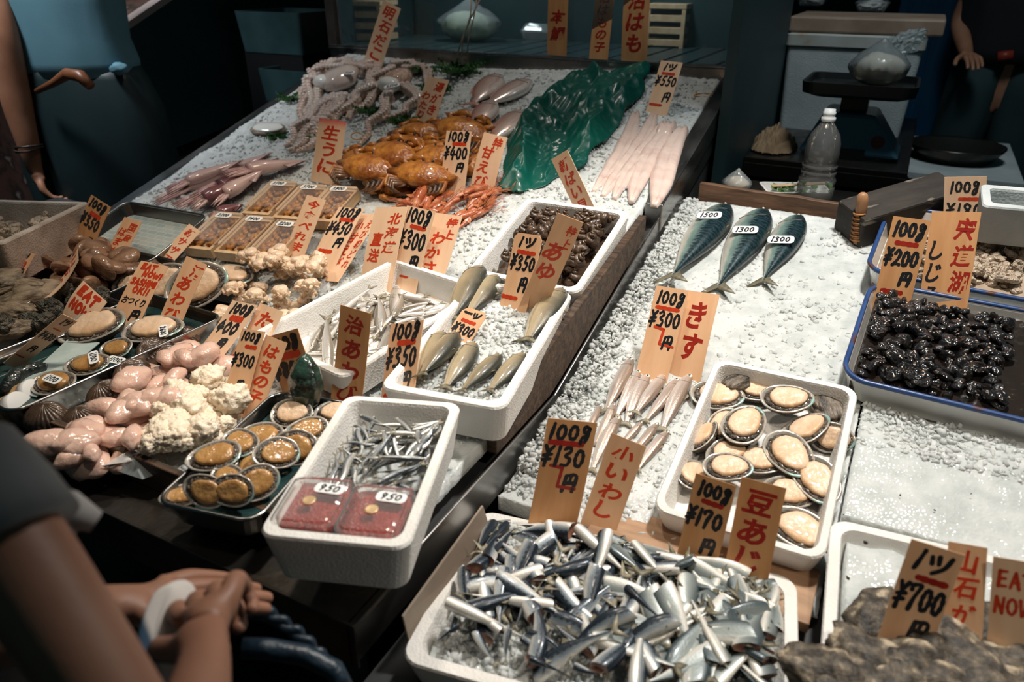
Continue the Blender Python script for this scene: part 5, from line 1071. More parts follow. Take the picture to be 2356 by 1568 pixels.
# ---- octopuses
Pl.cap = .012
T['octo'] = M_('octopus_skin', (.72, .55, .44), (.42, .24, .16), c3=(.86, .74, .64), scale=55, rough=.28, coat=.6, bump=.8, bscale=70, ramp=(.38, .6), bvor=True)
T['octo_pale'] = M_('octopus_web', (.74, .64, .58), (.60, .48, .43), scale=10, rough=.15, coat=.9, sss=.1)
T['egg'] = M_('white_sac', (.84, .84, .80), rough=.12, coat=.9, sss=.2)
def octopus(cx, cy, arms, sc_, lab, sac=None, sq=True):
    q = Pl.hit(cx, cy, .02); c = Vector((q[0], q[1], Pl.h(q[0], q[1])+.035*sc_)); r = empty('octopus', Matrix.Translation(c), lab, 'octopus')
    obj('head', lump(int(cx) % 50, .18, 1.2, 3, .055*sc_, .07*sc_, .035*sc_), T['octo' if sc_ < 1.2 else 'octo_pale'], r, Matrix.Rotation(R(17), 4, 'X'))
    for k, pl in enumerate(arms):
        P3 = [Vector(Pl.hit(x, y, .012)) for x, y in pl]; pts = []
        for i in range(len(P3)-1):
            for j in range(8): t = j/8; pts.append(P3[i].lerp(P3[i+1], t))
        pts.append(P3[-1]); n = len(pts); rs = [.021*sc_*(1-.78*i/n) for i in range(n)]
        for i in range(n): pts[i] = Vector((pts[i].x+.008*math.sin(i*.55+k), pts[i].y+.008*math.cos(i*.5+k), Pl.h(pts[i].x, pts[i].y)+rs[i]*.8+.004))-c
        m = MB(); m.tube(pts, rs, 10); ar = obj('arm', m.me(smooth=True), T['octo'], r)
        if sq:
            m = MB()
            for i in range(0, n-1):
                p = pts[i]; d = (pts[min(i+1, n-1)]-pts[max(i-1, 0)]).normalized(); sd = Vector((-d.y, d.x, 0)).normalized()
                for s_ in (-.45, .45): m.lathe([(rs[i]*.46, -.004), (rs[i]*.46, rs[i]*.34), (rs[i]*.28, rs[i]*.36), (rs[i]*.12, rs[i]*.15), (.0001, rs[i]*.12)], 8, frame(p+sd*s_*rs[i]*1.1+Vector((0, -.35*rs[i], rs[i]*.8)), sd, (sd*s_*.5+Vector((0, -.3, 1)))))
            sk = obj('suckers', m.me(smooth=True), T['octo_pale'], ar); sk['kind'] = 'stuff'
    if sac: q = Pl.hit(*sac); obj('white_sac', lump(3, .1, 1, 3, .048, .035, .03), T['egg'], r, Matrix.Translation(Vector(q)-c+Vector((0, -.01, .045))))
octopus(785, 195, [[(770, 200), (715, 190), (695, 240), (700, 290)], [(790, 170), (740, 165), (700, 210), (690, 250)], [(800, 165), (850, 165), (858, 190), (840, 230)], [(780, 240), (740, 280), (700, 320), (670, 345)], [(800, 240), (760, 270), (720, 330), (690, 350)], [(730, 230), (715, 270), (735, 300), (700, 335)], [(770, 160), (725, 175), (735, 215), (715, 255)], [(845, 175), (800, 150), (745, 150), (700, 185)], [(855, 215), (820, 235), (790, 260), (745, 300)], [(760, 250), (710, 280), (680, 300), (660, 335)], [(830, 170), (870, 150), (880, 190), (850, 200)]], 1.25, 'big pale octopus with its suckers up at the back left of the ice', (752, 215))
octopus(915, 195, [[(900, 190), (870, 215), (830, 250), (800, 275)], [(900, 170), (860, 190), (820, 230), (790, 270)], [(930, 170), (970, 160), (990, 190), (970, 220)], [(900, 230), (880, 265), (850, 290), (830, 330)], [(940, 210), (960, 235), (930, 260), (870, 275)], [(910, 160), (950, 150), (985, 165), (1000, 180)]], 1.05, 'brown octopus behind the orange crabs and green sprigs', (900, 222))
m = MB(); me = lump(33, .16, 1.3, 4, .068, .040, .014); q = Pl.hit(618, 302, .01); r = empty('open_oyster', frame(Vector(q)+Vector((0, 0, .008)), (1, .25, .05), (.1, -.35, 1)), 'open white oyster half shell beside the left rail', 'oyster'); obj('shell', me, T['oyster_pale'], r); obj('oyster_meat', lump(34, .12, 1.4, 3, .060, .033, .010), T['egg'], r, Matrix.Translation((0, 0, .008)))
# ---- sea bream
Pl.cap = .008
T['tai'] = fish_mat('sea_bream_skin', (.50, .24, .18), (.72, .58, .52), (.80, .74, .70), split=.15, soft=.6, metal=.25, rough=.22, flank=(.60, .40, .34), coat=.9, bsc=260)
KB = [(0, .1, .1, .12), (.04, .42, .3, .42), (.14, .8, .62, .8), (.3, 1, .98, 1), (.5, .98, 1, .95), (.72, .72, .72, .66), (.88, .34, .34, .3), (1, .22, .22, .1)]
TA = [whole('sea_bream', 'fish', 'tai', .20, .092, .042, .0, KB, .8, .5, 'tai_fin', .07, .10, .12, dorsal=(.22, .75, .14), gill=.24)] if T.setdefault('tai_fin', M_('pink_fin', (.55, .30, .24), (.42, .2, .16), scale=90, rough=.35)) else None
for i, q in enumerate([(1150, 165, 1085, 232), (1222, 175, 1112, 240), (1090, 240, 1022, 295), (1137, 235, 1082, 300), (1212, 245, 1122, 325)]):
    A, B = seg(Pl, *q, .03, .03); a, b = Pl.lay(A, B, [.015, .04, .045, .035, .012], [.01, .02, .022, .016, .005], .8)
    drop_tree(TA[0], place_axis(a, b, math.pi), 'pink silver sea bream lying on the ice by the steel back edge', 'sea breams at the back of the ice', max(.8, (b-a).length/.215))
# ---- green sprigs
T['sprig'] = M_('cypress_green', (.06, .19, .045), (.025, .085, .025), scale=30, rough=.5)
def sprig(px, py, s_, seed, lab, n=26):
    rnd = random.Random(seed); q = Pl.hit(px, py, .005); c = Vector(q); m = MB()
    for k in range(n):
        a = rnd.uniform(0, 6.28); L = s_*rnd.uniform(.5, 1.1); d = Vector((math.cos(a), math.sin(a)+.1, rnd.uniform(.15, .7))).normalized()
        pts = [d*L*t+Vector((0, 0, -.12*L*t*t)) for t in (0, .3, .6, 1)]; m.tube(pts, [.0018, .0015, .0012, .0006], 4)
        for j in range(9):
            t = .25+.08*j; p = d*L*t+Vector((0, 0, -.12*L*t*t)); sd = Vector((-d.y, d.x, rnd.uniform(-.3, .5))).normalized()*(1 if j % 2 else -1); e = (sd+d*.8).normalized()*L*.24*(1.15-t); w_ = d.cross(e).normalized()*.0040
            m.add([p+w_, p-w_, p+e*.6-w_*1.5, p+e, p+e*.6+w_*1.5], [(0, 1, 2, 3, 4)])
    o = obj('green_sprig', m.me(), T['sprig'], None, Matrix.Translation(c)); return tag(o, lab, 'greens')
sprig(672, 232, .085, 1, 'dark green sprig at the left rail beside the big octopus'); sprig(1055, 170, .12, 2, 'large green sprig behind the sea breams and the pale sign', 50); sprig(850, 262, .075, 3, 'green sprig between the two octopuses'); sprig(930, 285, .08, 4, 'bright green sprig behind the topmost crab', 34); sprig(640, 318, .05, 5, 'small sprig tucked beside the open oyster'); sprig(725, 318, .055, 6, 'small dark sprig left of the sign with the red top'); sprig(975, 165, .09, 7, 'thin dark sprig standing by the brown octopus', 22); sprig(1000, 215, .08, 8, 'green sprig behind the two-column red lettered sign', 30)
# ---- crabs
Pl.cap = .030
T['crab'] = M_('orange_crab_shell', (.58, .24, .045), (.26, .075, .016), c3=(.46, .15, .03), scale=26, rough=.3, bump=.18, bscale=70, coat=.5, ramp=(.36, .62), unit=12)
T['crab_dark'] = M_('dark_crab_legs', (.20, .09, .035), (.05, .03, .02), scale=20, rough=.35, coat=.4, unit=12)
def crab(seed):
    r = make_proto('crab', 'crab'); rnd = random.Random(seed); n = 40; L_ = []
    for z, k in ((-.20, .55), (-.12, .9), (0, 1.0), (.14, .9), (.26, .66), (.33, .32), (.35, .05)):
        ring = []
        for j in range(n):
            a = 2*math.pi*j/n; e = 1+.06*abs(math.sin(a*9))*(1 if math.sin(a) > 0 else 0)+.35*max(0, abs(math.cos(a))-.92)/.08*(1 if abs(z) < .05 else 0); ring.append((math.cos(a)*k*e, math.sin(a)*k*.62*e, z+.03*noise.noise((math.cos(a)*2*k, math.sin(a)*2*k, seed))))
        L_.append(ring)
    m = MB(); m.loops(L_); obj('carapace', m.me(smooth=True), T['crab'], r)
    for s_ in (1, -1):
        for k in range(4):
            a = R(-35-k*22); bx = s_*(.75-.1*k); m = MB(); m.tube([(bx*.8, -.3-.08*k, -.1), (bx*1.35+s_*.1, -.40-.14*k, .08), (bx*1.3+s_*.12, -.72-.08*k, -.02), (bx*.9, -.98, -.14)], [.09, .085, .065, .02], 8); o = obj('leg', m.me(smooth=True), T['crab_dark' if k > 0 else 'crab'], r)
        m = MB(); m.tube([(s_*.55, .4, -.08), (s_*.95, .62, .0), (s_*.62, .78, .04)], [.11, .14, .1], 9); m.tube([(s_*.62, .78, .04), (s_*.3, .86, .06), (s_*.05, .78, .05)], [.15, .12, .02], 9); m.tube([(s_*.5, .7, 0), (s_*.25, .7, .02), (s_*.08, .72, .03)], [.07, .06, .02], 7); obj('claw', m.me(smooth=True), T['crab'], r)
        m = MB(); m.tube([(s_*.17, .60, .08), (s_*.19, .70, .12)], [.03, .045], 8); obj('eye', m.me(smooth=True), T['black'], r)
        m = MB(); m.loops([[(s_*(.62+.30*math.cos(t)), -.66+.16*math.sin(t), z) for t in np.linspace(0, 2*math.pi, 12, endpoint=False)] for z in (-.04, .0)]); obj('paddle', m.me(smooth=True), T['crab_dark'], r)
    return r
CB = [crab(1), crab(2), crab(3)]
for i, (x, y, s_, an, ti) in enumerate([(960, 300, .085, 10, 10), (1060, 298, .095, -8, 12), (940, 340, .098, -5, 20), (830, 352, .072, 25, 15), (990, 355, .08, 5, 20), (900, 372, .095, -12, 15), (1005, 378, .085, 15, 20), (845, 400, .09, -5, 15), (970, 415, .085, 8, 10), (900, 410, .07, 160, 20), (1085, 370, .07, 30, 20)]):
    q = Pl.hit(x, y, .04); c, _ = Pl.drop(q[0], q[1], s_*.7, s_*.32, .8); drop_tree(CB[i % 3], frame(c, (math.cos(R(an)), math.sin(R(an)), 0), (.1*math.sin(i), -.3-R(ti)*.6, 1)), 'orange swimming crab in the heap in front of the octopuses', 'orange crabs heaped on ice', s_)
T['rubber'] = M_('rubber_band', (.62, .30, .06), rough=.4)
def band(px, py, a, b, an, lab, tilt=0.):
    q = Pl.hit(px, py); m = MB(); m.tube([(a*math.cos(t), b*math.sin(t), 0) for t in np.linspace(0, 2*math.pi, 30)], .0022, 6, False); tag(obj('rubber_band', m.me(smooth=True), T['rubber'], None, Matrix.Translation(Vector(q)+Vector((0, 0, .004+b*tilt))) @ Matrix.Rotation(R(an), 4, 'Z') @ Matrix.Rotation(R(17+60*tilt), 4, 'X')), lab, 'rubber band')
band(822, 322, .020, .012, 30, 'orange rubber band lying on ice left of the crabs', .8); band(1622, 222, .035, .012, 20, 'orange rubber band on the ice at the right end of the top slope')
# ---- shrimps
Pl.cap = .022
T['shrimp'] = M_('orange_shrimp', (.52, .17, .06), (.36, .08, .03), c3=(.62, .30, .16), scale=30, rough=.28, coat=.6, sss=.15, bump=.2, bscale=60, ramp=(.36, .62), stretch=(1, .4, 1), unit=12)
def shrimp(seed):
    r = make_proto('shrimp', 'shrimp'); rnd = random.Random(seed); q = []; rs = []
    for i in range(26):
        t = i/25; q.append((t*.92, -.10*math.sin(t*math.pi)-.10*t*t, .02*math.sin(t*6))); rs.append((.085*math.sin(min(1, .25+t*2.2)*math.pi/2) if t < .4 else .085*(1-((t-.4)/.6)**1.4*.75))*(1-.06*(i % 4 == 0)))
    rs[0] = .02; m = MB(); m.tube(q, rs, 10); obj('body', m.me(smooth=True), T['shrimp'], r)
    m = MB(); 
    for s_ in (-1, 0, 1): e = Vector(q[-1]); m.add([e, e+Vector((.13, s_*.05-.03, .012)), e+Vector((.14, s_*.05+.02, -.002)), e+Vector((.06, s_*.03+.02, .01))], [(0, 1, 2, 3)])
    obj('tail_fan', m.me(), T['shrimp'], r)
    m = MB(); m.tube([(.02, .03, .0), (-.10, .06, .01), (-.22, .10, .02)], [.022, .012, .002], 5)
    for k in range(5):
        a = rnd.uniform(-.5, .5); m.tube([(0, 0, .02), (-.2, a*.3, .10), (-.45, a*.6, .12+rnd.uniform(-.05, .1)), (-.6, a, .02)], .0045, 4)
    for k in range(6): x = .15+.06*k; m.tube([(x, -.06, 0), (x-.05, -.16, .03), (x-.12, -.22, -.02)], .008, 4)
    obj('feelers', m.me(smooth=True), T['shrimp'], r); e_ = MB()
    for s_ in (1, -1): e_.add(*[(lambda me: ([Vector((.035, .03, s_*.045))+v.co*.022 for v in me.vertices], [tuple(p.vertices) for p in me.polygons]))(lump(1, 0, 1, 1))][0])
    obj('eyes', e_.me(smooth=True), T['black'], r); return r
SH = [shrimp(1), shrimp(2), shrimp(3)]
k = 0; poly = [(920, 450), (1010, 435), (1120, 450), (1150, 455), (1100, 500), (1065, 540), (1000, 520), (905, 480)]
sh = []
while k < 34:
    px, py = random.uniform(905, 1150), random.uniform(435, 530)
    if inpoly(px, py, poly): sh.append((px, py)); k += 1
sh += [(1130, 462), (1105, 480), (1075, 500), (1045, 480), (1020, 465), (985, 450), (1060, 455), (1050, 520), (1085, 515), (1100, 455), (960, 455), (940, 470)]
for px, py in sh:
    a = R(-35)+random.gauss(0, .25); L = random.uniform(34, 46); A = Pl.hit(px+math.cos(a)*L, py+math.sin(a)*L, .006); B = Pl.hit(px-math.cos(a)*L, py-math.sin(a)*L, .006)
    a_, b_ = Pl.lay(A, B, [.005, .012, .012, .009, .005], [.003, .0095, .0095, .006, .003], .75, .3); drop_tree(random.choice(SH), place_axis(a_, b_, random.choice([0, math.pi])+random.uniform(-.5, .5)), 'orange-red shrimp with long feelers in front of the crabs', 'shrimps heaped on ice', (b_-a_).length)
# ---- eel fillets
Pl.cap = .01
T['hamo'] = M_('white_eel_fillet', (.70, .56, .50), (.62, .46, .41), c3=(.52, .28, .26), scale=9, rough=.25, coat=.6, sss=.15, bump=.25, bscale=40, stretch=(.5, 3, 1), ramp=(.4, .68))
T['eelskin'] = M_('grey_eel_skin', (.10, .10, .10), rough=.3)
for i, (x1, y1, x2, y2, wd, dx) in enumerate([(1462, 262, 1368, 445, .030, -8), (1492, 268, 1400, 455, .030, -6), (1515, 285, 1425, 462, .028, -4), (1543, 285, 1452, 468, .032, -6), (1580, 298, 1492, 476, .036, -8)]):
    A, B = seg(Pl, x1, y1, x2, y2, .01, .004); A, B = Vector(A), Vector(B); n = 30; r = None; L_ = []; dv = (B-A); sd = Vector((-dv.y, dv.x, 0)).normalized()
    for k in range(n+1):
        t = k/n; w_ = wd*(.55+.45*math.sin(min(1, t*2.2)*math.pi/2))*(1 if t < .62 else 1-((t-.62)/.38)**1.6*.75); c = A.lerp(B, t)+sd*(.018*math.sin(t*3.3+i)); zb = Pl.h(c.x, c.y)
        ring = []
        for u_, h_ in ((-1, .0), (-.8, .010), (-.4, .016), (-.1, .010), (.1, .010), (.4, .016), (.8, .010), (1, 0)): ring.append(c+sd*u_*w_+Vector((0, 0, 0))-Vector((0, 0, c.z))+Vector((0, 0, zb+.006+h_*(1-.4*t)+.0012*math.sin(k*.9+u_*3))))
        ring += [Vector((p.x, p.y, zb+.001)) for p in (ring[-1], ring[0])]; L_.append(ring)
    for k in range(n+1):
        c = L_[k][3]; i0, j0 = Pl.ij(c.x-wd*.7, c.y-.006); i1, j1 = Pl.ij(c.x+wd*.7, c.y+.006); Pl.H[i0:i1+1, j0:j1+1] = np.maximum(Pl.H[i0:i1+1, j0:j1+1], L_[k][2].z-.003)
    r = empty('eel_fillet', Matrix.Translation(A), 'long white opened eel fillet below the 550 sign', 'fillet', 'eel fillets at the right of the slope'); m = MB(); m.loops([[p-A for p in q] for q in L_]); obj('fillet', m.me(smooth=True), T['hamo'], r)
    m = MB(); m.loops([[p-A+Vector((0, 0, -.0015)) for p in (q[0]-(q[-3]-q[0])*.03, q[-3]+(q[-3]-q[0])*.03, q[-2], q[-1])] for q in L_[n-9:]]); obj('skin_edge', m.me(), T['eelskin'], r)
# ---- green plastic sheet
Pl.cap = 0
#  sheet
T['green'] = M_('green_plastic_sheet', (.0, .085, .062), (.0, .055, .042), scale=5, rough=.36, coat=.12, bump=.5, bscale=22)
outline = [(1500, 155), (1330, 165), (1290, 190), (1215, 250), (1175, 300), (1140, 440), (1200, 445), (1280, 405), (1330, 400), (1380, 340), (1440, 270), (1480, 210)]
pg = [Pl.hit(x, y, .02) for x, y in outline]; xs_ = [p[0] for p in pg]; ys_ = [p[1] for p in pg]; N = 120; x0, x1, y0, y1 = min(xs_), max(xs_), min(ys_), max(ys_); idx = {}; vv = []; ff = []
pp2 = [(p[0], p[1]) for p in pg]
def crumple(x, y):
    a = abs(noise.noise((x*5+y*2+3, y*3, 2)))+.42*abs(noise.noise((x*12+y*5, y*7, 5)))+.16*abs(noise.noise((x*30, y*22, 8))); return .066-.085*a
def edged(x, y):
    d = 9
    for i in range(len(pp2)):
        a, b = Vector(pp2[i]), Vector(pp2[(i+1) % len(pp2)]); p = Vector((x, y)); t = max(0, min(1, (p-a).dot(b-a)/((b-a).length_squared))); d = min(d, (p-a.lerp(b, t)).length)
    return d
for j in range(N*2+1):
    for i in range(N+1):
        x, y = x0+(x1-x0)*i/N, y0+(y1-y0)*j/(N*2); jx, jy = x+.02*noise.noise((x*14, y*14, 1)), y+.02*noise.noise((x*14, y*14, 6))
        if inpoly(jx, jy, pp2):
            e = min(1, edged(jx, jy)/.05); idx[(i, j)] = len(vv); vv.append((x, y, zL(y)+.050+max(0, crumple(x, y))*(.15+.85*e**.6)))
for (i, j) in list(idx):
    if all(k in idx for k in ((i+1, j), (i+1, j+1), (i, j+1))): ff.append((idx[i, j], idx[i+1, j], idx[i+1, j+1], idx[i, j+1]))
o = obj('plastic_sheet', mesh('sheet', vv, ff, True), T['green']); s_ = o.modifiers.new('s', 'SOLIDIFY'); s_.thickness = .001; tag(o, 'crumpled dark green plastic sheet covering ice between the sea breams and eel fillets', 'plastic sheet')
# left foam box contents, tray liner
C = BX['left']; P = mkpile(C, .05); heap_of(C, P, CM, 40, .022, 'bits of pale shellfish in the foam box at the far left', 'shellfish bits in the left foam box', lambda u, v: True, .4)
C = BX['trayD']; T['tiles'] = bpy.data.materials.new('tiled_liner'); T['tiles'].use_nodes = True; N_, L_ = _links(T['tiles'].node_tree); bt = N_.new('ShaderNodeTexBrick'); tc = N_.new('ShaderNodeTexCoord'); L_.new(tc.outputs['Object'], bt.inputs[0]); bt.inputs['Scale'].default_value = 14; bt.inputs['Color1'].default_value = (.42, .46, .42, 1); bt.inputs['Color2'].default_value = (.30, .38, .36, 1); bt.inputs['Mortar'].default_value = (.55, .52, .45, 1); L_.new(bt.outputs[0], N_['Principled BSDF'].inputs['Base Color']); N_['Principled BSDF'].inputs['Roughness'].default_value = .15
m = MB(); m.loops([rrect(C['iw']*.98, C['il']*.98, .02, 0), rrect(C['iw']*.98, C['il']*.98, .02, .002)]); tag(m.build('tray_liner', T['tiles'], None, C['F'] @ Matrix.Translation((0, 0, -C['depth']+C['floor']+.001))), 'tile patterned liner on the bottom of the empty steel tray', 'liner')

for x, y, an, lab in [(800, 168, 15, 'white sticker on the big octopus at the back left'), (902, 198, 30, 'white sticker on the brown octopus')]:
    q = Pl.hit(x, y, .075); label_tag(q, (math.cos(R(an)), math.sin(R(an)), 0), (0, -.45, 1), '2500', .06, .024, lab=lab)
# ================================================================== SHOWCASE AND BACKGROUND
T['frame_steel'] = M_('dull_steel_frame', (.20, .165, .145), (.13, .11, .10), scale=8, rough=.38, metal=.8)
XA, XB, YG = -2.30, -.56, 2.745
case = empty('glass_showcase', Matrix.Translation(((XA+XB)/2, YG, 1.3)), 'glass fronted refrigerated showcase behind the ice slope', 'showcase'); CI = Matrix.Translation((-(XA+XB)/2, -YG, -1.3))
m = MB(); m.box(((XA+XB)/2, YG-.012, 1.268), (XB-XA+.03, .02, .075)); m.build('sill', T['steel'], case, CI, bevel=.003)
m = MB(); m.box(((XA+XB)/2, YG-.010, 1.309), (XB-XA+.03, .026, .007)); m.build('glass_track', T['steel'], case, CI, bevel=.001)
for x in (XA, XB): m = MB(); m.box((x, YG, 1.62), (.045, .04, .65)); m.build('post', T['frame_steel'], case, CI, bevel=.003)
m = MB(); m.box(((XA+XB)/2, YG+.004, 1.62), (XB-XA-.045, .005, .62)); m.build('glass_pane', T['glass'], case, CI)
m = MB(); m.box(((XA+XB)/2, YG+.33, 1.285), (XB-XA, .62, .03)); m.build('floor_panel', T['charcoal'], case, CI)
T['slat'] = M_('grey_teal_slats', (.04, .07, .075), (.028, .05, .055), scale=5, rough=.3)
for i in range(17):
    m = MB(); x = XA+.06+i*.104; m.box((x, YG+.33, 1.305), (.088, .60, .01)); m.build('floor_slat', T['slat'], case, CI, bevel=.002)
m = MB(); m.box((XB+.045, YG+.2, 1.36), (.035, .95, 1.25)); m.build('side_wall', T['charcoal'], case, CI)
m = MB(); m.box((XA-.03, YG+.33, 1.55), (.02, .62, .55)); m.build('side_wall', T['charcoal'], case, CI)
m = MB(); m.box(((XA+XB)/2, YG+.65, 1.6), (XB-XA, .02, .62)); m.build('back_panel', T['charcoal'], case, CI)
m = MB(); m.box(((XA+XB)/2, YG+.33, 1.94), (XB-XA, .62, .02)); m.build('roof_panel', T['charcoal'], case, CI)
def at_case(px, py, z=1.31): return Vector(atz(px, py, z))
# things inside the showcase
def crate(c, size, n, lab, mt, rz=0):
    r = empty('slatted_box', Matrix.Translation(c) @ Matrix.Rotation(rz, 4, 'Z'), lab, 'box'); w_, d, h = size
    m = MB(); m.box((0, 0, h-.01), (w_, d, .02)); m.build('lid', T[mt], r, bevel=.002)
    for i in range(n): m = MB(); m.box((0, 0, h*(i+.4)/(n+.6)), (w_*.94, d*.94, h/(n+1)*.62)); m.build('slat', T[mt], r, bevel=.002)
    for sx in (-1, 1): m = MB(); m.box((sx*w_*.44, -d*.45, h*.45), (.016, .016, h*.9)); m.build('corner_post', T[mt], r)
    return r
p = at_case(840, 95); crate(p+Vector((0, .06, 0)), (.20, .16, .17), 3, 'pale slatted box behind the glass at the left', 'pine', .1)
p = at_case(1510, 108); crate(p+Vector((0.03, .08, 0)), (.17, .2, .17), 3, 'film wrapped slatted box behind the glass at the right', 'pine', .05)
def bag_on(c, w_, d, h, fill, lab, fm, seed=1, name='plastic_bag', tie=True):
    r = empty(name, Matrix.Translation(c), lab, 'bag'); obj('contents', lump(seed, .18, 1.4, 3, w_*.42, d*.42, h*.34), T[fm], r, Matrix.Translation((0, 0, h*.30)))
    bm = bmesh.new(); bmesh.ops.create_icosphere(bm, subdivisions=4, radius=1)
    for v in bm.verts:
        a = v.co; k = 1+.14*abs(noise.noise(a*3.2+Vector((seed, 0, 0))))*(1+max(0, a.z)*2); z = a.z; top = max(0, z)
        v.co = Vector((a.x*w_*.5*k*(1-.75*top**1.5), a.y*d*.5*k*(1-.75*top**1.5), (z*.42+.40)*h*(1+.12*top**3)))
    me = bpy.data.meshes.new('bag'); bm.to_mesh(me); bm.free(); me.polygons.foreach_set('use_smooth', [True]*len(me.polygons)); obj('clear_film', me, T['bagfilm'], r); return r
T['ricey'] = M_('pale_green_white_food', (.50, .52, .38), (.36, .40, .28), scale=12, rough=.5); T['greenfood'] = M_('green_food', (.08, .16, .08), (.12, .2, .12), scale=20, rough=.5)
bag_on(at_case(1060, 98)+Vector((0, .08, 0)), .30, .22, .20, 0, 'big clear bag of white food leaning behind the showcase glass', 'ricey', 2)
bag_on(at_case(1660, 70)+Vector((0.0, .08, .0)), .17, .15, .16, 0, 'clear bag of green food at the right end of the showcase', 'greenfood', 5)
p = at_case(1230, 92); r = empty('food_pack', Matrix.Translation(p+Vector((0, .07, 0))) @ Matrix.Rotation(.1, 4, 'Z'), 'clear plastic pack of pinkish food in the showcase', 'pack'); m = MB(); m.loops([rrect(.15, .13, .02, 0), rrect(.17, .15, .02, .035), rrect(.165, .145, .02, .042), rrect(.13, .11, .02, .07)]); obj('clear_lid', m.me(), T['bagfilm'], r); m = MB(); m.loops([rrect(.14, .12, .02, .002), rrect(.155, .135, .02, .033)]); obj('food', m.me(), M_('pinkish_food', (.45, .38, .36), (.35, .27, .25), scale=30, rough=.5), r)
for k, (x0, y0, x1, y1) in enumerate([(1098, -8, 1075, 130), (1085, -8, 1062, 132), (1108, -8, 1050, 132)]):
    P0, P1 = Vector(aty(x0, y0, YG-.03)), Vector(aty(x1, y1, YG-.04)); m = MB(); m.tube([P0, P0.lerp(P1, .3)+Vector((.01*math.sin(k*2), 0, 0)), P0.lerp(P1, .7)-Vector((.008, 0, 0)), P1], .003, 6); tag(m.build('twine', M_('beige_cord', (.34, .27, .22), rough=.6) if k == 0 else bpy.data.materials['beige_cord'], smooth=True), 'pale cord strand hanging in front of the showcase glass', 'cord', 'cord strands before the glass')

# ---- right background: shelf, scale, cooler, bottle, cloth
m = MB(); sh = empty('metal_shelf', Matrix.Translation((-.2, 3.3, 0)), 'dark metal shelf carrying the scale and the cooler', 'shelf'); SI = Matrix.Translation((.2, -3.3, 0))
m.box((-.225, 3.36, .985), (.54, 1.12, .03)); m.build('shelf_top', T['steel_dark'], sh, SI, bevel=.003); m = MB(); m.box((-.225, 2.805, .955), (.54, .012, .05)); m.build('front_edge', T['steel_dark'], sh, SI, bevel=.002)
m = MB(); m.box((-.225, 3.30, .86), (.52, .9, .04)); m.build('lower_shelf', T['old_wood'], sh, SI)
for x in (-.48, .035):
    for y in (2.83, 3.88): m = MB(); m.box((x, y, .49), (.03, .03, .98)); m.build('leg', T['steel_dark'], sh, SI)
ck = empty('foam_cooler', Matrix.Translation((-.245, 3.62, 1.0)), 'greyish white foam cooler behind the scale', 'cooler')
m = MB(); m.loops([rrect(.47, .40, .02, 0), rrect(.50, .42, .02, .325), rrect(.47, .39, .02, .325)]); obj('body', m.me(), T['foam_grey'], ck)
m = MB(); m.loops([rrect(.505, .43, .02, .328), rrect(.515, .44, .02, .332), rrect(.515, .44, .02, .372), rrect(.49, .42, .02, .378)]); obj('lid', m.me(), M_('stained_foam_lid', (.46, .47, .44), (.40, .40, .36), c3=(.36, .24, .14), scale=9, rough=.7, ramp=(.4, .62)), ck)
T['cutting'] = M_('worn_cutting_board', (.36, .26, .19), (.26, .18, .13), scale=8, rough=.5)
m = MB(); m.box((-.22, 3.62, 1.410), (.56, .42, .06)); tag(m.build('cutting_board', T['cutting'], bevel=.008), 'thick pinkish brown cutting board on top of the foam cooler', 'cutting board')
T['whitebait'] = M_('white_food_with_dark_specks', (.62, .62, .60), (.45, .45, .44), c3=(.10, .09, .10), scale=40, rough=.5, bump=.8, bscale=60, ramp=(.45, .62))
for i, (x, y, lab) in enumerate([(1868, 12, 'clear pack of white food on the cutting board, left one'), (2005, 25, 'clear pack of white food on the cutting board, right one')]):
    p = Vector(atz(x, y, 1.44)); r = empty('food_pack', Matrix.Translation(p), lab, 'pack'); m = MB(); m.loops([rrect(.11, .11, .02, 0), rrect(.14, .14, .025, .03), rrect(.145, .145, .025, .034), rrect(.12, .12, .03, .045)], True, True); obj('clear_pack', m.me(), T['clear'], r); obj('food', lump(30+i, .3, 2.2, 4, .058, .058, .022, ridge=.4), T['whitebait'], r, Matrix.Translation((0, 0, .022)))
# scale
T['scale_blue'] = M_('blue_grey_enamel', (.08, .21, .29), (.06, .17, .24), scale=5, rough=.35, coat=.2)
sc_ = empty('weighing_scale', Matrix.Translation((-.165, 3.02, 1.0)), 'blue grey weighing scale with a black tray on the shelf', 'scale')
m = MB(); v = [(-.10, -.06, .15), (.07, -.06, .15), (.07, .10, .16), (-.10, .10, .16), (-.165, -.10, .012), (.175, -.10, .012), (.175, .14, .012), (-.165, .14, .012)]; m.add(v, [(0, 1, 2, 3), (4, 7, 6, 5), (0, 4, 5, 1), (1, 5, 6, 2), (2, 6, 7, 3), (3, 7, 4, 0)]); m.build('housing', T['scale_blue'], sc_, bevel=.012)
m = MB(); m.box((.0, -.098, .02), (.12, .02, .035)); m.build('foot_gap', T['black'], sc_); m = MB(); m.box((-.01, .02, .185), (.09, .08, .06)); m.build('neck', T['black'], sc_, bevel=.004)  # black block stands in for the shaded gap at the scale's foot
m = MB(); m.loops([rrect(.28, .24, .03, .21), rrect(.36, .32, .04, .225), rrect(.37, .33, .04, .262), rrect(.352, .312, .035, .262), rrect(.34, .30, .03, .24), rrect(.26, .22, .03, .238)]); obj('tray', m.me(), T['black'], sc_)
m = MB(); m.lathe([(.0001, .003), (.022, .003), (.024, 0)], 24, frame((.095, -.083, .065), (1, 0, 0), (0, -1, .32))); obj('round_badge', m.me(), M_('dark_red_badge', (.16, .035, .025), rough=.4), sc_)
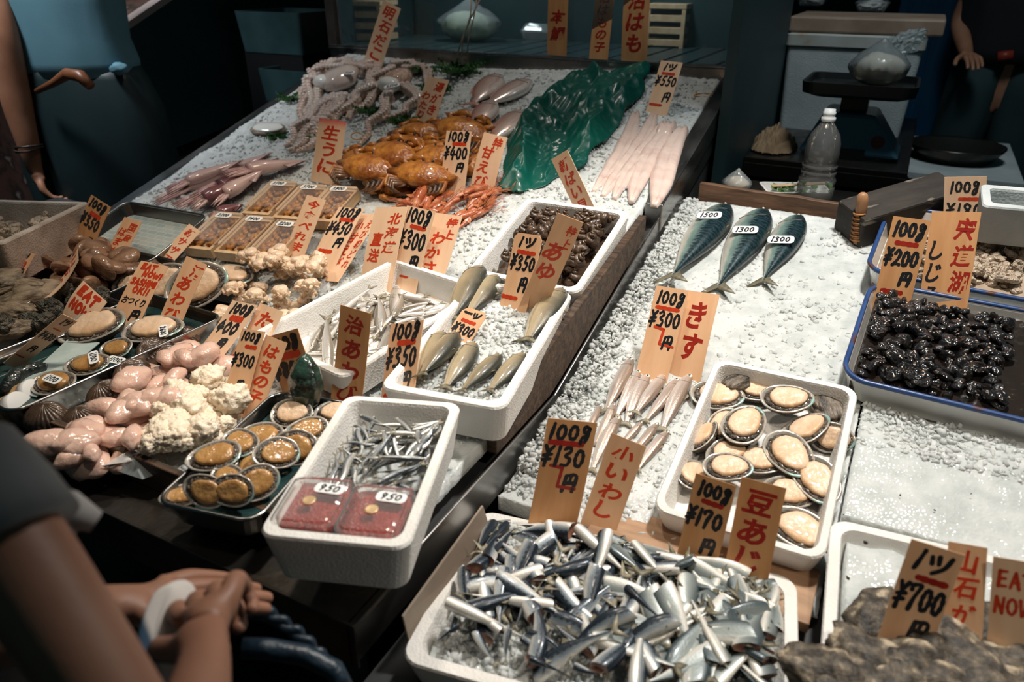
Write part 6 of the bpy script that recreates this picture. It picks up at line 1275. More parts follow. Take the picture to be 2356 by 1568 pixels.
bag_on(Vector((-.12, 3.02, 1.245)), .19, .17, .17, 0, 'clear knotted bag of pale food lying on the scale tray', 'gyoza' if T.setdefault('gyoza', M_('pale_dumpling_food', (.56, .48, .38), (.44, .36, .27), scale=10, rough=.4, bump=.3, bscale=20)) else '', 7)
m = MB(); q = []; n = 9; me = None
bm = bmesh.new(); bmesh.ops.create_icosphere(bm, subdivisions=4, radius=1)
for v in bm.verts: a = v.co; k = 1+.5*noise.noise(a*4)+.3*noise.noise(a*9); v.co = Vector((a.x*.085*k, a.y*.05*k, a.z*.045*k+a.x*.05))
me = bpy.data.meshes.new('film'); bm.to_mesh(me); bm.free(); o = obj('loose_film', me, T['bagfilm'], None, Matrix.Translation(Vector(aty(2055, 115, 3.12)))); bg = [b for b in bpy.data.objects if b.name.startswith('plastic_bag') and 'scale tray' in b.get('label', '')][0]; o.parent = bg; o.matrix_parent_inverse = bg.matrix_world.inverted(); o.name = 'twisted_top'
# bottle
bt = empty('plastic_bottle', Matrix.Translation((-.197, 2.36, .985)), 'clear ribbed plastic bottle with a white collar behind the wooden board', 'bottle')
m = MB(); m.lathe([(.0001, .002), (.044, .002), (.052, .01), (.053, .05), (.051, .052), (.053, .056), (.053, .07), (.048, .08), (.050, .086), (.050, .094), (.046, .098), (.050, .103), (.050, .112), (.046, .116), (.049, .122), (.048, .150), (.047, .175), (.040, .20), (.025, .222), (.016, .235), (.015, .25)], 32); obj('body', m.me(smooth=True), glassy('bottle_plastic', (.88, .90, .88), .04, .10), bt)
m = MB(); m.lathe([(.0165, .236), (.020, .238), (.020, .247), (.0165, .249), (.0165, .254), (.0175, .255), (.0175, .262), (.0155, .263), (.0155, .270), (.0001, .2705)], 24); obj('collar', m.me(smooth=True), T['paper'], bt)
# cloth
T['cloth'] = M_('tan_rag', (.40, .26, .15), (.28, .17, .09), scale=14, rough=.85, bump=.4, bscale=120)
m = MB(); c = Vector((-.425, 2.98, 1.005)); rnd = random.Random(4); N = 60; V_ = []
for j in range(N+1):
    for i in range(N+1):
        u, v = i/N*2-1, j/N*2-1; rr = math.hypot(u, v); e = max(0, 1-rr**2.2) if rr < 1 else 0; h = e*(.05+.055*abs(noise.noise((u*2.2, v*2.2, 1)))+.05*abs(noise.noise((u*5+1, v*3, 4)))); V_.append((u*.085*(1+.2*noise.noise((u*2, v*2, 9))), v*.13, h))
me = mesh('rag', V_, [(j*(N+1)+i, j*(N+1)+i+1, (j+1)*(N+1)+i+1, (j+1)*(N+1)+i) for j in range(N) for i in range(N) if math.hypot((i/N*2-1), (j/N*2-1)) < 1.0], True)
tag(obj('cloth', me, T['cloth'], None, Matrix.Translation(c)), 'crumpled tan rag lying left of the scale', 'cloth')
for k in range(4):
    pass
# foam tray with leaves, clear bag by the board
r = empty('leaf_tray', Matrix.Translation((-.26, 2.42, .975)) @ Matrix.Rotation(.4, 4, 'Z'), 'white foam tray of green leaves and chopsticks behind the brown board', 'tray'); m = MB(); m.loops([rrect(.17, .10, .02, 0), rrect(.20, .13, .02, .03), rrect(.19, .12, .02, .03), rrect(.165, .095, .02, .005)]); obj('foam_tray', m.me(), T['foam'], r)
m = MB(); rnd = random.Random(2)
for k in range(40): x, y = rnd.uniform(-.06, .06), rnd.uniform(-.04, .04); a = rnd.uniform(0, 6); d = Vector((math.cos(a), math.sin(a), .4))*.03; s_ = Vector((-math.sin(a), math.cos(a), 0))*.012; b = Vector((x, y, .02)); m.add([b, b+d*.5+s_, b+d, b+d*.5-s_], [(0, 1, 2, 3)])
obj('leaves', m.me(), M_('green_leaves', (.06, .16, .03), (.10, .24, .05), scale=40, rough=.5), r)
m = MB(); m.tube([(-.08, -.02, .04), (.10, .01, .045)], .003, 6); obj('chopstick', m.me(smooth=True), T['pine'], r); m = MB(); m.tube([(-.08, -.03, .04), (.10, -.005, .045)], .003, 6); obj('chopstick', m.me(smooth=True), T['pine'], r)
bag_on(Vector((-.43, 2.37, .975)), .09, .08, .09, 0, 'small crumpled clear bag behind the left end of the brown board', 'gyoza', 9)
m = MB(); m.box((-.2, 2.42, .955), (.56, .34, .03)); tag(m.build('side_shelf', T['steel_dark'], bevel=.003), 'dark ledge behind the brown board carrying the bottle', 'ledge')
# far right: blue panel, white table with basin
T['blue'] = M_('blue_panel', (.004, .055, .12), (.003, .04, .09), scale=4, rough=.35, stretch=(6, 1, .3))
m = MB(); m.box((.40, 4.75, 1.2), (1.1, .04, 1.7)); 
for k in range(8): m.box((-.1+k*.14, 4.72, 1.2), (.012, .02, 1.7))
tag(m.build('blue_shutter', T['blue']), 'ribbed blue panel behind the man in dark trousers', 'panel')
wt = empty('white_table', Matrix.Translation((.25, 3.80, 0)), 'greyish white table top behind the beam, right of the shelf', 'table'); m = MB(); m.box((.0, 0, .86), (.42, .80, .03)); m.build('table_top', T['foam_grey'], wt, bevel=.004)
for x in (-.19, .19):
    for y in (-.37, .37): m = MB(); m.box((x, y, .425), (.03, .03, .85)); m.build('leg', T['steel_dark'], wt)
m = MB(); m.lathe([(.0001, .01), (.13, .012), (.17, .06), (.185, .065), (.185, .058), (.14, .0), (.0001, 0)], 40); tag(obj('metal_basin', m.me(smooth=True), T['steel_dark'], None, Matrix.Translation((.22, 3.72, .876))), 'round metal basin standing on the white table', 'basin')
# ---- far left: the neighbour's display with its dark side panel
nd = empty('neighbour_display', Matrix.Translation((-3.6, 2.9, 0)), 'dark sided display of the next stall with a pale top edge', 'display'); NI = Matrix.Translation((3.6, -2.9, 0))
m = MB(); profile_prism(m, [(2.13, .83), (2.13, 1.325), (3.9, 2.08), (3.9, 1.05), (3.05, .95)], -3.03, -3.0); m.build('side_panel', T['charcoal'], nd, NI)
m = MB(); profile_prism(m, [(2.10, 1.318), (2.10, 1.345), (3.9, 2.11), (3.9, 2.075)], -3.045, -2.985); m.build('top_edge', M_('pale_edge_trim', (.42, .36, .35), rough=.4), nd, NI)
m = MB(); profile_prism(m, [(2.14, .5), (2.14, 1.29), (3.9, 2.0), (3.9, .5)], -4.6, -3.05); profile_prism(m, [(1.5, .5), (1.5, 1.0), (2.14, 1.27), (2.14, .5)], -5.2, -4.0); m.build('sloping_bed', M_('reddish_goods_bed', (.10, .055, .045), (.03, .025, .022), c3=(.32, .26, .24), scale=16, rough=.5, ramp=(.42, .62)), nd, NI)
for x, y, w_, lab in [(258, 55, .075, 'blurred wooden sign with red strokes on the next stall, by the blue shirt'), (305, 42, .07, 'blurred wooden sign half hidden behind the pale edge of the next stall')]:
    cn = [(x-14, y-32), (x+14, y-30), (x+14, y+34), (x-12, y+32)]; sign(cn, aty(x, y+30, 2.62), [('天然鯛', .5, .5, .6, .8, 'r', V if 0 else 'fv')], lab, 'sign2', extra=.02, red='darkred')
for x, y, lab in [(238, 68, 'white price card beside the blurred sign of the next stall'), (296, 62, 'small white card behind the pale edge of the next stall')]:
    cn = [(x-12, y-28), (x+10, y-28), (x+12, y+22), (x-8, y+22)]; s = sign(cn, aty(x, y+22, 2.58), [('1',.5,.4,.3,.2,'k')], lab, 'sign3', extra=.01, name='price_card'); 
    for c_ in s.children:
        if c_.name.startswith('wood_sheet'): c_.name = 'card'; c_.data.materials.clear(); c_.data.materials.append(T['paper'])
T['crate'] = M_('dark_teal_crate', (.03, .07, .08), (.02, .05, .055), scale=6, rough=.4)
for i, (x, y, Y, s_, lab) in enumerate([(675, 70, 2.95, (.40, .35, .18), 'dark teal crate left of the showcase, upper one'), (703, 190, 2.80, (.30, .3, .14), 'dark teal crate left of the showcase, lower one')]):
    p = Vector(aty(x, y, Y)); r = empty('plastic_crate', Matrix.Translation(p-Vector((0, 0, s_[2]/2))), lab, 'crate'); m = MB(); m.loops([rrect(s_[0]*.92, s_[1]*.92, .02, 0), rrect(s_[0], s_[1], .02, s_[2]), rrect(s_[0]-.02, s_[1]-.02, .02, s_[2]), rrect(s_[0]*.9-.02, s_[1]*.9-.02, .02, .02)]); obj('body', m.me(), T['crate'], r)
    o_ = MB(); o_.box((p.x, p.y, (p.z-s_[2]/2)/2), (s_[0]*.9, s_[1]*.9, p.z-s_[2]/2-.002)); tag(o_.build('crate_stand', T['black']), 'black stand under the %s teal crate' % ('upper' if i == 0 else 'lower'), 'stand')
# ================================================================== PEOPLE
T['skin'] = M_('tanned_skin', (.42, .20, .12), (.34, .15, .085), scale=12, rough=.5, bump=.08, bscale=200, sss=.1)
T['skin2'] = M_('warm_skin', (.33, .165, .105), (.28, .13, .08), scale=9, rough=.5, bump=.08, bscale=200, sss=.1)
T['hair'] = M_('black_hair', (.012, .010, .009), rough=.5, bump=.4, bscale=200)
def skin_mesh(name, nodes, edges, mat, parent, root=0, sub=2, M=None):
    """nodes: (x,y,z,r); one continuous skinned surface, baked to a mesh"""
    me = bpy.data.meshes.new(name); me.from_pydata([n[:3] for n in nodes], edges, []); o = bpy.data.objects.new(name, me); COL.objects.link(o)
    s = o.modifiers.new('skin', 'SKIN'); s.use_smooth_shade = True; s.branch_smoothing = .4
    for i, n in enumerate(nodes): k = me.skin_vertices[0].data[i]; k.radius = (n[3], n[4] if len(n) > 4 else n[3]); k.use_root = (i == root)
    u = o.modifiers.new('sub', 'SUBSURF'); u.levels = sub; u.render_levels = sub
    dg = bpy.context.evaluated_depsgraph_get(); nm = bpy.data.meshes.new_from_object(o.evaluated_get(dg)); bpy.data.objects.remove(o); nm.polygons.foreach_set('use_smooth', [True]*len(nm.polygons)); nm.name = name
    nm.materials.clear(); return obj(name, nm, mat, parent, M)
def hand_nodes(nodes, edges, wrist, d, nrm, side, curl, spread=.12, sc_=1., thumb=.5, wi=None):
    """append a palm, four fingers and a thumb to the skeleton. d: direction of fingers, nrm: back of the hand, side=+1/-1 thumb side"""
    d = Vector(d).normalized(); nz = Vector(nrm); nz = (nz-d*nz.dot(d)).normalized(); sd = nz.cross(d)*side; W = Vector(wrist)
    def add(p, r, par): nodes.append((p.x, p.y, p.z, r*sc_)); edges.append((par, len(nodes)-1)); return len(nodes)-1
    c0 = add(W+d*.025*sc_, .022, wi); c1 = add(W+d*.055*sc_, .025, c0)
    for k, (off, L, r) in enumerate(((.030, .078, .0095), (.010, .088, .0098), (-.011, .082, .0093), (-.030, .064, .0082))):
        kn = W+(d*.088+sd*off)*sc_; i = add(W+(d*.06+sd*off*.8)*sc_, .013, c1); i = add(kn, .0115, i); p = kn; a = 0
        dd = (d+sd*off*spread*8).normalized()
        for j, f in enumerate((.45, .32, .23)):
            a += curl[k]*(1.0 if j else .9); q = dd*math.cos(a)-nz*math.sin(a); p = p+q*L*f*sc_; i = add(p, r*(1-.12*j), i)
    t0 = W+(d*.028+sd*.026-nz*.004)*sc_; i = add(t0, .0145, c0); p = t0; a = thumb
    for j, L in enumerate((.038, .032, .026)): q = (d*math.cos(.75-a*.4*j)+sd*math.sin(.75-a*.5*j)-nz*a*.5*(j+.4)); q.normalize(); p = p+q*L*sc_; i = add(p, (.0125, .011, .0095)[j], i)
def head(parent, c, fwd, hair=True):
    """skull, jaw, nose, ears, eyes and hair; c is the centre of the head"""
    F = frame(Vector(c), Vector(fwd).cross(Vector((0, 0, 1)))*-1, (0, 0, 1)); bm = bmesh.new(); bmesh.ops.create_icosphere(bm, subdivisions=4, radius=1)
    for v in bm.verts:
        a = v.co.copy(); x, y, z = a.x*.075, a.y*.095, a.z*.115
        if z < 0: x *= 1-.35*(-a.z)**1.5; y *= 1-.12*(-a.z)
        fr = max(0, -a.y)
        nose = math.exp(-((a.x/.16)**2+((a.z+.12)/.20)**2))*fr; y -= .022*nose
        for ex in (-.42, .42): y += .008*math.exp(-(((a.x-ex)/.16)**2+((a.z-.05)/.10)**2))*fr
        y -= .006*math.exp(-((a.x/.25)**2+((a.z+.48)/.07)**2))*fr; v.co = Vector((x, y, z))
    me = bpy.data.meshes.new('head'); bm.to_mesh(me); bm.free(); me.polygons.foreach_set('use_smooth', [True]*len(me.polygons)); h = obj('head', me, T['skin'], parent, F)
    for s_ in (-1, 1): obj('ear', lump(2, .1, 2, 2, .010, .02, .032), T['skin'], h, Matrix.Translation((s_*.076, .01, -.005))); obj('eye', lump(1, 0, 1, 2, .012, .008, .008), T['eye'], h, Matrix.Translation((s_*.031, -.082, .006)))
    if hair: obj('hair', lump(8, .06, 3, 4, .084, .10, .10), T['hair'], h, Matrix.Translation((0, .018, .032)))
def ell(c, rx, ry, n=32, ang=0., wob=0., seed=0, z=None):
    out = []
    for j in range(n):
        a = 2*math.pi*j/n; k = 1+wob*noise.noise((math.cos(a)*2.5, math.sin(a)*2.5, seed+c[2]*1.5)); x, y = rx*k*math.cos(a), ry*k*math.sin(a); out.append((c[0]+x*math.cos(ang)-y*math.sin(ang), c[1]+x*math.sin(ang)+y*math.cos(ang), c[2]))
    return out
# ---- stall worker in a blue shirt, back left
YP = 1.92; w1 = Vector(aty(160, 150, YP)); pr = empty('person', Matrix.Translation((w1.x, YP, 0)), 'person in blue T-shirt and dark apron at the back left, arm hanging', 'person'); PI_ = Matrix.Translation((-w1.x, -YP, 0))
cx, cy = w1.x, YP; zw = w1.z; an = R(20)
T['shirt'] = M_('steel_blue_tshirt', (.10, .24, .30), (.085, .20, .26), scale=4, rough=.8, bump=.1, bscale=300); T['apron'] = M_('black_green_apron', (.014, .030, .034), (.010, .022, .026), scale=4, rough=.45, bump=.05, bscale=30)
arm = [aty(-70, -190, YP-.12), aty(2, 70, YP-.20), aty(42, 250, YP-.22), aty(66, 335, YP-.23), aty(75, 375, YP-.23)]
nodes = [(cx, cy, zw-.05, .12), (cx, cy, zw+.2, .13), (cx-.0, cy, zw+.42, .12), (cx, cy, zw+.55, .05), (cx, cy, zw+.62, .05)]; edges = [(0, 1), (1, 2), (2, 3), (3, 4)]
def chain(pts, rs, par):
    for p, r_ in zip(pts, rs): nodes.append((p[0], p[1], p[2], r_)); edges.append((par, len(nodes)-1)); par = len(nodes)-1
    return par
e = chain(arm, [.070, .062, .056, .042, .037], 2); dv = Vector(arm[-1])-Vector(arm[-2]); hand_nodes(nodes, edges, arm[-1], (.25, -.05, -1), (-.5, -.85, .1), -1, (.5, .55, .6, .6), wi=e, thumb=.3, sc_=1.22)
e = chain([(cx+.12, cy+.06, zw+.40), (cx+.13, cy+.12, zw+.16), (cx+.0, cy+.18, zw+.06)], [.05, .042, .035], 2); hand_nodes(nodes, edges, (cx+.0, cy+.18, zw+.06), (-1, 0, -.1), (0, 1, .3), 1, (.4,)*4, wi=e)
for s_ in (-.1, .1): chain([(cx+s_, cy, zw-.3), (cx+s_, cy, zw-.65), (cx+s_, cy, .10)], [.085, .06, .045], 0); n_ = len(nodes)-1; chain([(cx+s_, cy-.12, .05)], [.04], n_)
skin_mesh('body', nodes, edges, T['skin'], pr, 0, 2, PI_)
head(pr, Vector((cx, cy, zw+.74))-Vector((cx, YP, 0)), (-.6, -1, 0))
xs = (Vector(aty(270, 130, YP))-Vector(aty(50, 130, YP))).length/2*.86
m = MB(); m.loops([ell((cx, cy, z), rx, ry, 40, an, .10, 3) for z, rx, ry in ((zw-.035, xs*1.04, .145), (zw-.03, xs*1.10, .155), (zw+.02, xs*1.12, .158), (zw+.10, xs*1.03, .15), (zw+.22, xs*1.05, .15), (zw+.38, xs*1.12, .14), (zw+.48, xs*.85, .11), (zw+.53, .09, .08))], True, False); obj('shirt', m.me(smooth=True), T['shirt'], pr, PI_)
d = Vector(arm[1])-Vector(arm[0]); m = MB(); m.tube([(cx-.1, cy, zw+.43), Vector(arm[0])+Vector((.05, 0, .05)), Vector(arm[0])+d*.3, Vector(arm[0])+d*.62], [.09, .085, .075, .07], 16); obj('sleeve', m.me(smooth=True), T['shirt'], pr, PI_)
m = MB(); m.loops([ell((cx+.02+(zw-z)*.06, cy, z), rx, ry, 40, an, .12, 6) for z, rx, ry in ((zw-.0, xs*1.0, .142), (zw-.04, xs*1.06, .15), (zw-.15, xs*1.18, .17), (zw-.4, xs*1.26, .18), (zw-.7, xs*1.30, .18), (zw-.82, xs*1.3, .18))]); obj('apron', m.me(smooth=True), T['apron'], pr, PI_)
m = MB(); p = Vector(aty(274, 158, YP-.0)); obj('shirt_tail', lump(4, .2, 2, 3, .035, .03, .022), T['shirt'], pr, PI_ @ Matrix.Translation(p))
for k, (dz, r_) in enumerate(((0, .0045), (.011, .004), (-.012, .004))):
    c = Vector(arm[3])+dv*(.1+dz*8); m = MB(); m.tube([c+Matrix.Rotation(0, 3, 'Z') @ Vector((.048*math.cos(a), .048*math.sin(a), .006*math.sin(a+k))) for a in np.linspace(0, 2*math.pi, 26)], r_, 7, False); obj('bracelet', m.me(smooth=True), T['old_wood' if k != 2 else 'steel_dark'], pr, PI_)
kh = [Vector(aty(x, y, YP-.20)) for x, y in [(85, 210), (125, 190), (155, 170), (185, 175), (208, 198)]]; m = MB(); m.tube(kh, [.010, .014, .020, .022, .017], 12); t = m.build('tool_handle', M_('red_brown_handle', (.20, .075, .03), (.14, .05, .02), scale=20, rough=.4), smooth=True); tag(t, 'curved brown wooden tool handle tucked in the apron of the person at the back left', 'tool')
# ---- person at the far right in dark clothes
YQ = 4.5; q = Vector(aty(2330, 120, YQ)); p2 = empty('person', Matrix.Translation((q.x, YQ, 0)), 'person in a black top and dark teal trousers, cut off by the right edge', 'person'); PJ = Matrix.Translation((-q.x, -YQ, 0)); cx, cy, zw = q.x, YQ, q.z
nodes = [(cx, cy, zw-.1, .12), (cx, cy, zw+.2, .13), (cx, cy, zw+.42, .13), (cx, cy, zw+.56, .05)]; edges = [(0, 1), (1, 2), (2, 3)]
for s_ in (-1, 1):
    e = chain([(cx+s_*.21, cy, zw+.40), (cx+s_*.26, cy-.02, zw+.12), (cx+s_*.20, cy-.2, zw-.0)], [.05, .045, .035], 2); hand_nodes(nodes, edges, (cx+s_*.20, cy-.2, zw), (-s_*.3, -1, -.1), (0, 0, 1), s_, (.3,)*4, wi=e)
    e = chain([(cx+s_*.1, cy, zw-.35), (cx+s_*.12, cy, zw-.7), (cx+s_*.12, cy, .1)], [.085, .06, .045], 0); chain([(cx+s_*.12, cy-.12, .05)], [.04], e)
skin_mesh('body', nodes, edges, T['skin'], p2, 0, 2, PJ); head(p2, (0, 0, zw+.72), (-.3, -1, 0))
T['blackcloth'] = M_('black_cloth', (.008, .008, .010), rough=.8); T['jeans'] = M_('dark_teal_trousers', (.020, .045, .050), (.014, .034, .038), scale=5, rough=.8, bump=.15, bscale=40)
m = MB(); m.loops([ell((cx, cy, z), rx, ry, 32, 0, .1, 2) for z, rx, ry in ((zw-.04, .25, .17), (zw+.02, .26, .18), (zw+.25, .27, .17), (zw+.45, .25, .14), (zw+.54, .09, .08))], True, False); obj('top', m.me(smooth=True), T['blackcloth'], p2, PJ)
for s_ in (-1, 1): m = MB(); m.loops([ell((cx+s_*.10+s_*(zw-z)*.10*(1 if s_ < 0 else .3), cy, z), rx, rx, 24, 0, .12, s_) for z, rx in ((zw+.0, .13), (zw-.2, .13), (zw-.5, .115), (zw-.8, .105), (zw-1.05, .10))]); obj('trouser_leg', m.me(smooth=True), T['jeans'], p2, PJ)
m = MB(); pp_ = Vector(aty(2295, 130, YQ-.19)); m.tube([pp_, pp_+Vector((.06, 0, .01))], .022, 14); tag(m.build('red_tape_roll', M_('red_plastic', (.30, .035, .02), rough=.4), smooth=True), 'small red roll hanging at the hip of the person on the right', 'roll')
# ---- shopper close to the camera, lower left: shoulder, bent arm and both hands
def rd(x, y, d): v = ray(x, y); return Vector(C0+v/np.linalg.norm(v)*d)
S0 = rd(-62, 1120, .74); EL = rd(400, 1830, .70); WR = rd(478, 1500, .80)
p3 = empty('person', Matrix.Translation((S0.x-.12, S0.y-.05, 0)), 'person close by at the lower left, grey top, holding a white cloth', 'person'); o3 = Vector((S0.x-.12, S0.y-.05, 0)); PK = Matrix.Translation(-o3)
bx, by = S0.x-.20, S0.y-.12
nodes = [(bx, by, .98, .12), (bx, by, 1.15, .12), (bx, by, 1.27, .10), (bx, by, 1.36, .05), (bx, by, 1.42, .05)]; edges = [(0, 1), (1, 2), (2, 3), (3, 4)]
e = chain([S0, S0.lerp(EL, .35), S0.lerp(EL, .7), EL, EL.lerp(WR, .35), EL.lerp(WR, .75), WR], [.044, .042, .038, .034, .036, .028, .025], 2)
hd = (rd(475, 1385, .86)-WR).normalized(); hand_nodes(nodes, edges, WR, hd, (.35, -.55, .75), 1, (1.25, 1.25, 1.25, 1.25), wi=e, thumb=.9, sc_=1.05)
W2 = rd(258, 1392, .93); E2 = rd(-60, 1480, .86); e = chain([Vector((bx-.2, by+.05, 1.24)), E2, E2.lerp(W2, .5), W2], [.045, .036, .032, .026], 2); hd2 = (rd(430, 1368, .95)-W2).normalized(); hand_nodes(nodes, edges, W2, hd2, (-.1, -.2, 1), -1, (.10, .10, .12, .14), wi=e, thumb=.2, spread=.02)
for s_ in (-.09, .09): e = chain([(bx+s_, by, .6), (bx+s_, by, .12)], [.08, .045], 0); chain([(bx+s_, by+.12, .05)], [.04], e)
skin_mesh('body', nodes, edges, T['skin2'], p3, 0, 2, PK); head(p3, Vector((bx, by, 1.52))-o3, (.3, 1, 0))
T['greytop'] = M_('grey_top', (.17, .18, .185), (.13, .14, .145), scale=5, rough=.85, bump=.1, bscale=120); T['ruffle'] = M_('pale_ruffle', (.42, .40, .39), rough=.8)
m = MB(); m.loops([ell((bx, by, z), rx, ry, 32, R(30), .08, 5) for z, rx, ry in ((.62, .20, .16), (.9, .19, .15), (1.08, .18, .14), (1.2, .185, .13), (1.29, .15, .10), (1.34, .07, .06))], True, False); obj('top', m.me(smooth=True), T['greytop'], p3, PK)
sl = S0.lerp(EL, .02); dd = (EL-S0).normalized(); m = MB(); m.tube([S0-dd*.055, S0-dd*.03, S0+dd*.02, S0+dd*.055], [.02, .046, .053, .055], 20); obj('sleeve', m.me(smooth=True), T['greytop'], p3, PK)
rf = [rd(125, 1190, .80), rd(165, 1178, .80), rd(205, 1195, .80)]; m = MB(); m.tube([rd(110, 1165, .80), rd(160, 1172, .80), rd(222, 1200, .80)], [.020, .017, .010], 12); m.tube([rd(110, 1200, .80), rd(150, 1215, .80), rd(168, 1232, .80)], [.016, .012, .006], 12); rfo = obj('sleeve_ruffle', m.me(smooth=True), T['ruffle'], p3, PK)
T['hanky'] = bpy.data.materials.new('white_cloth_with_navy_print'); T['hanky'] = M_('white_cloth_navy_print', (.03, .07, .12), (.66, .62, .58), scale=9, rough=.85, ramp=(.30, .33), detail=0)
pts_ = [[(372, 1345), (402, 1335), (425, 1365)], [(350, 1370), (385, 1360), (425, 1390)], [(330, 1410), (375, 1400), (400, 1420)], [(315, 1450), (362, 1440), (392, 1460)], [(310, 1500), (358, 1490), (392, 1510)], [(330, 1560), (370, 1545), (405, 1570)], [(350, 1640), (385, 1620), (425, 1640)]]
rows = []
for k, row in enumerate(pts_):
    A_, B_, C_ = [rd(x, y, .89-.004*k) for x, y in row]; rows.append([A_, A_.lerp(B_, .5)+Vector((0, -.010, .006)), B_, B_.lerp(C_, .5)+Vector((0, -.010, .006)), C_, C_+Vector((.004, .018, -.006)), B_+Vector((0, .02, -.006)), A_+Vector((-.004, .018, -.006))])
m = MB(); m.loops(rows); o = m.build('folded_cloth', T['hanky'], smooth=True); u = o.modifiers.new('s', 'SUBSURF'); u.levels = u.render_levels = 2; tag(o, 'white cloth with navy marks held in the hands at the lower left', 'cloth')
# bag with braided handle
T['navy'] = M_('navy_braided_leather', (.012, .028, .045), (.008, .018, .03), scale=40, rough=.4, bump=.6, bscale=80)
q = [rd(x, y, .98) for x, y in [(530, 1440), (560, 1405), (620, 1410), (690, 1460), (750, 1520), (800, 1580), (810, 1680)]]; bgp = sum(q, Vector())/len(q)
bg = empty('shoulder_bag', Matrix.Translation((bgp.x, bgp.y, 0)), 'dark bag with navy braided handles below the steel ledge', 'bag'); BI = Matrix.Translation((-bgp.x, -bgp.y, 0))
m = MB()
for k in range(2):
    pts = []
    for i in range(len(q)-1):
        for j in range(10): t = j/10; c = q[i].lerp(q[i+1], t); ph = (i*10+j)*.7+k*math.pi; pts.append(c+Vector((.003*math.cos(ph), .003*math.sin(ph), .003*math.sin(ph))))
    m.tube(pts, .0055, 8)
m.build('braided_handle', T['navy'], bg, BI, smooth=True)
q2 = [rd(x, y, .97) for x, y in [(555, 1490), (620, 1492), (700, 1505), (770, 1540), (800, 1600)]]; m = MB(); m.tube(q2, .012, 10); m.build('flat_strap', T['navy'], bg, BI, smooth=True)
cb = rd(700, 1700, 1.05); m = MB(); m.loops([ell((cb.x, cb.y, cb.z-.25+z), rx, ry, 28, .4, .06, 1) for z, rx, ry in ((0, .13, .06), (.1, .15, .075), (.2, .15, .07), (.27, .14, .05))]); m.build('bag_body', M_('dark_brown_bag', (.045, .035, .028), (.02, .016, .014), scale=20, rough=.5), bg, BI, smooth=True)
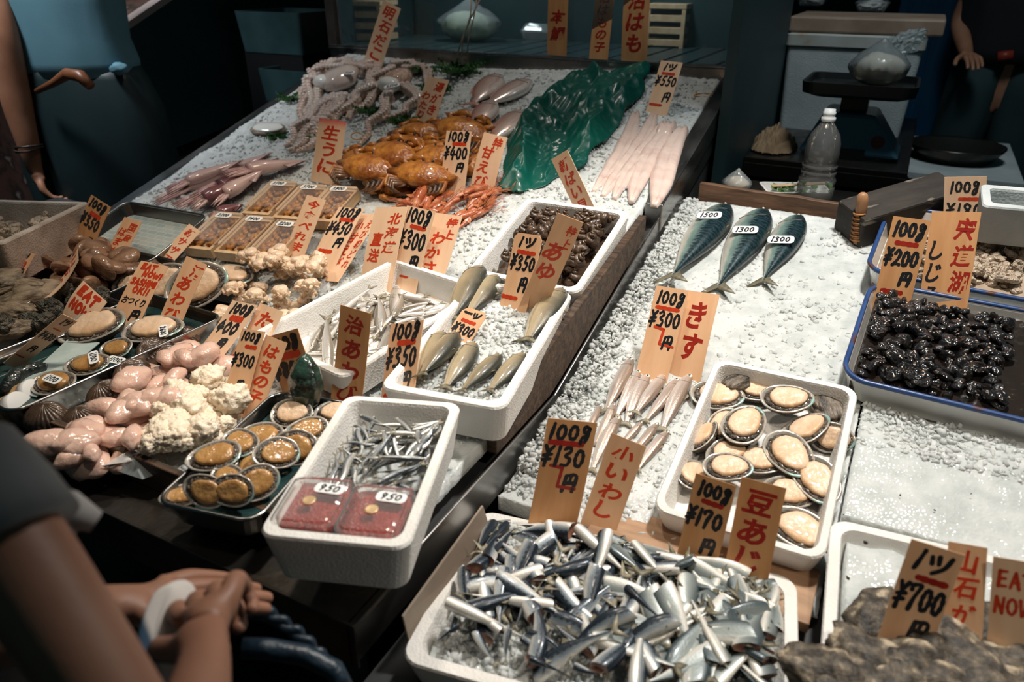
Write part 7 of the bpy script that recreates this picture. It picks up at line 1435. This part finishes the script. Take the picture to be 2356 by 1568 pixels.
# ================================================================== SIGNS
def bz(x, y, P, h): return on(x, y, P, h)
V = 'fv'
sg = [
 ([(880,2),(925,18),(873,165),(838,145)], (855,158), zL,.05, [('明石だこ',.5,.46,.62,.86,'r',V)], 'sign3', 'tall wooden sign with four red characters 明石だこ behind the octopuses', {}),
 ([(1262,-30),(1309,-30),(1303,130),(1259,125)], None, 0,0, [('本鯛',.5,.55,.72,.5,'r',V)], 'sign2', 'wooden sign reading 本鯛 standing before the showcase glass, leftmost of three', dict(red='darkred')),
 ([(1373,-30),(1417,-30),(1398,141),(1355,136)], None, 0,0, [('沼はもの子',.5,.48,.55,.84,'r',V)], 'sign2', 'narrow wooden sign with small red characters, middle one before the glass', dict(red='darkred')),
 ([(1437,-30),(1497,-30),(1488,143),(1429,141)], None, 0,0, [('沼はも',.5,.46,.66,.86,'r',V)], 'sign2', 'wooden sign with big red はも, rightmost of three before the glass', dict(red='darkred')),
 ([(1523,138),(1569,145),(1536,265),(1484,256)], (1510,262), zL,.04, [('1ツ',.5,.11,.6,.12,'k'),('-',.5,.235,.6,.02,'r'),('¥550',.5,.38,.95,.18,'k'),('円',.72,.68,.4,.18,'k'),('-',.35,.84,.6,.02,'r')], 'sign3', 'wooden price sign reading ¥550 above the eel fillets', {}),
 ([(982,180),(1037,180),(1000,285),(955,275)], (975,282), zL,.05, [('湯がき',.70,.45,.42,.78,'r',V),('わたり',.25,.65,.38,.66,'r',V)], 'sign3', 'wooden sign with two red columns 湯がきわたり behind the crabs', {}),
 ([(733,273),(799,278),(776,415),(718,400)], (748,412), zL,.045, [('生うに',.5,.52,.62,.88,'r',V)], 'sign3', 'wooden sign reading 生うに with a pink stained top edge', dict(pink=True)),
 ([(1029,299),(1084,304),(1070,435),(1011,430)], (1042,436), zL,.05, price('400'), 'sign3', 'pale wooden price sign reading ¥400 among the crabs', {}),
 ([(1112,305),(1170,315),(1132,450),(1082,440)], (1108,448), zL,.04, [('特',.68,.14,.38,.2,'r','f'),('甘えび',.38,.56,.5,.72,'r',V)], 'sign3', 'wooden sign reading 特甘えび between the crabs and the green sheet', {}),
 ([(1266,374),(1308,336),(1368,490),(1338,500)], (1352,496), zL,.07, [('新ばい貝',.5,.5,.6,.88,'r',V)], 'sign3', 'slanted wooden sign reading 新ばい貝 stuck in the whelks', {}),
 ([(707,448),(750,460),(700,590),(655,580)], (678,588), zL,.035, [('今食べれま',.5,.5,.62,.92,'r',V)], 'sign3', 'narrow wooden sign reading 今食べれま beside the urchin boxes', {}),
 ([(838,488),(864,495),(790,640),(740,625)], (768,640), zL,.045, [('小甘えび',.35,.5,.4,.8,'r',V),('えび朝どれ',.8,.5,.28,.8,'r','fvs')], 'sign3', 'sign with two crowded red columns behind the ¥450 sign', {}),
 ([(783,474),(836,482),(775,612),(715,600)], (745,610), zL,.04, price('450'), 'sign3', 'wooden price sign reading ¥450 behind the scallops', {}),
 ([(868,472),(935,480),(905,668),(826,663)], (866,672), zL,.05, [('北海道',.70,.32,.38,.52,'r',V),('直送',.28,.5,.34,.4,'r',V)], 'sign3', 'wide wooden sign reading 北海道直送 at the top of the smelt box', {}),
 ([(1002,488),(1063,498),(1008,682),(944,672)], (976,682), zL,.055, [('特上',.72,.17,.38,.28,'r',V),('わかさぎ',.36,.58,.5,.74,'r',V)], 'sign3', 'wooden sign reading 特上わかさぎ in the smelt box, right of the ¥300 one', {}),
 ([(935,473),(1004,485),(955,677),(893,668)], (924,680), zL,.045, price('300'), 'sign3', 'wooden price sign reading ¥300 between two red lettered signs in the smelt box', {}),
 ([(1279,489),(1347,512),(1250,712),(1200,700)], (1225,712), zL,.115, [('特上',.72,.19,.34,.26,'r',V),('あゆ',.42,.48,.72,.44,'r',V)], 'sign', 'wooden sign reading 特上あゆ behind the sweetfish', {}),
 ([(1185,536),(1250,540),(1213,703),(1152,692)], (1182,704), zL,.12, [('1ツ',.5,.12,.62,.13,'k'),('-',.55,.265,.7,.02,'r'),('¥350',.5,.42,.88,.2,'k'),('円',.66,.72,.34,.2,'k'),('-',.3,.93,.6,.02,'r')], 'sign', 'chamfered wooden price sign reading ¥350 in the sweetfish box', dict(chamfer=.12)),
 ([(1072,704),(1122,722),(1080,795),(1025,772)], (1052,795), zL,.115, [('一',.28,.16,.36,.1,'k'),('ツ',.66,.18,.34,.16,'k'),('-',.5,.40,.6,.02,'r'),('¥300',.5,.66,.9,.28,'k')], 'sign', 'small chamfered wooden sign reading ¥300 lying among the sweetfish', dict(chamfer=.16)),
 ([(208,454),(258,470),(205,612),(163,578)], (185,600), zL,.05, [('100g',.5,.1,.8,.12,'k'),('-',.55,.25,.5,.02,'r'),('¥350',.45,.38,.9,.18,'k'),('円',.72,.68,.36,.16,'k'),('-',.5,.92,.6,.02,'r')], 'sign2', 'leaning wooden price sign reading ¥350 behind the hard clams at the left', {}),
 ([(287,499),(327,510),(258,630),(222,608)], (240,622), zL,.045, [('国産',.68,.26,.4,.4,'r',V),('はまぐり',.3,.55,.4,.74,'r',V)], 'sign', 'leaning wooden sign reading 国産はまぐり beside the hard clams', {}),
 ([(436,515),(462,532),(387,616),(356,600)], (372,614), zL,.045, [('新サザエ',.5,.5,.55,.9,'r',V)], 'sign3', 'strongly slanted wooden sign with red サザエ left of the urchin boxes', {}),
 ([(429,590),(478,607),(412,758),(364,740)], (388,755), zL,.06, [('活',.72,.16,.48,.2,'r','f'),('あわび',.45,.60,.58,.7,'r',V)], 'sign', 'wooden sign reading 活あわび behind the big abalones at the left', {}),
 ([(328,597),(386,615),(318,758),(256,735)], (287,752), zL,.055, [('EAT',.4,.08,.55,.08,'r','s'),('NOW!',.65,.19,.7,.08,'r','s'),('SASHIMI',.5,.33,.9,.09,'r','s'),('OK!!',.55,.46,.6,.09,'r','s'),('おつくり',.5,.64,.85,.12,'k','f'),('円',.72,.84,.4,.15,'k')], 'sign', 'wooden sign with red EAT NOW SASHIMI OK writing', {}),
 ([(164,575),(197,582),(105,678),(90,655)], (98,672), zL,.06, [('山石がき',.5,.5,.6,.9,'r',V)], 'sign3', 'slanted wooden sign reading 山石がき above the oysters', {}),
 ([(32,571),(76,589),(40,655),(-12,640)], (14,655), zL,.06, [('1ツ',.55,.16,.6,.2,'k'),('-',.6,.38,.55,.02,'r'),('¥600',.5,.66,.95,.28,'k')], 'sign', 'wooden price sign reading ¥600 at the left edge', {}),
 ([(181,658),(258,682),(205,756),(150,722)], (178,752), zL,.06, [('EAT',.45,.22,.75,.26,'r'),('NOW!',.5,.66,.85,.26,'r')], 'sign3', 'squarish wooden sign with big red EAT NOW', {}),
 ([(141,724),(181,736),(62,830),(17,830)], (45,835), zL,.06, [('1ツ',.6,.1,.5,.12,'k'),('-',.55,.26,.5,.02,'r'),('¥480',.5,.42,.8,.14,'k'),('円',.5,.7,.4,.14,'k'),('-',.35,.9,.5,.02,'r')], 'sign3', 'lying wooden price sign reading ¥480 across the left tray edge', {}),
 ([(597,698),(654,715),(575,850),(520,830)], (548,850), zL,.04, [('た',.52,.22,.6,.26,'r','f'),('い貝',.35,.68,.5,.5,'r',V)], 'sign3', 'wooden sign with red た beside the scallop heap', {}),
 ([(538,688),(590,705),(510,820),(450,808)], (480,822), zL,.04, [('100g',.55,.13,.8,.15,'k'),('-',.55,.30,.5,.02,'r'),('400',.45,.48,.8,.2,'k'),('円',.62,.78,.36,.18,'k'),('-',.3,.95,.5,.02,'r')], 'sign3', 'wooden price sign reading 400 円 above the pink milt', {}),
 ([(612,768),(662,790),(600,950),(552,935)], (576,948), zL,.045, [('はもの子',.5,.5,.6,.84,'r',V)], 'sign', 'wooden sign reading はもの子 beside the crumbly roe', {}),
 ([(558,756),(610,762),(568,930),(515,915)], (540,930), zL,.05, [('100g',.5,.1,.8,.12,'k'),('-',.6,.24,.5,.02,'r'),('¥300',.45,.44,.95,.18,'k'),('円',.55,.78,.42,.15,'k')], 'sign', 'wooden price sign reading ¥300 standing in the crumbly roe', {}),
 ([(610,768),(683,763),(742,915),(655,925)], (700,922), zL,.04, [('100g',.5,.15,.85,.17,'k'),('-',.58,.33,.55,.02,'r'),('¥800',.42,.52,.95,.19,'k'),('円',.6,.8,.4,.15,'k')], 'sign2', 'darker wooden price sign reading ¥800 tilted behind the green abalone', dict(hw=.05)),
 ([(783,701),(856,721),(828,945),(761,925)], (795,940), zL,.04, [('治',.5,.16,.6,.19,'r','f'),('あわび',.5,.63,.62,.68,'r',V)], 'sign2', 'dark orange wooden sign reading 治あわび in the front steel tray', dict(red='darkred')),
 ([(900,740),(976,741),(948,945),(873,965)], (911,955), zL,.06, price('350'), 'sign', 'wooden price sign reading ¥350 at the back of the anchovy box', {}),
 ([(1511,654),(1583,670),(1537,868),(1461,862)], (1500,868), zR,.035, [('100g',.55,.12,.85,.14,'k'),('-',.5,.235,.8,.02,'r'),('¥300',.5,.36,.95,.17,'k'),('d',.58,.56,.85,.22,'r'),('円',.72,.60,.36,.15,'k')], 'sign', 'wooden price sign reading ¥300 above the whiting fish', {}),
 ([(1583,665),(1655,680),(1614,870),(1537,864)], (1576,870), zR,.035, [('きす',.48,.46,.62,.74,'r',V)], 'sign', 'wooden sign reading きす above the whiting fish', dict(red='darkred')),
 ([(1405,1000),(1489,1022),(1420,1215),(1343,1180)], (1382,1200), zR,.05, [('小いわし',.5,.52,.62,.92,'r',V)], 'sign', 'wooden sign reading 小いわし standing in the sardine heap', {}),
 ([(1263,955),(1372,978),(1332,1185),(1215,1195)], (1274,1192), zR,.05, [('100g',.5,.12,.85,.15,'k'),('-',.45,.225,.75,.02,'r'),('¥130',.45,.36,.88,.19,'k'),('d',.5,.58,.7,.26,'r'),('円',.66,.62,.36,.18,'k')], 'sign2', 'wooden price sign reading ¥130 standing in the sardine heap', dict(red='darkred')),
 ([(1707,1099),(1809,1120),(1765,1350),(1663,1320)], (1714,1335), zR,.05, [('豆あじ',.5,.5,.66,.88,'r',V)], 'sign2', 'wooden sign reading 豆あじ in front of the abalone tray', dict(red='darkred')),
 ([(1599,1090),(1697,1115),(1645,1310),(1558,1280)], (1600,1300), zR,.05, [('100g',.55,.14,.8,.16,'k'),('-',.55,.27,.5,.02,'r'),('¥170',.45,.46,.9,.2,'k'),('円',.68,.76,.42,.18,'k')], 'sign2', 'wooden price sign reading ¥170 beside the 豆あじ sign', dict(red='darkred', hw=.045)),
 ([(2175,401),(2269,411),(2262,580),(2166,570)], (2214,580), zR,.05, [('100g',.5,.14,.72,.15,'k'),('-',.62,.30,.55,.02,'r'),('¥180',.5,.46,.9,.19,'k'),('円',.6,.75,.36,.14,'k')], 'sign3', 'wooden price sign reading ¥180 in the rear enamel tray', dict(hw=.03)),
 ([(2058,495),(2140,509),(2093,710),(2003,705)], (2050,712), zR,.055, [('100g',.52,.13,.85,.16,'k'),('-',.52,.28,.6,.02,'r'),('¥200',.48,.44,.9,.18,'k'),('円',.70,.66,.38,.15,'k'),('-',.42,.82,.6,.02,'r')], 'sign2', 'wooden price sign reading ¥200 at the back of the black clams', dict(red='darkred', hw=.045)),
 ([(2148,483),(2254,490),(2226,730),(2108,718)], (2168,728), zR,.055, [('宍道湖',.74,.42,.40,.76,'r',V),('しじみ',.22,.60,.34,.66,'k',V)], 'sign2', 'tall wooden sign reading 宍道湖しじみ at the back of the black clams', dict(red='darkred')),
 ([(2187,1240),(2267,1264),(2260,1550),(2160,1525)], (2210,1550), zR,.07, [('山石がき',.5,.46,.6,.86,'r',V)], 'sign', 'wooden sign reading 岩がき standing in the rock oysters', {}),
 ([(2287,1276),(2395,1300),(2375,1600),(2262,1575)], (2318,1590), zR,.07, [('EAT',.5,.16,.8,.12,'r'),('NOW',.5,.36,.86,.12,'r')], 'sign3', 'wooden sign with EAT NOW cut off by the right edge', {}),
 ([(2103,1237),(2215,1278),(2125,1560),(1996,1520)], (2060,1545), zR,.07, [('1ツ',.5,.13,.72,.15,'k'),('-',.6,.265,.6,.02,'r'),('¥700',.5,.42,.92,.2,'k'),('円',.66,.66,.42,.16,'k'),('-',.36,.82,.58,.02,'r')], 'sign', 'wooden price sign reading ¥700 standing in the rock oysters', dict(red='darkred', hw=.045)),
]
for cn, bp, P, h, lines, mt, lab, kw in sg:
    pink = kw.pop('pink', False)
    if bp is None:
        base = aty((cn[2][0]+cn[3][0])/2, (cn[2][1]+cn[3][1])/2, 2.728); m_ = None
    else: base = bz(*bp, P, h)
    bd = random.uniform(-.05, .05); s = sign(cn, base, lines, lab, mt, bend=bd, extra=.02 if bp else .0, **kw)
    if pink:
        ws = [c for c in s.children if c.name.startswith('wood_sheet')][0]; mt_ = T['sign3'].copy(); mt_.name = 'pink_topped_sheet'; ws.data.materials.clear(); ws.data.materials.append(mt_); N_, L_ = _links(mt_.node_tree)
        tc = N_.new('ShaderNodeTexCoord'); sp = N_.new('ShaderNodeSeparateXYZ'); L_.new(tc.outputs['Generated'], sp.inputs[0]); nz = N_.new('ShaderNodeTexNoise'); nz.inputs['Scale'].default_value = 30; ad = N_.new('ShaderNodeMath'); ad.operation = 'MULTIPLY_ADD'; L_.new(nz.outputs['Fac'], ad.inputs[0]); ad.inputs[1].default_value = .1; L_.new(sp.outputs['Y'], ad.inputs[2])
        mr = N_.new('ShaderNodeMapRange'); L_.new(ad.outputs[0], mr.inputs[0]); mr.inputs['From Min'].default_value = .92; mr.inputs['From Max'].default_value = 1.05; mx = N_.new('ShaderNodeMix'); mx.data_type = 'RGBA'; L_.new(mr.outputs[0], mx.inputs['Factor'])
        b_ = N_['Principled BSDF']; src = b_.inputs['Base Color'].links[0].from_socket; L_.new(src, mx.inputs['A']); mx.inputs['B'].default_value = (.72, .12, .10, 1); L_.new(mx.outputs['Result'], b_.inputs['Base Color'])
# ------------------------------------------------------------------ drop the patterns the copies were made from
def _del(o):
    for c in list(o.children): _del(c)
    bpy.data.objects.remove(o)
for p in PROTOS: _del(p)
for me in list(bpy.data.meshes):
    if me.users == 0: bpy.data.meshes.remove(me)
